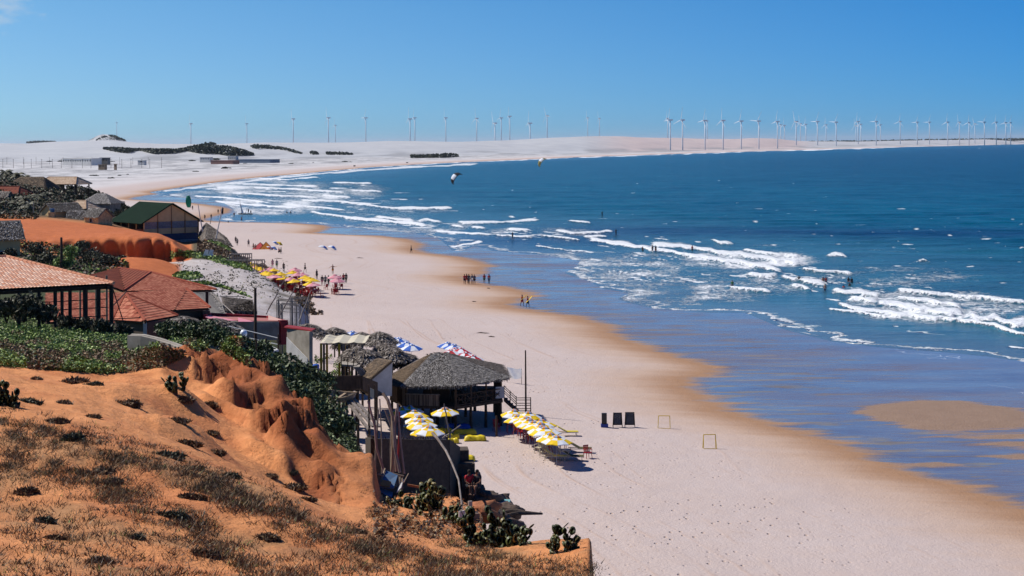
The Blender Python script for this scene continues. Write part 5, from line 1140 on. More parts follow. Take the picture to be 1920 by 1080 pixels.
# ------------------------------------------------------------ thatch fence, steps, poles, wrecked raft
fn = thing('thatch_fence', 'tall dark fence of woven palm thatch behind the tall leaning poles', 'fence', GD(770, 59)); q = fn.location.copy()
FP = [P(690, 820, 60), P(700, 822, 57.5), P(838, 824, 60), P(858, 838, 62)]
mb = MB(); random.seed(3)
for i, (a, b_) in enumerate(zip(FP[:-1], FP[1:])):
    a = a-q; b_ = b_-q; hgt = 2.6; lowa = Vector((0, 0, hgt)); mb.cur = 2; mb.slab([a, b_, b_-lowa, a-lowa], .1); e_ = (b_-a); Lh = e_.length; e_.normalize(); n_ = Vector((e_.y, -e_.x, 0))
    for k in range(int(Lh*420)):
        s_ = random.random()*Lh; z_ = random.random()**.9*hgt; l = random.uniform(.2, .5); p = a+e_*s_+n_*(.01+random.random()*.05)-Vector((0, 0, z_-.12)); wd = random.uniform(.02, .05)
        mb.cur = random.choices((0, 1, 2), (.12, .38, .5))[0]; mb.quad(p, p+e_*wd, p+e_*(wd+random.uniform(-.06, .06))-Vector((0, 0, l))+n_*.02, p+e_*random.uniform(-.06, .06)-Vector((0, 0, l))+n_*.02)
mb.build('thatch_panel', THB[:2]+[TH[2]], fn)
for i, (a, b_) in enumerate(zip(FP[:-1], FP[1:])):
    for k in range(int((b_-a).length/1.2)+1):
        p = a.lerp(b_, k*1.2/(b_-a).length)-q; mb = MB(); mb.bar(p+Vector((0, .08, -2.8)), p+Vector((0, .08, .08)), .04); mb.build('post', WOOD, fn)
st = thing('block_steps', 'shade-toned stone blocks stepping down to the beach at the end of the thatch fence', 'wall', GD(880, 58)); q = st.location.copy()
BRN = mat('shaded_stone_dark_wood', (.12, .085, .06), (.05, .037, .028), 3, .9, .03)  # shade on the step blocks is put into this dark colour
for u, v, wd, D in ((866, 841, .5, 62.5), (877, 866, .5, 62), (889, 889, .5, 61.5), (901, 913, .4, 61)):
    mb = MB(); a = P(u-11, v, D)-q; mb.box((a.x+wd*.5-.15, a.y, a.z-1.4), (wd+.25, .8, 2.8), .1); o = mb.build('block', BRN, st)
rkm = mat('dark_rubble', (.16, .11, .08), (.06, .045, .035), 2.5, .95, .05)
for i, (lb, u, v, D, s) in enumerate([('dark boulder below the last stone step', 915, 934, 60, .32), ('dark boulder beside the teal crate lid', 935, 938, 62, .35), ('long dark rock sloping to the sand near the debris', 948, 962, 57, .42), ('rounded dark rock at the right end of the debris', 925, 968, 52, .36), ('small dark rock behind the prickly pear, at the foot of the bank', 955, 985, 50, .34), ('orange-brown boulder next to the mast foot', 902, 958, 49, .38)]):
    bm = bmesh.new(); bmesh.ops.create_icosphere(bm, subdivisions=3, radius=1)
    for v_ in bm.verts:
        c_ = v_.co; k = 1+.8*(float(fbm(c_.x*2.1+i*9+c_.z, c_.y*2.1+c_.z*1.7, 5, 4))-.5)*2; v_.co = Vector((c_.x*1.5, c_.y, c_.z*.75))*k*s
    me = bpy.data.meshes.new('boulder'); bm.to_mesh(me); bm.free(); me.materials.append(rkm if i < 5 else mat('orange_rock', (.38, .15, .07), (.28, .10, .045), 2.5, .95, .04)); [setattr(f, 'use_smooth', True) for f in me.polygons]
    o = bpy.data.objects.new('boulder', me); COL.objects.link(o); o.location = P(u, v, D); tag(o, lb, 'rock', 'boulders below the stone steps')
o = MB(); o.box((0, 0, 0), (.95, .5, .10)); o.box((0, 0, -.15), (.85, .42, .2)); o = o.build('crate_lid', TEALC); o.location = P(932, 942, 60); o.rotation_euler = (.1, 0, -.15); tag(o, 'pale teal plastic crate lid among the rubble at the sand edge', 'crate')
for i in range(5):
    o = MB(); o.tube([(-.8, 0, .05), (-.2, .05, .1), (.7, random.uniform(-.2, .2), .02)], [.05, .07, .04], 6); o = o.build('driftwood', BRN); o.location = P(938+i*11, 952+i*4, 58-i*.6); o.rotation_euler = (0, 0, random.uniform(-.7, .3)); tag(o, ['dark driftwood branch nearest the teal lid', 'driftwood stick second from the teal lid', 'driftwood stick in the middle of the debris heap', 'driftwood stick fourth from the teal lid', 'driftwood branch reaching furthest out on the pale sand'][i], 'driftwood', 'driftwood in the debris heap')
PINKW = mat('pinkish_wood', (.34, .22, .19), (.2, .13, .11), 4, .8, .005, stretch=(1, 1, .3))
RODS = [('pinkish weathered oar, leftmost of the bundle by the thatch fence', [(720, 884), (706, 840), (703, 800), (690, 752)], 56, .05, PINKW), ('straight grey pole beside the leftmost oar', [(703, 893), (705, 830), (710, 768)], 56.5, .035, GREYW),
        ('thick curved brown palm stem arching over the oars', [(735, 888), (738, 830), (736, 780), (727, 750), (718, 737)], 56, .075, WOODL), ('short pale bent stem left of the curved palm stem', [(733, 880), (734, 800), (722, 768)], 56.4, .05, GREYW), ('pale grey oar leaning right in the middle of the bundle', [(750, 886), (740, 840), (737, 790)], 55.8, .055, GREYW),
        ('pink oar with a pale blade in the middle of the bundle', [(743, 884), (740, 800), (744, 765)], 56.2, .05, PINKW), ('red-painted pole in the oar bundle', [(745, 880), (748, 830), (749, 772)], 56.8, .04, REDP), ('rightmost pale grey pole of the oar bundle', [(758, 888), (751, 830), (745, 757)], 56, .045, GREYW),
        ('thin dark stick leaning at the left of the fence top', [(716, 888), (716, 830), (712, 748)], 57, .03, GREYW)]
for lb, pts, D, r, m_ in RODS:
    a = P(*pts[0], D); mb = MB(); mb.tube([P(*p, D+i*.12)-a for i, p in enumerate(pts)], [r*lerp(1, .75, i/(len(pts)-1)) for i in range(len(pts))], 7); o = mb.build('oar' if 'oar' in lb else 'raft_pole', m_); o.location = a; tag(o, lb, 'oar' if 'oar' in lb else 'pole', 'oars and poles leaning by the fence')
a = P(867, 957, 46); mb = MB(); mb.tube([P(*p)-a for p in ((867, 957, 46), (860, 900, 47.5), (848, 870, 48.5), (836, 845, 49.5), (820, 822, 50), (811, 812, 50.3))], [.024, .028, .032, .037, .043, .047], 8); o = mb.build('raft_mast', GREYW); o.location = a; tag(o, 'long grey curved mast leaning across the thatch fence', 'mast')
lean('thin dark stick standing right of the fence in front of the lone yellow parasol', P(844, 822, 66), P(832, 757, 66), .045)
lean('thin stick leaning right over the yellow mattresses', P(830, 822, 66), P(864, 797, 66), .04)
rf_ = thing('wrecked_raft', 'broken blue and yellow wooden raft standing on its end below the oars', 'boat', P(733, 930, 53.5)); q = rf_.location.copy()
def rq(nm, m_, pts, th=.05): mb = MB(); mb.slab([P(*a)-q for a in pts], th); return mb.build(nm, m_, rf_)
rq('blue_hull_panel', mat('worn_blue', (.05, .15, .30), (.10, .12, .15), 4, .8), [(712, 912, 53), (738, 914, 53), (746, 890, 54), (724, 882, 54)]); rq('yellow_panel', mat('worn_ochre', (.33, .22, .07), (.22, .15, .06), 5, .8), [(713, 910, 52.9), (731, 913, 52.9), (734, 903, 53.1), (717, 899, 53.1)], .03)
rq('blue_keel_board', mat('worn_blue', (.05, .15, .30)), [(707, 921, 52.8), (735, 932, 52.6), (737, 923, 53.2), (708, 912, 53.4)]); rq('white_side_board', WHITEW, [(744, 922, 53), (752, 914, 53.3), (757, 898, 54), (748, 906, 53.8)], .04)
mb = MB()
for i in range(9):
    u = 722+i*4; mb.bar(P(u, 884+i*1.5+random.uniform(-2, 2), 54)-q, P(u+random.uniform(-4, 3), 905+i*1.5, 53.4)-q, .02)
mb.bar(P(709, 889, 53.6)-q, P(726, 894, 54)-q, .03); mb.bar(P(722, 879, 54)-q, P(708, 918, 53)-q, .035); mb.bar(P(724, 885, 54)-q, P(757, 893, 54)-q, .03); mb.bar(P(757, 905, 53)-q, P(766, 888, 53.4)-q, .02); mb.build('frame_slats', WOODL, rf_)
rq('orange_plank', mat('orange_plank', (.36, .15, .06), (.26, .1, .04), 4), [(764, 907, 54), (803, 914, 54), (803, 918, 54), (764, 911, 54)], .05)
jk = thing('scrap_box', 'white broken box and wooden stump at the foot of the long mast', 'scrap', P(878, 965, 44)); mb = MB(); mb.box((.1, .1, -.08), (.36, .3, .22), .3); mb.build('wooden_box', mat('brown_box', (.2, .14, .1), (.12, .08, .06)), jk); mb = MB(); mb.box((-.18, -.05, 0), (.18, .04, .24), .6, None); mb.build('white_panel', WHITEW, jk); mb = MB(); mb.box((.05, .25, .15), (.10, .07, .34), .4); mb.build('stump', GREYW, jk)
random.seed(11)
ORD = ['first', 'second', 'third', 'fourth', 'fifth', 'sixth', 'seventh', 'eighth', 'ninth', 'tenth', 'eleventh', 'twelfth', 'thirteenth', 'fourteenth', 'fifteenth', 'sixteenth', 'seventeenth', 'eighteenth', 'nineteenth', 'twentieth',
       'twenty-first', 'twenty-second', 'twenty-third', 'twenty-fourth', 'twenty-fifth', 'twenty-sixth', 'twenty-seventh', 'twenty-eighth', 'twenty-ninth', 'thirtieth', 'thirty-first', 'thirty-second', 'thirty-third', 'thirty-fourth', 'thirty-fifth', 'thirty-sixth', 'thirty-seventh', 'thirty-eighth', 'thirty-ninth', 'fortieth',
       'forty-first', 'forty-second', 'forty-third', 'forty-fourth', 'forty-fifth', 'forty-sixth', 'forty-seventh', 'forty-eighth', 'forty-ninth', 'fiftieth', 'fifty-first', 'fifty-second', 'fifty-third', 'fifty-fourth']
# ------------------------------------------------------------ parasols
def parasol(label, c1_, c2_, vent, r=1.15, h=2.25, checker=True, group=None, gores=8):
    t_ = thing('beach_parasol', label, 'parasol', (0, 0, 0), 0, group)
    mb = MB(); mb.bar((0, 0, -.1), (0, 0, h+.08), .016, .014, 6); mb.build('pole', METAL, t_)
    mb = MB(); n = gores*2; prof = [(r, h-.50), (r*.99, h-.44), (r*.55, h-.19), (r*.22, h-.06), (.02, h-.01)]
    def mf(i, k): g = k//2; return (g+(i >= 2)) % 2 if checker else g % 2
    mb.lathe(prof, n=n, mf=mf)
    for i in range(len(prof)):      # scalloped rim between ribs
        for k in range(1, n, 2):
            v = mb.v[i*n+k]; s_ = (1-.055*(1 if i < 3 else 0)); mb.v[i*n+k] = (v[0]*s_, v[1]*s_, v[2]+(.035 if i < 2 else .0))
    mb.build('canopy', [c1_, c2_], t_)
    mb = MB(); mb.lathe([(r*.27, h-.03), (r*.15, h+.05), (.015, h+.09)], n=gores, mf=lambda i, k: k % 2); mb.build('vent_cap', vent, t_)
    return t_
used_ = set()
def place(proto, loc, rz, label, group=None, **k):
    if proto.name not in used_:
        used_.add(proto.name); proto.location = loc; proto.rotation_euler = (0, 0, rz); proto['label'] = label
        if group: proto['group'] = group
        if 'scale' in k and k['scale']: proto.scale = (k['scale'],)*3
        return proto
    return dup(proto, loc, rz, label, group, **k)
YW = parasol('x', YELC, WHITEC, [mat('pale_blue_cloth', (.25, .40, .55), (.2, .3, .45)), mat('orange_cloth', (.65, .22, .02), (.5, .16, .02))], 1.15, 2.25)
YWG = 'yellow and white checked parasols'
ydata = [(963, 768), (973, 774), (985, 779), (992, 784), (1002, 788), (1010, 793), (1018, 798), (1024, 803), (1034, 808), (1043, 816), (990, 774), (1016, 788)]
yl = ['yellow and white parasol at the top of the long row, next to the restaurant stairs', 'second yellow and white parasol down the long row', 'third yellow and white parasol down the long row', 'fourth yellow and white parasol down the long row', 'fifth yellow and white parasol down the long row', 'sixth yellow and white parasol down the long row', 'seventh yellow and white parasol down the long row', 'eighth yellow and white parasol down the long row, third from its near end', 'yellow and white parasol next to last at the near end of the row', 'nearest yellow and white parasol, at the bottom end of the long row above the loungers', 'yellow and white parasol on the far side of the row near the stairs', 'yellow and white parasol on the far side of the row near its middle']
for (u, v), lb in zip(ydata, yl):
    p = BA(u, v, 2.25); place(YW, p, random.random()*3, lb, YWG)
for (u, v), lb in zip([(767, 762), (776, 771), (787, 778), (792, 789), (803, 801), (835, 763), (758, 766), (797, 796), (781, 783)], ['yellow and white parasol furthest left, under the restaurant plank wall', 'yellow and white parasol second in the row left of the mattresses', 'yellow and white parasol third in the row left of the mattresses', 'large yellow and white parasol, fourth in the row behind the thatch fence', 'yellow and white parasol directly behind the top of the thatch fence', 'lone yellow and white parasol in front of the restaurant stilts', 'yellow and white parasol half covered at the start of the row behind the fence', 'yellow and white parasol between the fourth one and the fence top', 'yellow and white parasol squeezed in the middle of the row behind the fence']):
    p = BA(u, v, 2.25); place(YW, p, random.random()*3, lb, YWG)
BWP = parasol('x', BLUEC, WHITEC, [WHITEC, BLUEC], 1.15, 2.25, False, gores=8); BWP.children[1].data.name = 'canopy'
bd = [(739, 630), (748, 634), (755, 637), (762, 641), (772, 645), (838, 642), (849, 647), (659, 623), (866, 672)]
bl = ['blue and white parasol next to the tallest thatch sunshade, first of its row', 'second blue and white parasol from the tallest thatch sunshade', 'middle blue and white parasol in the row of five', 'fourth blue and white parasol in the row of five', 'last and nearest blue and white parasol in the row of five', 'blue and white parasol at the far end of the short row behind the restaurant', 'blue and white parasol second in the short row, before the red ones', 'blue parasol peeping out behind the thatch sunshades at left', 'blue parasol just above the ridge of the restaurant roof on its right']
for (u, v), lb in zip(bd, bl): p = BA(u, v, 2.25); place(BWP, p, random.random()*3, lb, 'blue and white parasols')
RWP = parasol('x', REDC, WHITEC, [WHITEC, REDC], 1.15, 2.25, False, gores=8)
rd = [(853, 651), (863, 655), (872, 660), (884, 665), (846, 656)]
rlb = ['red and white parasol directly after the blue pair', 'second red and white parasol behind the restaurant roof', 'third red and white parasol behind the restaurant roof', 'red and white parasol at the right end of the short row', 'red parasol mostly hidden by the ridge of the restaurant roof']
for (u, v), lb in zip(rd, rlb): p = BA(u, v, 2.25); place(RWP, p, random.random()*3, lb, 'red and white parasols')
YP_ = parasol('x', YELC, mat('deep_yellow_cloth', (.68, .42, .01), (.6, .35, .01)), [YELC, YELC], 1.2, 2.2, False); PP_ = parasol('x', PINKC, mat('pale_pink_cloth', (.66, .36, .38), (.58, .28, .3)), [PINKC, PINKC], 1.2, 2.2, False)
cl_ = [(470, 500, 'y'), (477, 504, 'p'), (481, 507, 'y'), (487, 510, 'y'), (497, 513, 'p'), (500, 516, 'y'), (504, 519, 'y'), (512, 522, 'p'), (519, 523, 'p'), (508, 503, 'p'), (513, 507, 'y'), (526, 509, 'y'), (533, 517, 'y'), (549, 506, 'y'), (553, 503, 'p'), (559, 511, 'p'), (567, 511, 'p'),
       (545, 518, 'p'), (553, 526, 'y'), (573, 517, 'y'), (580, 519, 'y'), (586, 523, 'y'), (582, 528, 'y'), (589, 530, 'p'), (628, 516, 'p'), (632, 523, 'p')]
from collections import Counter
cn = Counter(); tot = Counter(c for _, _, c in cl_); cpos = []
WH = {'y': 'plain yellow parasol', 'p': 'faded pink parasol'}
NEAR = {(470, 500): 'at the foot of the pole racks, furthest up the slope side', (628, 516): 'beside the standing group, further of the two on their own', (632, 523): 'beside the standing group, nearer of the two on their own', (553, 526): 'at the centre front of the crowd of red chairs', (589, 530): 'at the near right corner of the crowd of red chairs', (553, 503): 'at the back of the crowd, behind a yellow one'}
for u, v, c_ in sorted(cl_):
    cn[c_] += 1; p = on(u, v, 3.5); g = GXY(p.x, p.y); p.z = min(g.z, 2.0)
    w_ = NEAR.get((u, v), '%s of that colour from the left in the crowd' % ORD[cn[c_]-1])
    place(YP_ if c_ == 'y' else PP_, p, random.random()*3, WH[c_]+' '+w_, 'yellow and pink parasols of the crowded group'); cpos.append(p.copy())
for o in list(COL.objects):
    if o.name.startswith('beach_parasol') and o.type == 'EMPTY':
        s = random.uniform(.92, 1.06); o.scale = (s, s, s*random.uniform(.94, 1.04)); o.rotation_euler.x = random.uniform(-.08, .08); o.rotation_euler.y = random.uniform(-.08, .08)
# ------------------------------------------------------------ chairs
def chair(name, label, m_, grp, arm=True):
    t_ = thing(name, label, 'chair', (0, 0, 0), 0, grp)
    mb = MB(); mb.box((0, 0, .44), (.46, .44, .04)); mb.build('seat', m_, t_)
    mb = MB(); M = Matrix.Rotation(-.2, 3, 'X')
    for k in range(5): mb.box((-.18+k*.09, .25, .68), (.055, .03, .46), M=M)
    mb.box((0, .29, .90), (.46, .035, .08), M=M); mb.build('backrest', m_, t_)
    for sx in (-1, 1):
        for sy in (-1, 1): mb = MB(); mb.bar((sx*.25, sy*.23, 0), (sx*.20, sy*.19, .44), .022, .03, 5); mb.build('leg', m_, t_)
        if arm: mb = MB(); mb.box((sx*.25, .02, .66), (.05, .44, .035)); mb.bar((sx*.25, -.18, .44), (sx*.25, -.18, .66), .02); mb.build('armrest', m_, t_)
    return t_
RCH = chair('plastic_chair', 'x', REDPL, 'red plastic chairs under the yellow and white parasols')
cd_ = [(978, 812), (985, 816), (990, 818), (996, 822), (1000, 826), (975, 806), (1004, 829), (1102, 856, ), (1028, 846), (931, 806), (968, 790), (1055, 838), (1013, 834), (972, 800)]
cl2 = ['red plastic chair nearest the restaurant stairs, under the second parasol', 'red plastic chair in front of the third parasol', 'red plastic chair left of the parasol row, third of the four close together', 'red plastic chair left of the parasol row, fourth of the four close together', 'red plastic chair standing beside the tan deck chair frame', 'red plastic chair behind the tan reclined chair', 'red plastic chair partly hidden by the white tables', 'red plastic chair standing alone at the right end of the loungers', 'red plastic chair under the nearest parasol, among the tables', 'red plastic chair beside the short post under the restaurant', 'red plastic chair beside the red table near the stairs', 'red plastic chair in the shade behind the nearest parasol', 'red plastic chair between the white chairs', 'red plastic chair tucked in behind the first chairs of the row']
for i, (uv, lb) in enumerate(zip(cd_, cl2)): place(RCH, B(uv[0]-(9 if uv[0] < 1010 and uv[0] > 940 else 0), uv[1]+3), random.uniform(-1.2, 1.9), lb)
WCH = chair('plastic_chair', 'x', CREAM, 'cream plastic chairs by the loungers')
for (u, v), lb in zip([(1010, 850), (1020, 858), (1022, 840)], ['cream plastic chair at the left end of the near parasols', 'cream plastic chair nearest the camera, left of the yellow lounger', 'cream plastic chair behind the left end chair']): place(WCH, B(u, v), random.uniform(-1, 1), lb)
tb = MB(); tb.box((0, 0, .72), (.75, .75, .04)); 
for sx in (-.32, .32):
    for sy in (-.32, .32): tb.bar((sx, sy, 0), (sx*.9, sy*.9, .72), .025)
def table(lb, p, m_): 
    t_ = thing('plastic_table', lb, 'table', p, random.random()); a = MB(); a.box((0, 0, .72), (.78, .78, .04)); a.build('tabletop', m_, t_)
    for sx in (-.32, .32):
        for sy in (-.32, .32): a = MB(); a.bar((sx, sy, 0), (sx*.9, sy*.9, .72), .025); a.build('leg', m_, t_)
table('red plastic table under the first yellow and white parasol', B(958, 811), REDPL); table('cream low table beside the near yellow lounger', B(1057, 862), CREAM); table('cream table under the nearest parasol', B(1040, 846), CREAM)
def lounger(lb, p, rz, cush=YPL, fr=CREAM):
    t_ = thing('sun_lounger', lb, 'sun lounger', p, rz, 'sun loungers by the near parasols'); mb = MB(); mb.beam((-.9, -.3, .3), (.9, -.3, .3), .05, .05); mb.beam((-.9, .3, .3), (.9, .3, .3), .05, .05); mb.beam((.0, -.3, .3), (-.75, -.3, .75), .04, .04); mb.beam((.0, .3, .3), (-.75, .3, .75), .04, .04); mb.build('frame', fr, t_)
    mb = MB(); mb.slab([(-.0, -.27, .38), (.9, -.27, .36), (.9, .27, .36), (0, .27, .38)], .07); mb.slab([(-.72, -.27, .78), (0, -.27, .38), (0, .27, .38), (-.72, .27, .78)], .07); mb.build('cushion', cush, t_)
    for sx in (-.7, .75):
        for sy in (-.28, .28): mb = MB(); mb.bar((sx, sy, 0), (sx, sy, .3), .025); mb.build('leg', fr, t_)
for lb, u, v, rz, c_ in [('yellow lounger at the near end of the parasol row', 1040, 862, -.1, YPL), ('dark-cushioned lounger nearest the camera with a shadow beside it', 1072, 863, -.05, mat('olive_cushion', (.10, .085, .02), (.07, .06, .02))), ('lounger with a yellow headrest behind the nearest parasol', 1087, 848, -.1, mat('olive_cushion', (.10, .085, .02))),
                         ('yellow lounger peeping out right of the parasol row', 1063, 817, .1, YPL), ('tan reclined deck chair under the first parasols', 972, 797, 1.5, CREAM)]: lounger(lb, B(u, v), rz, c_)
# yellow bean mattresses
def mattress(lb, p, L, Wd, rz, m_=YPL, hgt=.38):
    bm = bmesh.new(); bmesh.ops.create_grid(bm, x_segments=24, y_segments=10, size=1); 
    tv = []
    for v_ in bm.verts:
        x, y = v_.co.x, v_.co.y; e_ = max(0, 1-abs(x)**5)*max(0, 1-abs(y)**4); v_.co = Vector((x*L/2*(1-.05*y*y), y*Wd/2*(1-.10*(1-abs(x))), .06+hgt*e_**.45*(1-.18*math.exp(-(x*3)**2))+.015*math.sin(x*13+y*4)))
    r_ = bmesh.ops.duplicate(bm, geom=bm.verts[:]+bm.edges[:]+bm.faces[:]); [setattr(v_.co, 'z', .02) for v_ in r_['geom'] if isinstance(v_, bmesh.types.BMVert)]
    me = bpy.data.meshes.new('beach_mattress'); bm.to_mesh(me); bm.free(); me.materials.append(m_); [setattr(f, 'use_smooth', True) for f in me.polygons]
    o = bpy.data.objects.new('beach_mattress', me); COL.objects.link(o); o.location = p; o.rotation_euler = (0, 0, rz); tag(o, lb, 'mattress', 'inflated mattresses in front of the restaurant')
for lb, u, v, L, Wd, m_ in [('yellow inflated mattress beside the blue one', 872, 814, 1.9, .8, YPL), ('yellow inflated mattress nearest right, on open sand', 891, 826, 1.75, .75, YPL), ('long blue inflated mattress in the shade of the restaurant', 858, 804, 2.2, .7, BLUEC), ('small yellow mattress just above the fence corner', 850, 822, 1.0, .6, YPL), ('small yellow mattress hidden behind the fence corner', 850, 831, .9, .6, YPL), ('yellow mattress further left against the fence', 835, 812, 1.2, .6, YPL), ('yellow mattress with a dark cloth on it, beside the stone steps', 872, 864, 1.5, .7, YPL)]:
    mattress(lb, B(u, v), L, Wd, random.uniform(-.12, .05), m_)
o = MB(); o.slab([(-.3, -.2, .42), (.25, -.15, .44), (.3, .2, .42), (-.2, .2, .46)], .04); o = o.build('towel', DARKIN); o.location = B(866, 862); tag(o, 'dark blue cloth lying on the yellow mattress by the steps', 'towel')
# crowd of far red chairs
FCH = MB(); FCH.box((0, 0, .42), (.46, .44, .04)); FCH.box((0, .24, .68), (.44, .04, .48)); [FCH.box((sx*.2, sy*.19, .21), (.05, .05, .42)) for sx in (-1, 1) for sy in (-1, 1)]; [FCH.box((sx*.24, 0, .64), (.05, .42, .04)) for sx in (-1, 1)]
fo = FCH.build('plastic_chair', REDPL); tag(fo, 'red plastic chair in the crowd under the yellow and pink parasols', 'chair', 'red chairs under the yellow and pink parasols')
k = 0
for i, p in enumerate(cpos):
    for j in range(5 if p.x > -46 else 4):
        a = random.random()*6.3; r_ = random.uniform(.6, 1.5); q = p+Vector((math.cos(a)*r_, math.sin(a)*r_-.5, 0)); q.z = GXY(q.x, q.y).z if q.x < -52 else BZ(q.x, q.y)
        o = fo if k == 0 else fo.copy(); k += 1
        if o is not fo: COL.objects.link(o)
        o.location = q; o.rotation_euler = (0, 0, random.random()*6.3)
# ------------------------------------------------------------ menu boards, goals, crate stack
def aboard(lb, u, v, wd, hh):
    t_ = thing('chalkboard', lb, 'sign', B(u, v), random.uniform(-.08, .08), 'chalkboards on the sand'); lean_ = .18
    M = Matrix.Rotation(-.14, 3, 'X')
    for s, nm in ((-1, 'front_panel'), (1, 'back_panel')):
        mb = MB(); MM = Matrix.Rotation(-.16*s*-1*-1, 3, 'X') if s < 0 else Matrix.Rotation(.16, 3, 'X')
        mb.slab([(-wd/2, s*.24, .22), (wd/2, s*.24, .22), (wd/2*.86, s*.03, hh), (-wd/2*.86, s*.03, hh)], .03); o = mb.build(nm, BLACKB, t_)
        if s < 0:
            mb = MB()
            for r_ in range(9):
                z_ = hh-.12-r_*(hh-.4)/9; y_ = lerp(-.24, -.03, (z_-.22)/(hh-.22))-.035; x_ = -wd*.34
                while x_ < wd*.32: l = random.uniform(.02, .08); mb.quad((x_, y_, z_), (x_+l, y_, z_), (x_+l, y_+.006, z_+.022), (x_, y_+.006, z_+.022)); x_ += l+.025
            mb.build('chalk_writing', CHALK, o)
        for sx in (-1, 1): mb = MB(); mb.beam((sx*wd/2, s*.30, 0), (sx*wd/2*.86, s*.04, hh), .045, .035); mb.build('leg', WOOD, t_)
aboard('black A-frame chalkboard in the middle, between the dark box and the other board', 1158, 801, .78, 1.22); aboard('black A-frame chalkboard nearest the yellow goal', 1181, 801, .84, 1.26)
sp = thing('dark_cabinet', 'tall narrow black cabinet standing on a blue crate left of the chalkboards', 'cabinet', B(1133, 801)); mb = MB(); mb.box((0, 0, .72), (.42, .36, .9)); mb.build('cabinet_body', BLACKB, sp); mb = MB(); mb.box((0, -.19, .75), (.34, .02, .7)); mb.build('front_panel', mat('dark_glass', (.03, .03, .035), (.02, .02, .02), 2, .3), sp)
mb = MB(); mb.box((.02, 0, .14), (.6, .42, .28)); mb.build('crate', mat('blue_crate', (.02, .05, .28), (.015, .035, .2), 3, .5), sp)
def goal(lb, u, v, wd, hh, rz):
    t_ = thing('small_goal', lb, 'goal', B(u, v), rz, 'small yellow goals on the sand'); r_ = .033
    for nm, a, b_ in (('goal_post', (-wd/2, 0, 0), (-wd/2*.88, 0, hh)), ('goal_post', (wd/2, 0, 0), (wd/2*.95, 0, hh)), ('crossbar', (-wd/2*.88, 0, hh), (wd/2*.95, 0, hh)), ('back_brace', (-wd/2*.88, 0, hh), (-wd/2, -.42, 0)), ('back_brace', (wd/2*.95, 0, hh), (wd/2, -.42, 0)), ('ground_bar', (-wd/2, -.42, 0.03), (wd/2, -.42, .03))):
        mb = MB(); mb.bar(a, b_, r_ if nm in ('goal_post', 'crossbar') else .02); mb.build(nm, YP, t_)
goal('small yellow goal frame next to the chalkboards', 1245, 802, 1.02, 1.0, -.1); goal('small yellow goal frame nearer the camera on the open sand', 1330, 840, 1.02, 1.05, .05)

# ------------------------------------------------------------ people
def skin(nodes, edges, sub=1, flat=()):
    ks = list(nodes); me = bpy.data.meshes.new('body'); me.from_pydata([nodes[k][0] for k in ks], [(ks.index(a), ks.index(b_)) for a, b_ in edges], [])
    o = bpy.data.objects.new('tmp', me); COL.objects.link(o); o.modifiers.new('s', 'SKIN'); 
    for i, k in enumerate(ks):
        sv = me.skin_vertices[0].data[i]; r_ = nodes[k][1]; sv.radius = r_ if hasattr(r_, '__len__') else (r_, r_); sv.use_root = (i == 0)
    if sub: o.modifiers.new('b', 'SUBSURF').levels = sub
    dg = bpy.context.evaluated_depsgraph_get(); m2_ = bpy.data.meshes.new_from_object(o.evaluated_get(dg)); bpy.data.objects.remove(o)
    for f in m2_.polygons: f.use_smooth = True
    return m2_
def V3(*a): return Vector(a)
def pose(kind):
    P_ = dict(pel=V3(0, 0, .93), sp=V3(0, 0, 1.12), ch=V3(0, -.01, 1.33), nk=V3(0, 0, 1.47), hd=V3(0, -.02, 1.58), ht=V3(0, -.01, 1.68))
    a = {'walk': .32, 'stand': .05, 'wide': .12, 'sit': 0, 'arms': .08, 'wade': .05}[kind]
    for s, n_ in ((-1, 'l'), (1, 'r')):
        P_['hip'+n_] = V3(s*.09, 0, .88); P_['kn'+n_] = V3(s*.10, -s*a*.5-.02, .48); P_['an'+n_] = V3(s*.10, -s*a*.8+(.10 if s > 0 and kind == 'walk' else 0), .08); P_['to'+n_] = P_['an'+n_]+V3(s*.02, -.17, -.05)
        P_['sh'+n_] = V3(s*.18, 0, 1.40)
        if kind == 'arms': P_['el'+n_] = V3(s*.42, 0, 1.30); P_['wr'+n_] = V3(s*.62, -.05, 1.12 if s < 0 else 1.35)
        else: P_['el'+n_] = V3(s*.23, .02+s*a*.3, 1.13); P_['wr'+n_] = V3(s*.24, -.08+s*a*.45, .90)
        P_['ha'+n_] = P_['wr'+n_]+(P_['wr'+n_]-P_['el'+n_]).normalized()*.13
    if kind == 'sit':
        dz = .52
        for k in P_:
            if k[:2] not in ('kn', 'an', 'to'): P_[k] = P_[k]-V3(0, 0, dz)
        for s, n_ in ((-1, 'l'), (1, 'r')):
            P_['kn'+n_] = V3(s*.12, -.42, .45); P_['an'+n_] = V3(s*.12, -.45, .08); P_['to'+n_] = P_['an'+n_]+V3(0, -.16, -.05); P_['el'+n_] = V3(s*.24, -.08, .64); P_['wr'+n_] = V3(s*.14, -.28, .56); P_['ha'+n_] = V3(s*.12, -.38, .54)
    return P_
RB = dict(pel=(.15, .11), sp=(.125, .10), ch=(.16, .115), nk=.055, hd=(.085, .10), ht=.06)
for n_ in 'lr': RB.update({'hip'+n_: .095, 'kn'+n_: .058, 'an'+n_: .038, 'to'+n_: .03, 'sh'+n_: .062, 'el'+n_: .042, 'wr'+n_: .03, 'ha'+n_: .028})
BE = [('pel', 'sp'), ('sp', 'ch'), ('ch', 'nk'), ('nk', 'hd'), ('hd', 'ht')]+[e_ for n_ in 'lr' for e_ in (('pel', 'hip'+n_), ('hip'+n_, 'kn'+n_), ('kn'+n_, 'an'+n_), ('an'+n_, 'to'+n_), ('ch', 'sh'+n_), ('sh'+n_, 'el'+n_), ('el'+n_, 'wr'+n_), ('wr'+n_, 'ha'+n_))]
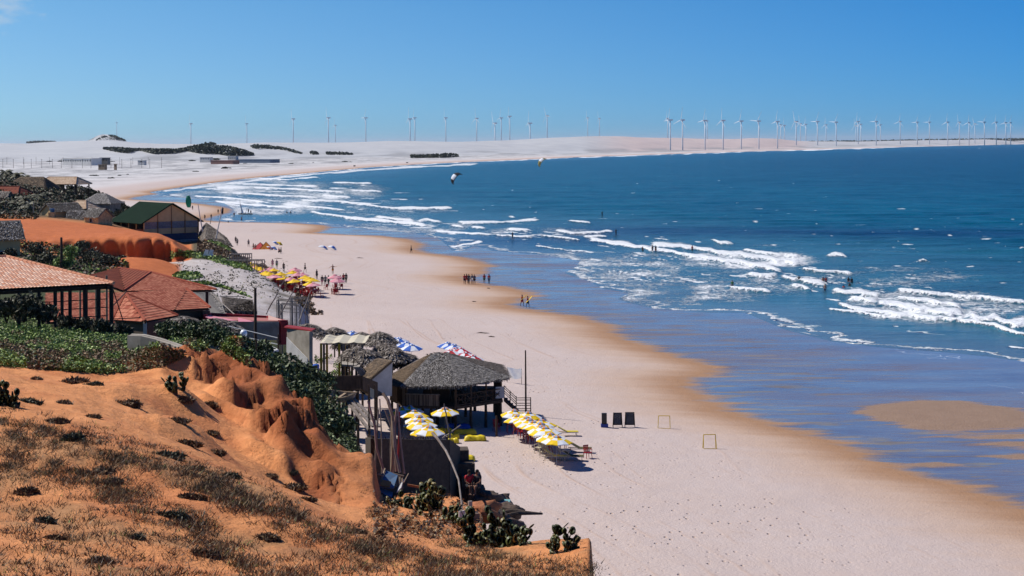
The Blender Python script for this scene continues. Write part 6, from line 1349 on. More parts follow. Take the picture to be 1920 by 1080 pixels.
SKIN_ = [mat('skin_brown', (.24, .11, .065), (.19, .085, .05), 3, .6), mat('skin_tan', (.38, .20, .13), (.3, .15, .1), 3, .6), mat('skin_dark', (.10, .048, .03), (.08, .04, .025), 3, .6)]
HAIR = mat('dark_hair', (.02, .014, .01), (.012, .01, .008), 20)
CM = {'red': REDC, 'dark': mat('dark_cloth', (.025, .027, .035), (.018, .02, .026)), 'white': WHITEC, 'pink': PINKC, 'blue': BLUEC, 'jeans': mat('jeans_cloth', (.04, .07, .14), (.03, .05, .1)), 'yellow': YELC, 'green': mat('green_cloth', (.05, .2, .06), (.04, .15, .05)), 'grey': mat('grey_cloth', (.2, .2, .21), (.14, .14, .15)), 'orange': mat('orange_cloth', (.65, .22, .02))}
PM = {}
for kd in ('walk', 'stand', 'wide', 'sit', 'arms'):
    P_ = pose(kd); nd = {k: (P_[k], RB[k]) for k in P_}
    body = skin(nd, BE)
    sh = {k: (P_[k], tuple(np.array(RB[k])*1.13) if hasattr(RB[k], '__len__') else RB[k]*1.25) for k in ('ch', 'sp', 'pel')}; 
    for n_ in 'lr': sh['sh'+n_] = (P_['sh'+n_], .078); sh['m'+n_] = (P_['sh'+n_].lerp(P_['el'+n_], .6), .062)
    shirt = skin(sh, [('ch', 'sp'), ('sp', 'pel')]+[e_ for n_ in 'lr' for e_ in (('ch', 'sh'+n_), ('sh'+n_, 'm'+n_))])
    def lower(k): 
        so_ = {'pel': (P_['pel'], (.165, .125))}; ed = []
        for n_ in 'lr':
            so_['hip'+n_] = (P_['hip'+n_], .115); so_['m'+n_] = (P_['hip'+n_].lerp(P_['kn'+n_], .75), .095); ed += [('pel', 'hip'+n_), ('hip'+n_, 'm'+n_)]
            if k: so_['m'+n_] = (P_['kn'+n_], .075); so_['e'+n_] = (P_['kn'+n_].lerp(P_['an'+n_], .85), .06); ed += [('m'+n_, 'e'+n_)]
        return skin(so_, ed)
    bm = bmesh.new(); bmesh.ops.create_uvsphere(bm, u_segments=10, v_segments=7, radius=.108)
    for v_ in bm.verts: v_.co = Vector((v_.co.x*.92, v_.co.y*1.02+.02, v_.co.z*(1.0 if v_.co.z > 0 else .45)))+P_['hd']+V3(0, 0, .045)
    hair = bpy.data.meshes.new('hair'); bm.to_mesh(hair); bm.free()
    PM[kd] = (body, shirt, lower(0), lower(1), hair)
def person(lb, p, kind='stand', rz=0., skin_=0, top=None, bot='dark', trousers=False, s=1.0, hair=HAIR, grp=None):
    body, shirt, shorts, trs, hr = PM[kind]
    def mk(nm, me, m_, par=None):
        o = bpy.data.objects.new(nm, me); COL.objects.link(o); o.parent = par
        if not me.materials: me.materials.append(m_)
        o.material_slots[0].link = 'OBJECT'; o.material_slots[0].material = m_; return o
    b_ = mk('person', body, SKIN_[skin_]); b_.location = p; b_.rotation_euler = (0, 0, rz); b_.scale = (s, s, s); tag(b_, lb, 'person', grp)
    if top: mk('shirt', shirt, CM[top], b_)
    if bot: mk('trousers' if trousers else 'shorts', trs if trousers else shorts, CM[bot], b_)
    mk('hair', hr, hair, b_); return b_
PL_ = [
 (871, 533, 'stand', .3, 0, 'red', 'dark', 0, 'person in a red top and dark shorts, leftmost of the group by the waterline'), (875, 532, 'walk', .8, 2, 'red', 'red', 0, 'person all in red, second from the left in the group by the waterline'), (879, 532.5, 'stand', 2.8, 2, 'dark', 'dark', 1, 'person in dark clothes in the middle of the group by the waterline'),
 (885, 532.5, 'stand', 3, 1, 'grey', 'white', 0, 'person in a grey top and white shorts in the group by the waterline'), (889.5, 533.5, 'wide', .2, 0, 'jeans', 'dark', 0, 'person with a blue-grey top at the right of the tight waterline group'),
 (908, 532, 'stand', .1, 1, 'red', 'green', 0, 'person in red top and green shorts, left of the separate waterline pair'), (917, 532.5, 'wide', -.2, 2, 'red', 'jeans', 1, 'person in red top and blue jeans, right of the separate waterline pair'),
 (979, 574, 'walk', 1.2, 2, 'red', 'red', 0, 'person in red carrying a yellow board, left of the two walking in the wet sand'), (989.5, 577, 'walk', 1.3, 2, 'red', 'dark', 0, 'person with dark shorts carrying a yellow board, right of the two wading'),
 (771, 475, 'walk', 1.6, 2, 'dark', 'dark', 0, 'lone person walking at the tip of the wet sand spit'),
 (511, 503, 'stand', 0, 0, 'pink', 'pink', 0, 'person in pink behind the crowded parasols'), (519, 504, 'stand', .4, 0, 'grey', 'green', 0, 'person standing right of the one in pink, behind the crowded parasols'), (532, 510, 'stand', .4, 2, None, 'dark', 0, 'bare-chested person just behind the yellow parasols'),
 (572, 511, 'walk', 1.5, 0, 'dark', 'dark', 0, 'person in dark clothes with a grey bag above the crowded parasols'), (624, 514, 'arms', 0, 1, None, 'orange', 0, 'bare-chested person walking with arms held out above the standing group'),
 (604, 536, 'stand', .4, 0, 'dark', 'pink', 0, 'person in a dark top and pink shorts, left of the three between the parasol groups'), (610, 536, 'stand', 3.3, 2, 'grey', 'dark', 0, 'person in a grey top, middle of the three between the parasol groups'), (616, 536, 'wide', -.2, 2, 'dark', 'dark', 1, 'person all in dark, right of the three between the parasol groups'),
 (644, 532, 'stand', .3, 0, 'red', 'dark', 0, 'person in red at the right of the separate pink parasols'), (649, 531, 'stand', -.2, 2, 'dark', 'dark', 1, 'person in black furthest right by the separate pink parasols'), (638, 536, 'wide', .6, 0, 'red', 'red', 0, 'person in red stooping in front of the separate pink parasols'), (594, 524, 'stand', 1, 2, 'dark', 'dark', 0, 'person in dark clothes right of the last yellow parasol'),
 (631, 533, 'sit', .2, 0, 'red', 'pink', 0, 'person in red sitting under the separate pink parasols'), (629, 541, 'sit', .5, 0, 'pink', 'red', 0, 'person in pink sitting in front of the separate pink parasols'),
 (466, 463, 'walk', .4, 0, 'grey', 'dark', 0, 'person in grey walking left of the red tents'), (442, 457, 'stand', .4, 2, 'dark', 'dark', 0, 'person in dark clothes standing at the right corner of the ragged beach hut'), (445, 461, 'stand', 0, 2, 'grey', 'dark', 0, 'person in grey next to the ragged beach hut'),
 (527, 474, 'sit', -1.2, 2, 'dark', 'dark', 0, 'person in dark clothes sitting right of the red tents'), (523, 475, 'sit', 1.2, 2, 'red', 'dark', 0, 'person in red sitting beside the blue parasol at the tents'), (475, 466, 'sit', 1, 1, None, 'dark', 0, 'bare-chested person sitting left of the red tents'), (479, 468, 'sit', 0, 1, None, 'red', 0, 'person in red shorts sitting on the sand by the tents'),
 (409, 401, 'walk', .2, 2, 'dark', 'dark', 0, 'person walking on the sand spit, left of the two at its tip'), (415, 400, 'stand', .2, 0, 'red', 'dark', 0, 'person at the very tip of the sand spit'), (357, 390, 'stand', .1, 0, 'red', 'dark', 0, 'person under the green kite, left of the pair'), (361, 394, 'stand', .1, 0, 'dark', 'dark', 0, 'person under the green kite, right of the pair'),
 (384, 412, 'walk', .1, 2, 'dark', 'dark', 0, 'person at the water edge left of the flagpoles'), (396, 411, 'stand', .1, 2, 'dark', 'dark', 0, 'person at the water edge behind the thin stick'), (945, 0, None, 0, 0, None, None, 0, '')]
for u, v, kd, rz, sk, top, bot, tr__, lb in PL_[:-1]:
    p = B(u, v)
    if u in (442, 445): p = G(u, v)
    person(lb, p, kd, rz, sk, top, bot, bool(tr__))
def board(lb, p, rz, m_, L=2.0, tilt=0.0, w_=.5):
    mb = MB(); n = 14; rg = []
    for i in range(n+1):
        t_ = i/n; x = lerp(-L/2, L/2, t_); hw = w_/2*max(.02, math.sin(math.pi*min(max(t_, .01), .99))**.55); rg.append([Vector((x, hw*math.cos(a), .035*math.sin(a))) for a in [2*math.pi*k/8 for k in range(8)]])
    for i in range(n):
        for k in range(8): mb.quad(rg[i][k], rg[i+1][k], rg[i+1][(k+1) % 8], rg[i][(k+1) % 8])
    o = mb.build('surfboard', m_, None, True); o.location = p; o.rotation_euler = (random.uniform(-.2, .2), -tilt, rz); tag(o, lb, 'surfboard')
board('yellow surfboard under the arm of the left walker in the wet sand', on(979, 574, 0)+Vector((.2, -.15, 1.25)), 0, YELC, 1.5, .75, .36); board('yellow surfboard under the arm of the right walker in the wet sand', on(989.5, 577, 0)+Vector((.2, -.15, 1.25)), 0, YELC, 1.5, .8, .36)
# bathers
BT = [(1205, 470, 'bather crouching low in the foam left of the standing pair', .8), (1223.5, 473, 'bather standing left of the pair in the long line of foam', .15), (1229.5, 474, 'bather standing right of the pair in the long line of foam', .15), (1298, 471, 'lone bather in the foam right of the pair', .4), (1373, 538, 'bather in green in the shallow water, alone', .6), (1498, 528, 'bather with a raised arm left of the cluster in the breakers', .7),
      (1543.5, 531, 'bather left of the two close together in the breakers', .6), (1548.5, 531, 'bather right of the two close together in the breakers', .6), (1591, 528, 'bather far right, left of the pair deep in the waves', .9), (1597, 530, 'bather furthest right of all in the waves', .8), (1547, 546, 'bather nearest the shore in front of the pair in the breakers', .5), (1582, 539, 'only a head showing above the wave, left one', 1.25), (1593, 536, 'only a head and shoulders above the wave, right one', 1.15),
      (538, 400, 'bather beyond the boat, left of the two in the surf', .9), (545, 400, 'bather beyond the boat, right of the two in the surf', .9), (439, 405, 'person wading left of the sail raft', .4), (453, 414, 'person wading in front of the sail raft', .4), (428, 418, 'person crouching in the shallow water by the beach edge', 1.0)]
for i, (u, v, lb, dp) in enumerate(BT):
    p = on(u, v, 0); p.z = -dp; person(lb, p, 'arms' if 'raised' in lb else 'stand', random.uniform(-1, 1), i % 3, 'green' if 'green' in lb else (None, 'dark', None, 'red')[i % 4], ('dark', 'jeans', 'red')[i % 3], False)
for u, v, lb in ((961, 447, 'kitesurfer in black crouching on the water left of the dark reef'), (1155, 441, 'kitesurfer in black riding over the dark reef water'), (1129, 405, 'distant kitesurfer in black out on the teal water')):
    p = on(u, v+1, .15); person(lb, p, 'arms', .8, 2, 'dark', 'dark', True); board(lb.replace('kitesurfer in black', 'dark kiteboard under the surfer').replace('distant ', 'distant dark board of ')[:90], p+Vector((0, 0, 0)), .2, CM['dark'], 1.5, .1, .45)
# two people resting in the shade of the steps
person('person in a red shirt crouching in the shade at the end of the thatch fence', P(880, 925, 58), 'sit', .4, 2, 'red', 'dark', s=.72); person('person in black sitting bent over beside the one in red, by the stone steps', P(895, 925, 58), 'sit', -.5, 0, 'dark', 'dark', s=.72)
for u, v in ((0, 0),): pass
# ------------------------------------------------------------ kites, tents, raft
def kite(lb, u, v, D, span, chord, rot, c1_, c2_, arc=2.4, seg=14):
    t_ = thing('power_kite', lb, 'kite', P(u, v, D)); t_.rotation_euler = rot; R_ = span/arc
    mb = MB()
    for i in range(seg):
        for j in range(3):
            def pt(i, j): a = -arc/2+arc*i/seg; w_ = chord*(.25+.75*math.cos(a/arc*math.pi*.92)**.7); y = w_*(j/3-.5); return Vector((R_*math.sin(a), y, R_*(math.cos(a)-1)+.12*chord*math.sin(math.pi*j/3)))
            mb.cur = 1 if (c2_ and (i in (4, 5, 6, 7) if len(lb) % 2 else i in (6, 7, 8, 9))) else 0; mb.quad(pt(i, j), pt(i+1, j), pt(i+1, j+1), pt(i, j+1))
    o = mb.build('canopy', [c1_, c2_ or c1_], t_, True)
    mb = MB(); mb.tube([(R_*math.sin(a), -chord*(.25+.75*math.cos(a/arc*math.pi*.92)**.7)*.5, R_*(math.cos(a)-1)) for a in [-arc/2+arc*i/seg for i in range(seg+1)]], .04*chord+.03, 6); mb.build('leading_edge', c1_, t_)
    return t_
BK_ = mat('black_kite_cloth', (.02, .022, .03), (.015, .016, .02)); 
kite('black and white crescent kite flying over the sea, left of the pale one', 852, 330, 300, 3.7, 1.0, (R(38), R(-48), R(15)), BK_, WHITEC, 3.0)
kite('pale yellow and dark crescent kite flying highest over the sea', 1014, 301, 330, 3.2, .85, (R(38), R(-48), R(15)), mat('olive_kite_cloth', (.36, .34, .15), (.10, .09, .03)), WHITEC, 3.0)
kite('green kite held up on the sand spit', 353, 378, 460, 3.6, 1.5, (R(90), R(-92), R(8)), mat('green_kite_cloth', (.01, .26, .13), (.008, .17, .09)), None, 1.1)
kt = kite('white and blue kite lying on the open sand, left lobe up', 608, 459, 360, 2.6, 1.0, (R(25), R(25), R(10)), WHITEC, BLUEC, 1.6); kt.location = on(608, 463, 1.6); kt2 = kite('second blue and white kite lobe lying to the right on the sand', 624, 460, 360, 2.2, .9, (R(25), R(25), R(-12)), WHITEC, BLUEC, 1.6); kt2.location = on(624, 463, 1.6)
def tent(lb, u, v, wd, hh, m1_, m2__):
    t_ = thing('beach_tent', lb, 'tent', B(u, v), random.uniform(-.3, .3)); mb = MB(); w_ = wd/2; ap = (0, .1, hh)
    for i in range(4):
        a = [(-w_, -w_*.8, 0), (w_, -w_*.8, 0), (w_, w_*.8, 0), (-w_, w_*.8, 0)]; mb.cur = i % 2; mb.quad(a[i], a[(i+1) % 4], ap)
    mb.build('fabric', [m1_, m2__], t_)
    for s in (-1, 1): mb = MB(); mb.bar((s*w_, -w_*.8, 0), (0, .1, hh), .03); mb.build('tent_pole', WOOD, t_)
tent('red peaked beach tent, left of the two', 488, 467, 3.0, 1.5, REDC, CM['orange']); tent('red peaked beach tent with an orange front, right of the two', 499, 467, 3.0, 1.6, CM['orange'], REDC)
for u, v, m_, lb in ((511, 461, BWP, 'blue parasol tipped over behind the red tents'), (519, 462, YP_, 'orange-yellow parasol lying behind the red tents'), (508, 471, BWP, 'blue parasol lying on the sand in front of the red tents'), (500, 471, RWP, 'red parasol lying open on the sand before the red tents')):
    o = dup(m_, on(u, v, 1.0), .5, lb, 'fallen parasols by the tents', scale=.75); o.rotation_euler = (.5, .3, 1); o.location.z = .5
jg = thing('sailing_raft', 'small sailing raft with a bare mast and furled white sail in the shallows', 'boat', on(461, 402, 0), .1)
mb = MB(); mb.box((0, 0, .15), (4.6, 1.5, .28)); mb.bar((-2.6, 0, .2), (2.3, 0, .12), .25, .2); mb.build('hull', BRN, jg); mb = MB(); mb.bar((-1.4, 0, .2), (-2.1, 0, 5.2), .06, .03); mb.build('mast', GREYW, jg)
mb = MB()
for i in range(6): z0, z1 = .5+i*.6, 1.1+i*.6; w0, w1 = .75*(1-i/7)+.1*math.sin(i*2), .75*(1-(i+1)/7); mb.quad((-1.5-i*.09, 0, z0), (-1.5-i*.09+w0, .1, z0), (-1.6-i*.09+w1, .05, z1), (-1.6-i*.09, 0, z1))
mb.build('furled_sail', WHITEC, jg); mb = MB(); mb.beam((-.3, 0, .2), (.4, .1, 1.9), .25, .08); mb.build('rudder', BRN, jg)
for i, (dx, lb) in enumerate(((.9, 'person standing on the sailing raft beside its rudder'), (1.7, 'person in dark clothes at the right end of the sailing raft'))): person(lb, on(461, 402, 0)+Vector((dx, 0, .28)), 'stand' if i == 0 else 'sit', .3, 2, 'dark', 'dark')
# kelp / driftwood on sand
for lb, u, v, L in (('long dark driftwood strip lying on open sand behind the restaurant', 905, 625, 1.6), ('small dark driftwood strip just right of the long one', 922, 632, .8), ('dark flat board on the sand above the crowded parasols', 522, 485, 1.6), ('small dark clump on the sand near the goal', 889, 566, .6), ('dark clump on the sand by the waterline group', 916, 541, .5), ('dark driftwood right of the crowded parasols', 675, 484, 1.4)):
    mb = MB(); mb.tube([(-L/2, 0, .03), (-L/6, .15, .08), (L/5, -.1, .05), (L/2, .1, .02)], [.03, .07, .06, .02], 6); mb.tube([(-.1, 0, .05), (.2, .3, .05)], [.04, .02]); o = mb.build('driftwood', BRN); o.location = B(u, v); tag(o, lb, 'driftwood')

# ------------------------------------------------------------ wind turbines
TWH = mat('turbine_white', (.62, .66, .70), (.56, .60, .64), .05, .6)
def turbine():
    t_ = thing('wind_turbine', 'x', 'wind turbine', (0, 0, 0), 0, 'wind turbines along the bay')
    mb = MB(); mb.bar((0, 0, -30), (0, 0, 78.5), 2.0, 1.2, 12); mb.build('tower', TWH, t_, True)
    mb = MB(); mb.box((0, 1.5, 80), (3.4, 10, 3.6)); mb.lathe([(.01, 0), (1.6, .1), (1.7, 2.5), (.01, 2.6)], (0, -4.8, 79), 10); mb.build('nacelle', TWH, t_)
    for k in range(3):
        a = k*2*math.pi/3+.12; d = Vector((math.sin(a), 0, math.cos(a))); s_ = Vector((math.cos(a), 0, -math.sin(a))); c_ = Vector((0, -5.3, 80)); mb = MB(); rg = []
        for i, (rr, w_) in enumerate(((0, .7), (3, .8), (7, 1.3), (16, 1.0), (30, .5), (35, .15))):
            q_ = c_+d*rr; rg.append([q_-s_*w_*.4+Vector((0, .35, 0)), q_+s_*w_*.8, q_-s_*w_*.4-Vector((0, .35, 0)), q_-s_*w_*.8])
        for i in range(5):
            for j in range(4): mb.quad(rg[i][j], rg[i+1][j], rg[i+1][(j+1) % 4], rg[i][(j+1) % 4])
        mb.build('blade', TWH, t_)
    return t_
TT = [(219, 230, 253), (358, 232, 271), (463, 232, 268), (550, 223, 268), (616, 221, 270), (629, 235, 266), (686, 221, 266), (769, 223, 273), (778, 221, 263), (836, 221, 264), (894, 222, 265), (928, 231, 285), (940, 221, 263), (956, 218, 262), (994, 231, 284), (1026, 217, 258), (1102, 221, 253), (1124, 222, 254),
      (1252, 222, 257), (1257, 225, 283), (1280, 225, 283), (1322, 226, 281), (1326, 227, 261), (1356, 226, 281), (1390, 227, 280), (1423, 227, 279), (1458, 228, 278), (1464, 234, 269), (1471, 235, 270), (1493, 228, 277), (1501, 232, 269), (1511, 233, 269), (1533, 228, 275), (1549, 234, 269), (1568, 229, 274), (1605, 235, 269), (1609, 228, 269), (1614, 233, 269), (1643, 228, 269), (1651, 234, 268), (1688, 228, 266), (1720, 229, 266), (1743, 229, 266), (1777, 229, 269), (1799, 229, 267), (1817, 230, 268), (1828, 232, 264), (1846, 229, 268), (1868, 229, 267), (1886, 230, 267), (1895, 230, 266)]
tp = None
for i, (u, vh, vb) in enumerate(TT):
    hpx = vb-vh; hr_ = 266.5-ROLL*(u-960)
    if vb > hr_+9: # base visible on the plain
        D = 73*F/hpx*1.0; g = P(u, vb, D); s = hpx*D/F/80
    else: D = max(73*F/hpx, 3600 if u < 1100 else 5200); s = hpx*D/F/80; g = P(u, vb, D)
    if u > 1480: D *= 1.15; s *= 1.15; g = P(u, vb, D)
    rz = -R(random.uniform(66, 82)) if i % 5 else -R(60)
    n_w = 'white wind turbine, %s from the left along the horizon' % ORD[i]
    if i == 0: n_w = 'lone white wind turbine behind the scrubby hill, first from the left'
    if u == 1257: n_w = 'tall white wind turbine in front of the dunes, twentieth from the left'
    if tp is None: tp = turbine(); o = tp; o.location = g; o.rotation_euler = (0, 0, rz); o['label'] = n_w; o.scale = (s, s, s)
    else: o = dup(tp, g, rz, n_w, None, scale=s)
    an = random.uniform(-.5, .5)
    for ch in o.children:
        if ch.name.startswith('blade'):   # turn the rotor about its own axle
            c_ = Vector((0, -5.3, 80)); M = Matrix.Translation(c_) @ Matrix.Rotation(an, 4, 'Y') @ Matrix.Translation(-c_); ch.matrix_local = M
# ------------------------------------------------------------ far buildings and utility poles
FB = mat('far_block_wall', (.85, .80, .72), (.70, .65, .58), .2)
def farb(lb, u0, u1, v0, v1, D, m_, wn=0, name='building', flat=True):
    a = P((u0+u1)/2, v1, D); wd = (u1-u0)*D/F*1.12; hh = (v1-v0)*D/F; t_ = thing(name, lb, 'building', a, -.55); mb = MB(); mb.box((0, 0, hh/2-1), (wd, wd*.35, hh+2)); mb.build('wall', m_, t_); mb = MB(); mb.box((0, 0, hh+.15), (wd+.6, wd*.35+.6, .3)); mb.build('roof', m_, t_)
    for i in range(wn): mb = MB(); mb.box(((i+.5)/wn*wd-wd/2, -wd*.175-.02, hh*.55), (wd/wn*.35, .1, hh*.3)); mb.build('window', DARKIN, t_)
farb('long low pale unfinished building on the far plain at left', 120, 188, 297, 306, 1500, FB, 12); farb('grey ruined end block joined to the long pale building', 188, 206, 296, 305, 1500, mat('grey_ruin', (.17, .165, .16), (.1, .1, .1), .3), 3); farb('small brown ruin below the long pale building, left piece', 185, 200, 309, 314, 1300, mat('brown_ruin', (.25, .18, .12), (.14, .1, .07), .5), 2); farb('small tan hut right of the brown ruin on the plain', 214, 219, 308, 314, 1300, mat('tan_ruin', (.34, .24, .15), (.22, .15, .1), .5), 1)
farb('white building with blue trim near the far beach, left one', 376, 398, 295, 301, 1750, WHITEW, 4); farb('white two-storey building right of the dark trees near the far beach', 428, 446, 293, 301, 1750, WHITEW, 4); farb('long low blue-grey wall beside the far white buildings', 446, 520, 299, 302, 1740, mat('blue_grey_wall', (.16, .20, .26), (.12, .15, .2), .2)); farb('small white cabin far behind the utility poles', 259, 274, 301, 306, 1550, WHITEW, 1); farb('low rusty-red wall before the far white buildings', 398, 446, 301, 304, 1700, mat('rusty_wall', (.25, .12, .1), (.18, .1, .08), .3))
k = 0
for row, (v0, v1) in enumerate(((298, 311), (295, 305))):
    for i in range(17 if row == 0 else 12):
        u = (6+i*18.5 if row == 0 else 15+i*26)+random.uniform(-3, 3); D = 1350 if row == 0 else 1800; p = P(u, v1, D); hh = (v1-v0)*D/F
        if k == 0:
            mb = MB(); mb.bar((0, 0, -2), (0, 0, 6), .16, .12, 5); mb.box((0, 0, 5.5), (1.4, .12, .12)); up = mb.build('utility_pole', WOOD); o = up
        else: o = up.copy(); COL.objects.link(o)
        o.location = p; o.scale = (1, 1, hh/6); tag(o, ['thin dark utility pole of the nearer line on the far plain, %s from the left', 'thin dark utility pole of the farther line before the dunes, %s from the left'][row] % ORD[i], 'pole', 'utility poles on the far plain'); k += 1
# ------------------------------------------------------------ vegetation
def leafmat(name, c, c2=None, rough=.6, spec=.3):
    return mat(name, c, c2 or tuple(x*.6 for x in c), 1.5, rough, spec=spec)
LG = [leafmat('leaf_dark', (.035, .055, .018)), leafmat('leaf_mid', (.085, .125, .038)), leafmat('leaf_bright', (.26, .32, .13), spec=.5)]
LV = [leafmat('vine_dark', (.075, .115, .028)), leafmat('vine_green', (.22, .33, .055)), leafmat('vine_bright', (.44, .55, .14), spec=.5)]
LD = [leafmat('dry_dark', (.075, .045, .024)), leafmat('dry_brown', (.22, .125, .058)), leafmat('dry_straw', (.44, .30, .15))]
LO = [leafmat('olive_dark', (.045, .045, .024)), leafmat('olive_mid', (.10, .098, .05)), leafmat('olive_pale', (.22, .20, .11))]
LF = [leafmat('far_leaf_dark', (.022, .03, .018)), leafmat('far_leaf_mid', (.035, .045, .026)), leafmat('far_leaf_pale', (.05, .06, .035))]
def quads(C_, A, B):
    """C centre, A/B half axes -> verts, faces"""
    n = len(C_); V = np.empty((n, 4, 3)); V[:, 0] = C_-A-B*.3; V[:, 1] = C_-B+A*.1; V[:, 2] = C_+A; V[:, 3] = C_+B-A*.1
    return V.reshape(-1, 3), np.arange(n*4).reshape(n, 4)
def rdir(n): d = rng.normal(size=(n, 3)); return d/np.linalg.norm(d, axis=1)[:, None]
def leafball(n, rx, ry, rz, leaf, lumps=7, elong=1.0, up=0.0):
    cs = rdir(lumps)*np.array([rx, ry, rz])*.55; cs[:, 2] = np.abs(cs[:, 2])*.8; lr = rng.uniform(.35, .62, lumps)
    k = rng.integers(0, lumps, n); d = rdir(n); rad = rng.uniform(.55, 1.05, n)**.6
    C_ = cs[k]+d*(rad*lr[k])[:, None]*np.array([rx, ry, rz])
    a = rdir(n); a[:, 2] += up; a /= np.linalg.norm(a, axis=1)[:, None]; b = np.cross(a, rdir(n)); b /= np.linalg.norm(b, axis=1)[:, None]; sz = leaf*rng.uniform(.5, 1.3, n)
    return quads(C_, a*(sz*elong)[:, None], b*(sz*.5)[:, None])
def bush(label, p, rx, rz, n, leaf, mats, w_=(.45, .4, .15), cat='bush', name='bush', group=None, ry=None, stem=True, elong=1.0, up=0.0, lumps=7):
    t_ = thing(name, label, cat, p, 0, group); V, Fc = leafball(n, rx, ry or rx, rz, leaf, lumps, elong, up); V[:, 2] = np.maximum(V[:, 2]+rz*.35, -.5*rz)
    o = numobj('foliage', V, Fc, mats, midx=rng.choice(3, len(Fc), p=w_), smooth=False); o.parent = t_
    if stem:
        mb = MB()
        for k in range(5): a = random.random()*6.3; mb.tube([(0, 0, -.4*rz), (math.cos(a)*rx*.25, math.sin(a)*rx*.25, rz*.3), (math.cos(a)*rx*.6, math.sin(a)*rx*.6, rz*.9)], [.05*rz+.01, .03*rz, .012*rz], 5)
        mb.build('branches', WOOD, t_)
    return t_
HB = [(318, 620, 22, 101, 'behind the cement wall top, leftmost of the hedge'), (348, 622, 24, 100, 'under the first shaggy thatch shelter'), (383, 622, 26, 99, 'under the widest shaggy thatch shelter'), (415, 632, 26, 97, 'left of the globe lamp'), (440, 642, 24, 95, 'directly below the globe lamp'), (470, 672, 24, 92, 'under the white lookout platform'), (500, 684, 30, 91, 'right below the corner of the lookout platform'), (532, 694, 32, 89, 'below the striped concrete wall'),
      (566, 705, 32, 90, 'with a few bright leaves under the striped wall end'), (515, 722, 32, 85, 'touching the top of the red rock'), (552, 745, 34, 83, 'in the dark middle of the gully'), (590, 742, 32, 85, 'left of the grey boat hull'), (602, 775, 34, 79, 'beside the lower ramp'), (572, 790, 26, 75, 'tucked against the right flank of the red rock'), (632, 797, 24, 77, 'lowest one of the gully, above the fence corner'), (594, 716, 26, 93, 'just left of the blue bin'), (485, 655, 22, 95, 'hiding the legs of the lookout platform')]
for u, v, r_, D, lb in HB:
    r = r_*D/F*1.15; p = P(u, v, D)-Vector((0, 0, r*.5)); bush('dark green shrub '+lb, p, r*1.25, r*1.0, 1500, .11, LG, (.5, .36, .14), group='dark shrubs of the gully hedge', lumps=9)
for u, v, r_, D, lb in [(12, 583, 26, 91, 'at the left edge under the pale pavilion'), (45, 578, 30, 91, 'second from the left under the pale pavilion'), (80, 588, 22, 91, 'right of the large pair under the pale pavilion'), (160, 612, 18, 90, 'below the middle posts of the pale pavilion'), (190, 616, 16, 89, 'below the corner post of the pale pavilion'), (125, 604, 12, 90, 'smallest, between the pavilion posts'), (232, 622, 12, 92, 'in front of the small red hip roof')]:
    r = r_*D/F*1.1; bush('spiky dark shrub '+lb, P(u, v, D)-Vector((0, 0, r*.4)), r*1.2, r, 900, .12, LO, (.6, .3, .1), group='spiky shrubs under the pavilion', elong=1.5, up=.5)
for u, v, r_, D, lb in [(20, 476, 10, 250, 'beside the wall of the yellow thatched house'), (62, 470, 15, 243, 'right of the yellow thatched house'), (85, 488, 18, 225, 'left of the utility pole below the cliff'), (135, 478, 20, 222, 'right of the utility pole below the cliff'), (165, 482, 22, 228, 'widest, under the middle of the red cliff'), (198, 492, 17, 226, 'beside the lower orange mound'), (120, 495, 16, 216, 'lowest, above the pale tiled roof'), (225, 488, 10, 232, 'small, on the shoulder of the lower orange mound'), (50, 500, 14, 214, 'behind the ridge of the pale tiled roof'), (155, 462, 12, 250, 'bare-topped, against the shaded cliff face')]:
    r = r_*D/F*1.1; bush('dusty green scrub '+lb, P(u, v, D)-Vector((0, 0, r*.4)), r*1.3, r, 900, .2, LV if 'right of the utility' in lb or 'lowest' in lb else LO, (.5, .38, .12), group='scrub below the red cliff')
VB = [(8, 352, 10, 452), (30, 340, 12, 462), (12, 330, 10, 470), (48, 345, 10, 458), (70, 352, 8, 452), (90, 335, 7, 478), (110, 340, 6, 478), (130, 343, 6, 476), (150, 346, 6, 474), (165, 350, 8, 470), (178, 356, 8, 466), (190, 362, 8, 462), (203, 368, 8, 456), (215, 374, 8, 450), (226, 380, 8, 444), (236, 386, 7, 438), (30, 372, 10, 412), (75, 378, 12, 405), (95, 372, 10, 410), (118, 376, 8, 402), (60, 395, 13, 372), (22, 398, 12, 370), (42, 388, 12, 385), (5, 405, 10, 360), (82, 392, 9, 375), (128, 368, 8, 415), (145, 372, 8, 410), (200, 396, 7, 372), (225, 392, 8, 385), (212, 386, 6, 395)]
for i, (u, v, r_, D) in enumerate(VB):
    r = r_*D/F*1.25; g_ = GD(u, D).z; p = P(u, v, D); rz = max(r, (p.z+r*.6-g_)*.6); bush('dark village bush %s, %s from the left' % ('on the hill crest' if 5 <= i <= 15 else 'between the huts', ORD[sorted([(a[0], j) for j, a in enumerate(VB) if (5 <= j <= 15) == (5 <= i <= 15)]).index((u, i))]), Vector((p.x, D, min(g_, p.z-.4*r))), r*1.35, rz, 650, .34, [LG[0], LD[0], LO[1]], (.5, .3, .2), group='village bushes '+('on the crest' if 5 <= i <= 15 else 'between the huts'))
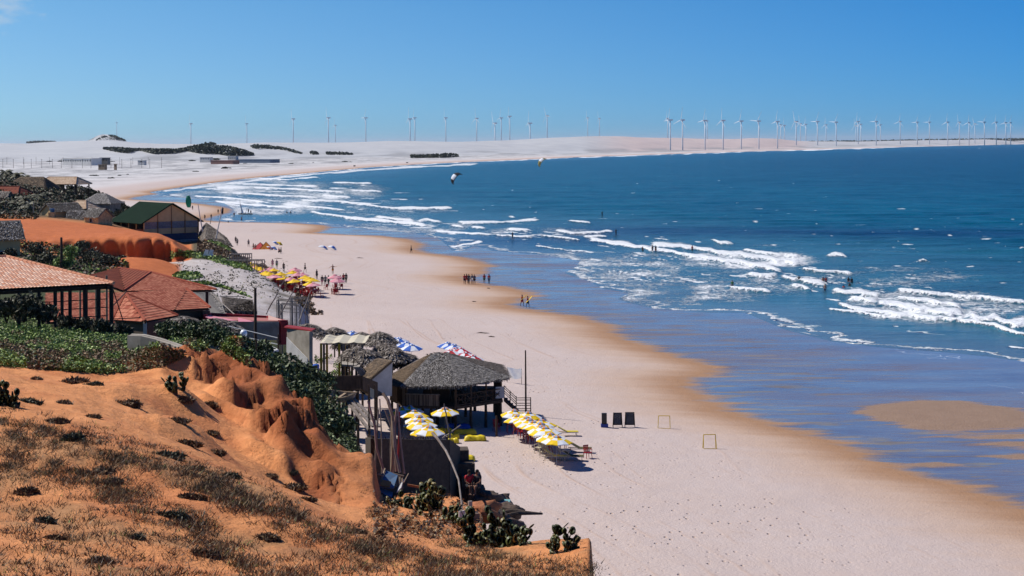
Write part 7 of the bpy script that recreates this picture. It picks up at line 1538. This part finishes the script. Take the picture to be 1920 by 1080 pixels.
# palms
def palm(hh=5.5, nf=15, fl_=2.4):
    t_ = thing('palm_tree', 'x', 'palm', (0, 0, 0), 0, 'palms of the hillside village'); mb = MB(); mb.tube([(0, 0, -1), (.2, 0, hh*.4), (.5, .1, hh)], [.18, .14, .11], 7); mb.build('trunk', GREYW, t_)
    Vs = []; Fs = []; top = Vector((.5, .1, hh)); mb = MB()
    for k in range(nf):
        a = k*2.4+random.random()*.3; el = random.uniform(-.1, 1.1); d = Vector((math.cos(a), math.sin(a), 0)); pts = []
        for i in range(9): t__ = i/8; pts.append(top+d*fl_*t__*math.cos(el*.6)+Vector((0, 0, fl_*(math.sin(el)*t__-.75*t__*t__))))
        for i in range(1, 9):
            for sgn in (-1, 1):
                s_ = d.cross(Vector((0, 0, 1)))*sgn; L = .55*math.sin(math.pi*(i/9))**.5+.12; q = pts[i]; mb.cur = random.choice((0, 0, 1, 1, 2)); dn = Vector((0, 0, -.45*L)); e_ = d*.16
                mb.quad(pts[i-1], q, q+s_*L+dn+e_*2, pts[i-1].lerp(q, .5)+s_*L*.9+dn+e_)
    mb.build('crown', LO, t_); return t_
pm = palm()
for i, (u, v, D, s, lb) in enumerate([(8, 322, 455, 1.2, 'tallest at the left edge'), (28, 327, 450, 1.1, 'second from the left on the crest'), (45, 331, 448, .9, 'third on the crest, beside the thatched roof'), (68, 368, 385, 1.1, 'leaning in front of the big thatched hut'), (40, 372, 375, 1.0, 'right of the white-walled house'), (18, 380, 370, 1.0, 'low at the left edge below the white-walled house'), (90, 364, 400, .8, 'between the big hut and the tan-roofed pavilion'), (55, 382, 362, 1.0, 'nearest, behind the pale street pole'), (152, 352, 455, .7, 'small, beside the posts of the tan-roofed pavilion')]):
    p = P(u, v, D); p.z -= 5.5*s; (place(pm, p, random.random()*6, 'palm tree '+lb, 'palms of the hillside village', scale=s))
# prickly pears
CACT = [leafmat('cactus_pad', (.085, .10, .028), (.045, .055, .018), .5, .4), leafmat('cactus_pad_yellow', (.19, .15, .05), (.12, .10, .03), .5, .4), leafmat('cactus_pad_dark', (.04, .05, .018), (.02, .026, .01), .6)]
def cactus(label, p, wd, hh, n, pad=.13, w_=(.5, .2, .3)):
    t_ = thing('prickly_pear', label, 'cactus', p); mb = MB(); roots = [(Vector((random.uniform(-wd, wd), random.uniform(-wd, wd)*.6, -.1)), Vector((random.uniform(-.4, .4), random.uniform(-.3, .3), 1)).normalized()) for _ in range(max(5, n//12))]
    tips = list(roots)
    for k in range(n):
        i = random.randrange(len(tips)) if random.random() < .75 else random.randrange(min(len(roots), len(tips))); b_, d = tips[i]
        if b_.z > hh: continue
        d2 = (d+Vector((random.uniform(-.6, .6), random.uniform(-.6, .6), random.uniform(0, .4)))).normalized(); s = pad*random.uniform(.75, 1.25); c_ = b_+d2*s
        nn = d2.cross(Vector((random.uniform(-1, 1), random.uniform(-1, 1), .2))).normalized(); sd_ = d2.cross(nn); mb.cur = random.choices((0, 1, 2), w_)[0]; base = len(mb.v); N = 10
        for ring, (rr, off_) in enumerate(((.62, .11), (1, 0), (.62, -.11))):
            for j in range(N): th = 2*math.pi*j/N; sh_ = 1-.22*max(0, -math.sin(th)); mb.v.append(tuple(c_+(sd_*math.cos(th)*.72*sh_+d2*math.sin(th))*s*rr+nn*s*off_))
        for r_ in (0, 1):
            for j in range(N): mb.f.append((base+r_*N+j, base+r_*N+(j+1) % N, base+(r_+1)*N+(j+1) % N, base+(r_+1)*N+j)); mb.m.append(mb.cur)
        mb.f.append(tuple(base+j for j in range(N))); mb.m.append(mb.cur); mb.f.append(tuple(base+2*N+j for j in range(N))[::-1]); mb.m.append(mb.cur)
        tips.append((c_+d2*s*.8, d2))
    mb.build('pads', CACT, t_, True)
    mb = MB(); [mb.bar(a-Vector((0, 0, .3)), a+d*.15, .05, .035, 6) for a, d in roots]; mb.build('stems', BRN, t_)
def base_at(u, v, D): g = GD(u, D); return g
random.seed(5)
cactus('large round clump of green prickly pear on the rim of the bank above the sand', GD(928, 33.2), .52, .74, 340, .10, (.55, .12, .33)); cactus('small prickly pear clump at the orange rock corner', GD(1050, 30.4), .20, .42, 100, .08, (.55, .15, .3))
cactus('browned prickly pear clump between the wrecked raft and the long mast', GD(775, 46.5), .8, .6, 200, .13, (.25, .35, .4)); cactus('low browned prickly pear in front of the orange rock ledge', GD(825, 44.5), .6, .35, 90, .12, (.2, .3, .5)); cactus('prickly pear with upright pads on the rim left of the large round clump', GD(980, 32.5), .12, .42, 36, .085)
cactus('dark prickly pear at the left edge of the picture', GD(8, 36.5), .38, .5, 110, .1, (.4, .1, .5)); cactus('spindly prickly pear growing on the red rock', G(322, 730), .4, .55, 60, .11, (.4, .1, .5))
# dry shrubs on the orange sand
DS = [(50, 755, 20, 'on the sand left, second from the picture edge'), (123, 757, 15, 'small domed one in open sand, upper left'), (173, 783, 12, 'smallest domed one, right of the upper left pair'), (107, 792, 20, 'flat one below the small domed pair'), (140, 825, 22, 'at the upper rim of the grass belt'), (233, 758, 24, 'grassy one left of the red rocks'), (140, 716, 22, 'greenish one near the top edge of the sand'), (67, 712, 11, 'small one near the left top edge of the sand'), (175, 722, 14, 'low one right of the greenish one'),
      (347, 752, 14, 'in the saddle of the red rocks'), (395, 762, 14, 'on the shaded ledge of the red rocks'), (330, 790, 18, 'at the foot of the red rocks'), (312, 855, 24, 'dark bushy one left of the brown mound'), (352, 834, 17, 'on top of the brown mound'), (402, 850, 16, 'on the right shoulder of the brown mound'), (395, 812, 13, 'on the small ridge above the brown mound'), (430, 895, 16, 'at the eroded lip below the brown mound'),
      (505, 893, 12, 'low one on the smooth rock slope'), (550, 915, 17, 'dark green one at the edge of the smooth rock'), (576, 938, 13, 'at the lowest tip of the rock slope'), (551, 888, 10, 'small one on the smooth rock, upper'), (372, 880, 10, 'lonely one on the sand below the dark bushy one'), (210, 905, 20, 'dark one inside the grass belt'), (195, 885, 16, 'reddish one at the grass belt'), (320, 970, 24, 'on the dark lower end of the left grass belt'), (185, 1055, 26, 'large round one near the bottom edge, left'), (375, 1040, 20, 'near the bottom edge, middle'), (50, 925, 18, 'dark one near the left edge, lower'), (85, 980, 20, 'second dark one near the left edge, lower'), (360, 935, 16, 'at the end of the grass belt, middle'), (670, 1000, 16, 'greyish one at the end of the right grass belt'), (100, 1010, 12, 'small one near the bottom left'), (255, 1010, 14, 'small one in the sandy gap, bottom'), (500, 1010, 15, 'in the lower right grass belt')]
for i, (u, v, r_, lb) in enumerate(DS):
    p = G(u, v); r = r_*p.y/F; bush('dry dark shrub '+lb, p-Vector((0, 0, r*.25)), r*random.uniform(1.0, 1.9), r*random.uniform(.35, .65), 900, r*.10+.012, LD if i % 4 else LO, (.5, .36, .14), group='dry shrubs on the orange sand', stem=False, elong=2.4, up=.5, lumps=13, ry=r*random.uniform(.8, 1.4))
# grass belts: tufts of blades
def region_pts(n, fn):
    out = []
    while len(out) < n:
        u = random.uniform(-60, 1120); v = random.uniform(690, 1100)
        if random.random() < fn(u, v): out.append((u, v))
    return out
def belt(u, v):
    def band(pu, pv, wd): c_ = np.interp(u, pu, pv); return math.exp(-((v-c_)/wd)**2)
    a = band((0, 150, 300, 450, 600, 750, 900, 1000), (800, 830, 872, 935, 1000, 1045, 1085, 1110), 24+u*.012)*1.0
    b_ = band((0, 100, 200, 300, 380, 500), (858, 880, 915, 960, 1000, 1070), 26)*(1 if u < 420 else .3)
    c_ = band((700, 800, 900, 1000, 1080), (960, 1000, 1040, 1062, 1075), 13)*(1 if u > 690 else 0)*1.1
    d_ = .16*(1 if v > 880+(u*.35) else 0)*(1 if u < 900 else .3)
    n_ = float(vn(u/26., v/12., 5))*.6+float(vn(u/9., v/5., 6))*.4
    return max(0, min(1, (max(a, b_, c_)+d_-.05)*(2.5*n_-.74)))
def tufts(name, label, pts, nb, hmax, mats, w_, spread=.16, lean_=.6, wd=.006, fn=G, cat=None):
    Vs = []; mi = []
    for u, v in pts:
        p = fn(u, v)
        if p.z < 1.6: continue
        k = nb; s = random.uniform(.4, 1.25); b = np.array(p)+np.stack([rng.normal(0, spread*s, k), rng.normal(0, spread*s, k), np.zeros(k)-.02], 1)
        d = np.stack([rng.normal(.15, lean_, k), rng.normal(0, lean_, k), np.ones(k)], 1); d /= np.linalg.norm(d, axis=1)[:, None]; L = hmax*s*rng.uniform(.35, 1.1, k)
        sd_ = np.cross(d, rdir(k)); sd_ /= np.linalg.norm(sd_, axis=1)[:, None]; ww_ = wd*rng.uniform(.6, 1.6, k)
        V = np.stack([b-sd_*ww_[:, None], b+sd_*ww_[:, None], b+d*L[:, None]], 1); Vs.append(V.reshape(-1, 3)); mi.append(rng.choice(3, k, p=w_))
    V = np.concatenate(Vs); o = numobj(name, V, np.arange(len(V)).reshape(-1, 3), mats, 'stuff', midx=np.concatenate(mi), smooth=False); o['label'] = label; o['category'] = cat or 'grass'; return o
tufts('dry_grass', 'belts of dry brownish grass on the orange foreground sand', region_pts(4000, belt), 24, .14, LD, (.46, .38, .16), .11, .8, .0065)
tufts('green_grass', 'sparse greener grass mixed into the foreground grass belts', region_pts(900, belt), 20, .12, [LO[1], LV[1], LO[2]], (.5, .2, .3), .09, .7, .006)
tufts('sand_litter', 'scattered dead twigs and tiny weeds on the orange sand', region_pts(1500, lambda u, v: .5*float(vn(u/40., v/20., 9))**2*(1 if v > 720 else 0)), 7, .07, LD, (.5, .4, .1), .07, 1.6, .006)
# green creeping slope
def slope(u, v): 
    lo = np.interp(u, (0, 100, 200, 300, 400, 470), (688, 695, 702, 690, 650, 690)); hi = np.interp(u, (0, 100, 200, 300, 400, 470), (592, 598, 618, 630, 640, 640)); return hi < v < lo and not (240 < u < 376 and -3 < v-np.interp(u, (245, 270, 300, 330, 352, 372), (628, 629, 636, 646, 654, 663)) < 17)
def cover(name, label, n, fn, hit, leaf, mats, wfn, box_, hmax=.15, cat='ground cover'):
    pts = []; mi = []; hts = []
    for _ in range(n*6):
        u = random.uniform(box_[0], box_[1]); v = random.uniform(box_[2], box_[3])
        if fn(u, v): pts.append(tuple(hit(u, v))); mi.append(wfn(u, v)); hts.append(random.random()**2*hmax)
        if len(pts) >= n: break
    C_ = np.array(pts); C_[:, 2] += np.array(hts); a = rdir(len(C_)); a[:, 2] = a[:, 2]*.5+.2; b = np.cross(a, rdir(len(C_))); b /= np.linalg.norm(b, axis=1)[:, None]+1e-6; s = leaf*rng.uniform(.5, 1.4, len(C_)); V, Fc = quads(C_, a*s[:, None], b*(s*.6)[:, None])
    o = numobj(name, V, Fc, mats, 'stuff', midx=mi, smooth=False); o['label'] = label; o['category'] = cat; return o
def wslope(u, v):
    g = vn(u/35., v/14., 3)+(.40 if v < 645 else .02 if v < 680 else -.16)+(.25 if (120 < u < 190 and v > 685) else 0)
    return int(rng.choice(3, p=(.35, .42, .23))) if g > .55 else int(rng.choice([0, 3, 4], p=(.3, .5, .2)))
cover('creeping_plants', 'green creeping plants and dry scrub covering the slope below the pavilion', 60000, slope, G, .062, LV+[LD[1], LD[2]], wslope, (-60, 470, 588, 705), .28)
def wg(u, v): return int(rng.choice(3, p=(.4, .42, .18)))
cover('gully_undergrowth', 'low dark green undergrowth between the shrubs of the gully', 14000, lambda u, v: np.interp(v, (620, 660, 700, 740, 780, 820, 850), (300, 420, 478, 512, 566, 612, 640)) < u < np.interp(v, (620, 700, 800, 860), (440, 590, 660, 680)) and G(u, v).y > 70, lambda u, v: G(u, v), .12, LG, wg, (300, 680, 620, 860), .4)
cover('beach_creeper', 'bright green creeper trailing over the pale dune slope', 5200, lambda u, v: ((u-352)/28)**2+((v-518)/7)**2 < 1 or abs(v-np.interp(u, (360, 385, 410, 440, 470), (478, 480, 488, 497, 503)))-3 < 5*vn(u/7., v/3., 4) or abs(v-np.interp(u, (375, 400, 430), (446, 452, 468)))-2 < 3*vn(u/7., v/3., 4) and 372 < u < 432 or abs(v-np.interp(u, (390, 420, 470), (532, 540, 558)))-1 < 3*vn(u/9., v/3., 7)-1, G, .26, LV, lambda u, v: int(rng.choice(3, p=(.3, .45, .25))), (320, 472, 440, 562), .3)
cover('dune_scrub', 'dark dry scrub hanging on the shaded edge of the pale dune', 5200, lambda u, v: abs(u-np.interp(v, (495, 520, 545, 575, 590), (482, 515, 552, 580, 590)))-6 < 18*vn(u/9., v/7., 5) and vn(u/6., v/5., 6) > .35, G, .22, LD, lambda u, v: int(rng.choice(3, p=(.55, .35, .1))), (460, 605, 495, 592), .3)
cover('sparse_dune_weeds', 'sparse grey weeds speckling the pale dune', 1500, lambda u, v: vn(u/12., v/5., 8) > .45, G, .18, LO, wg, (330, 540, 490, 560), .15)
cover('slope_scrub', 'brown scrub on the slope under the ragged beach hut', 3800, lambda u, v: np.interp(u, (370, 400, 440, 470), (448, 458, 476, 488)) < v < np.interp(u, (370, 400, 440, 470), (476, 482, 492, 500)), G, .24, LD, lambda u, v: int(rng.choice(3, p=(.45, .4, .15))), (370, 470, 446, 502), .25)
cover('terrace_weeds', 'green weeds around the terrace and ramp posts', 3000, lambda u, v: vn(u/14., v/8., 3) > .5, lambda u, v: G(u, v), .14, LV, wg, (590, 660, 670, 740), .5)
cover('fence_weeds', 'low weeds and debris at the foot of the block steps', 3500, lambda u, v: vn(u/10., v/6., 3) > .45 and v > 905+(u-700)*.18, lambda u, v: G(u, v), .05, LD, wg, (700, 960, 925, 1010), .12)
cover('village_scrub', 'dark brown scrub covering the village hillside between huts', 9000, lambda u, v: np.interp(u, (0, 60, 150, 240), (330, 338, 350, 390)) < v < np.interp(u, (0, 70, 80, 220, 235, 250), (410, 412, 388, 386, 420, 420)), G, .36, [LG[0], LD[0], LO[1]], lambda u, v: int(rng.choice(3, p=(.6, .3, .1))), (-60, 245, 328, 425), .6)
cover('cliff_foot_scrub', 'dry and green scrub at the foot of the red cliff', 7000, lambda u, v: np.interp(u, (0, 100, 200, 260), (448, 458, 478, 500)) < v < np.interp(u, (0, 100, 200, 330), (492, 510, 530, 530)), G, .26, LV+LD, lambda u, v: int(rng.choice([0, 1, 3, 4], p=(.25, .2, .35, .2))), (-60, 240, 446, 530), .35)
# far shrub belts
def belt_far(name, label, polys, n, size, hgt, hit=GF):
    pts = []
    for pu, top, bot, wgt in polys:
        m_ = int(n*wgt)
        for _ in range(m_):
            u = random.uniform(pu[0], pu[-1]); a, b_ = np.interp(u, pu, top), np.interp(u, pu, bot); t_ = random.random(); v = lerp(a, b_, t_)
            if vn(u/4., v/2., 3) < .22: continue
            p = hit(u, b_) if hit else P(u, b_, 9000); q = P(u, v, p.y*random.uniform(.99, 1.01)); pts.append(tuple(q))
    C_ = np.array(pts); a = rdir(len(C_)); b = np.cross(a, rdir(len(C_))); b /= np.linalg.norm(b, axis=1)[:, None]; s = (C_[:, 1]/F*size)*rng.uniform(.5, 1.3, len(C_)); V, Fc = quads(C_, a*s[:, None], b*s[:, None])
    o = numobj(name, V, Fc, LF, 'stuff', midx=rng.choice(3, len(Fc)), smooth=False); o['label'] = label; o['category'] = 'shrubs'
belt_far('dune_shrub_belt', 'long dark belt of shrubs along the white dune at left', [((194, 215, 240, 260, 290, 330, 350, 365), (277, 276, 278, 279, 279, 279, 277, 274), (279, 284, 286, 282, 288, 287, 283, 281), .45), ((350, 365, 385, 400, 430, 455, 475), (276, 272, 270, 273, 274, 280, 288), (283, 286, 288, 287, 292, 291, 290), .4), ((470, 480, 500, 530, 550, 566), (272, 271, 272, 276, 281, 287), (276, 279, 278, 280, 285, 288), .1), ((384, 395, 404), (268, 267, 269), (271, 272, 271), .05)], 9000, 2.2, 4)
belt_far('hill_scrub', 'dark scrub capping the small pointed hill on the left dune skyline', [((180, 190, 200, 212, 222, 235), (261.5, 256.5, 253.5, 252.5, 256.5, 262), (263.5, 259.5, 256.5, 255.5, 261, 264), .8), ((200, 212, 225), (256, 255.5, 260), (262, 262.5, 264), .12)], 900, 1.2, 4)
belt_far('plain_shrub_belt', 'dark shrubs and small trees on the plain in the centre distance', [((770, 790, 830, 846, 860), (290, 290, 288, 287, 290), (297, 297, 297, 296, 295), .7), ((612, 640, 662), (285, 285, 287), (289, 290, 290), .2), ((582, 590, 597), (284, 283, 287), (289, 289, 289), .1)], 2600, 1.8, 4)
belt_far('far_tree_line', 'dark tree line behind the turbines at the far right of the bay', [((1260, 1300, 1340, 1420, 1500), (276, 276, 275, 275, 273), (278, 278, 277, 277, 276), .25), ((1480, 1520, 1600, 1700, 1770), (273, 272, 269, 267, 267), (276, 275, 274, 272, 270), .75)], 3800, 1.6, 4, None)
belt_far('horizon_forest', 'hazy forest on the horizon at the far right', [((1505, 1560, 1640, 1720, 1830, 1925), (265.5, 264, 263.5, 261.5, 260, 259.5), (269, 269, 268.5, 265, 264, 263), .85), ((50, 65, 85, 105), (266, 264.5, 264.5, 265), (268, 268, 267, 266), .15)], 3800, 1.6, 4, None)
for i, (u, v, r_) in enumerate([(175, 332, 9), (207, 336, 6), (225, 331, 4), (240, 329, 3), (366, 323, 6), (425, 317, 9), (405, 300, 8), (92, 304, 5), (460, 308, 4), (546, 308, 5), (587, 306, 2), (647, 305, 6), (657, 305, 4), (665, 312, 2), (763, 306, 2), (115, 304, 6), (210, 305, 6), (360, 303, 7), (505, 303, 8), (390, 299, 5)]):
    p = GF(u, v); p = p if 600 < p.y < 4000 else on(u, v, 1); r = r_*p.y/F; bush('low dark shrub on the pale plain %s' % ['nearest the tan pavilion roof', 'right of the one nearest the tan roof', 'third along the near beach edge', 'small, fourth along the near beach edge', 'flat, above the sand spit', 'wide flat one by the inner beach', 'beside the far white buildings', 'left of the long pale building', 'right of the far white buildings', 'dark boxy one before the blue-grey wall end', 'tiny, on the far beach rim', 'left one of two on the far beach rim', 'right one of two on the far beach rim', 'tiny, at the water side of the far beach', 'tiny single dot far along the beach', 'touching the long pale building', 'at the right end of the grey ruin', 'long flat one left of the white buildings', 'in front of the blue-grey wall', 'tall dark one between the white buildings'][i], p, r*1.2, max(r*.35, 1.0), 260, r*.14+.2, LF, (.5, .3, .2), group='shrubs on the far plain', stem=False)
# flower stalks on the corner rock and the grass rim
for i, (u, v, hpx, lb) in enumerate([(1078, 1015, 16, 'thin dry weed stalk on the corner rock, left of two'), (1068, 1022, 12, 'thin dry weed stalk on the corner rock, right of two'), (765, 1035, 22, 'dry flower stalk rising from the sand right of the grass belt'), (740, 1015, 14, 'short dry flower stalk above the grass belt')]):
    p = G(u, v); hh = hpx*p.y/F; mb = MB(); mb.tube([(0, 0, -.05), (.02, 0, hh*.5), (-.01, 0, hh)], [.006, .005, .004], 4); mb.tube([(0, 0, hh*.45), (.07, 0, hh*.8)], .004, 4); mb.lathe([(.001, hh-.01), (.02, hh+.01), (.001, hh+.03)], n=6); o = mb.build('weed_stalk', LD[0]); o.location = p; tag(o, lb, 'weed')
# ------------------------------------------------------------ haze
hz = MB(); hz.box((12000, 39900, 96), (420000, 80400, 200)); m, t, b = newmat('haze_air'); t.nodes.remove(b); pv_ = t.nodes.new('ShaderNodeVolumePrincipled')
pv_.inputs['Color'].default_value = (.80, .90, 1.0, 1); pv_.inputs['Density'].default_value = 1.6e-5; pv_.inputs['Anisotropy'].default_value = 0.2
t.links.new(pv_.outputs[0], t.nodes['Material Output'].inputs['Volume']); ho = hz.build('haze', m, None); ho['kind'] = 'stuff'; ho['label'] = 'thin pale sea haze over the bay'; ho['category'] = 'haze'
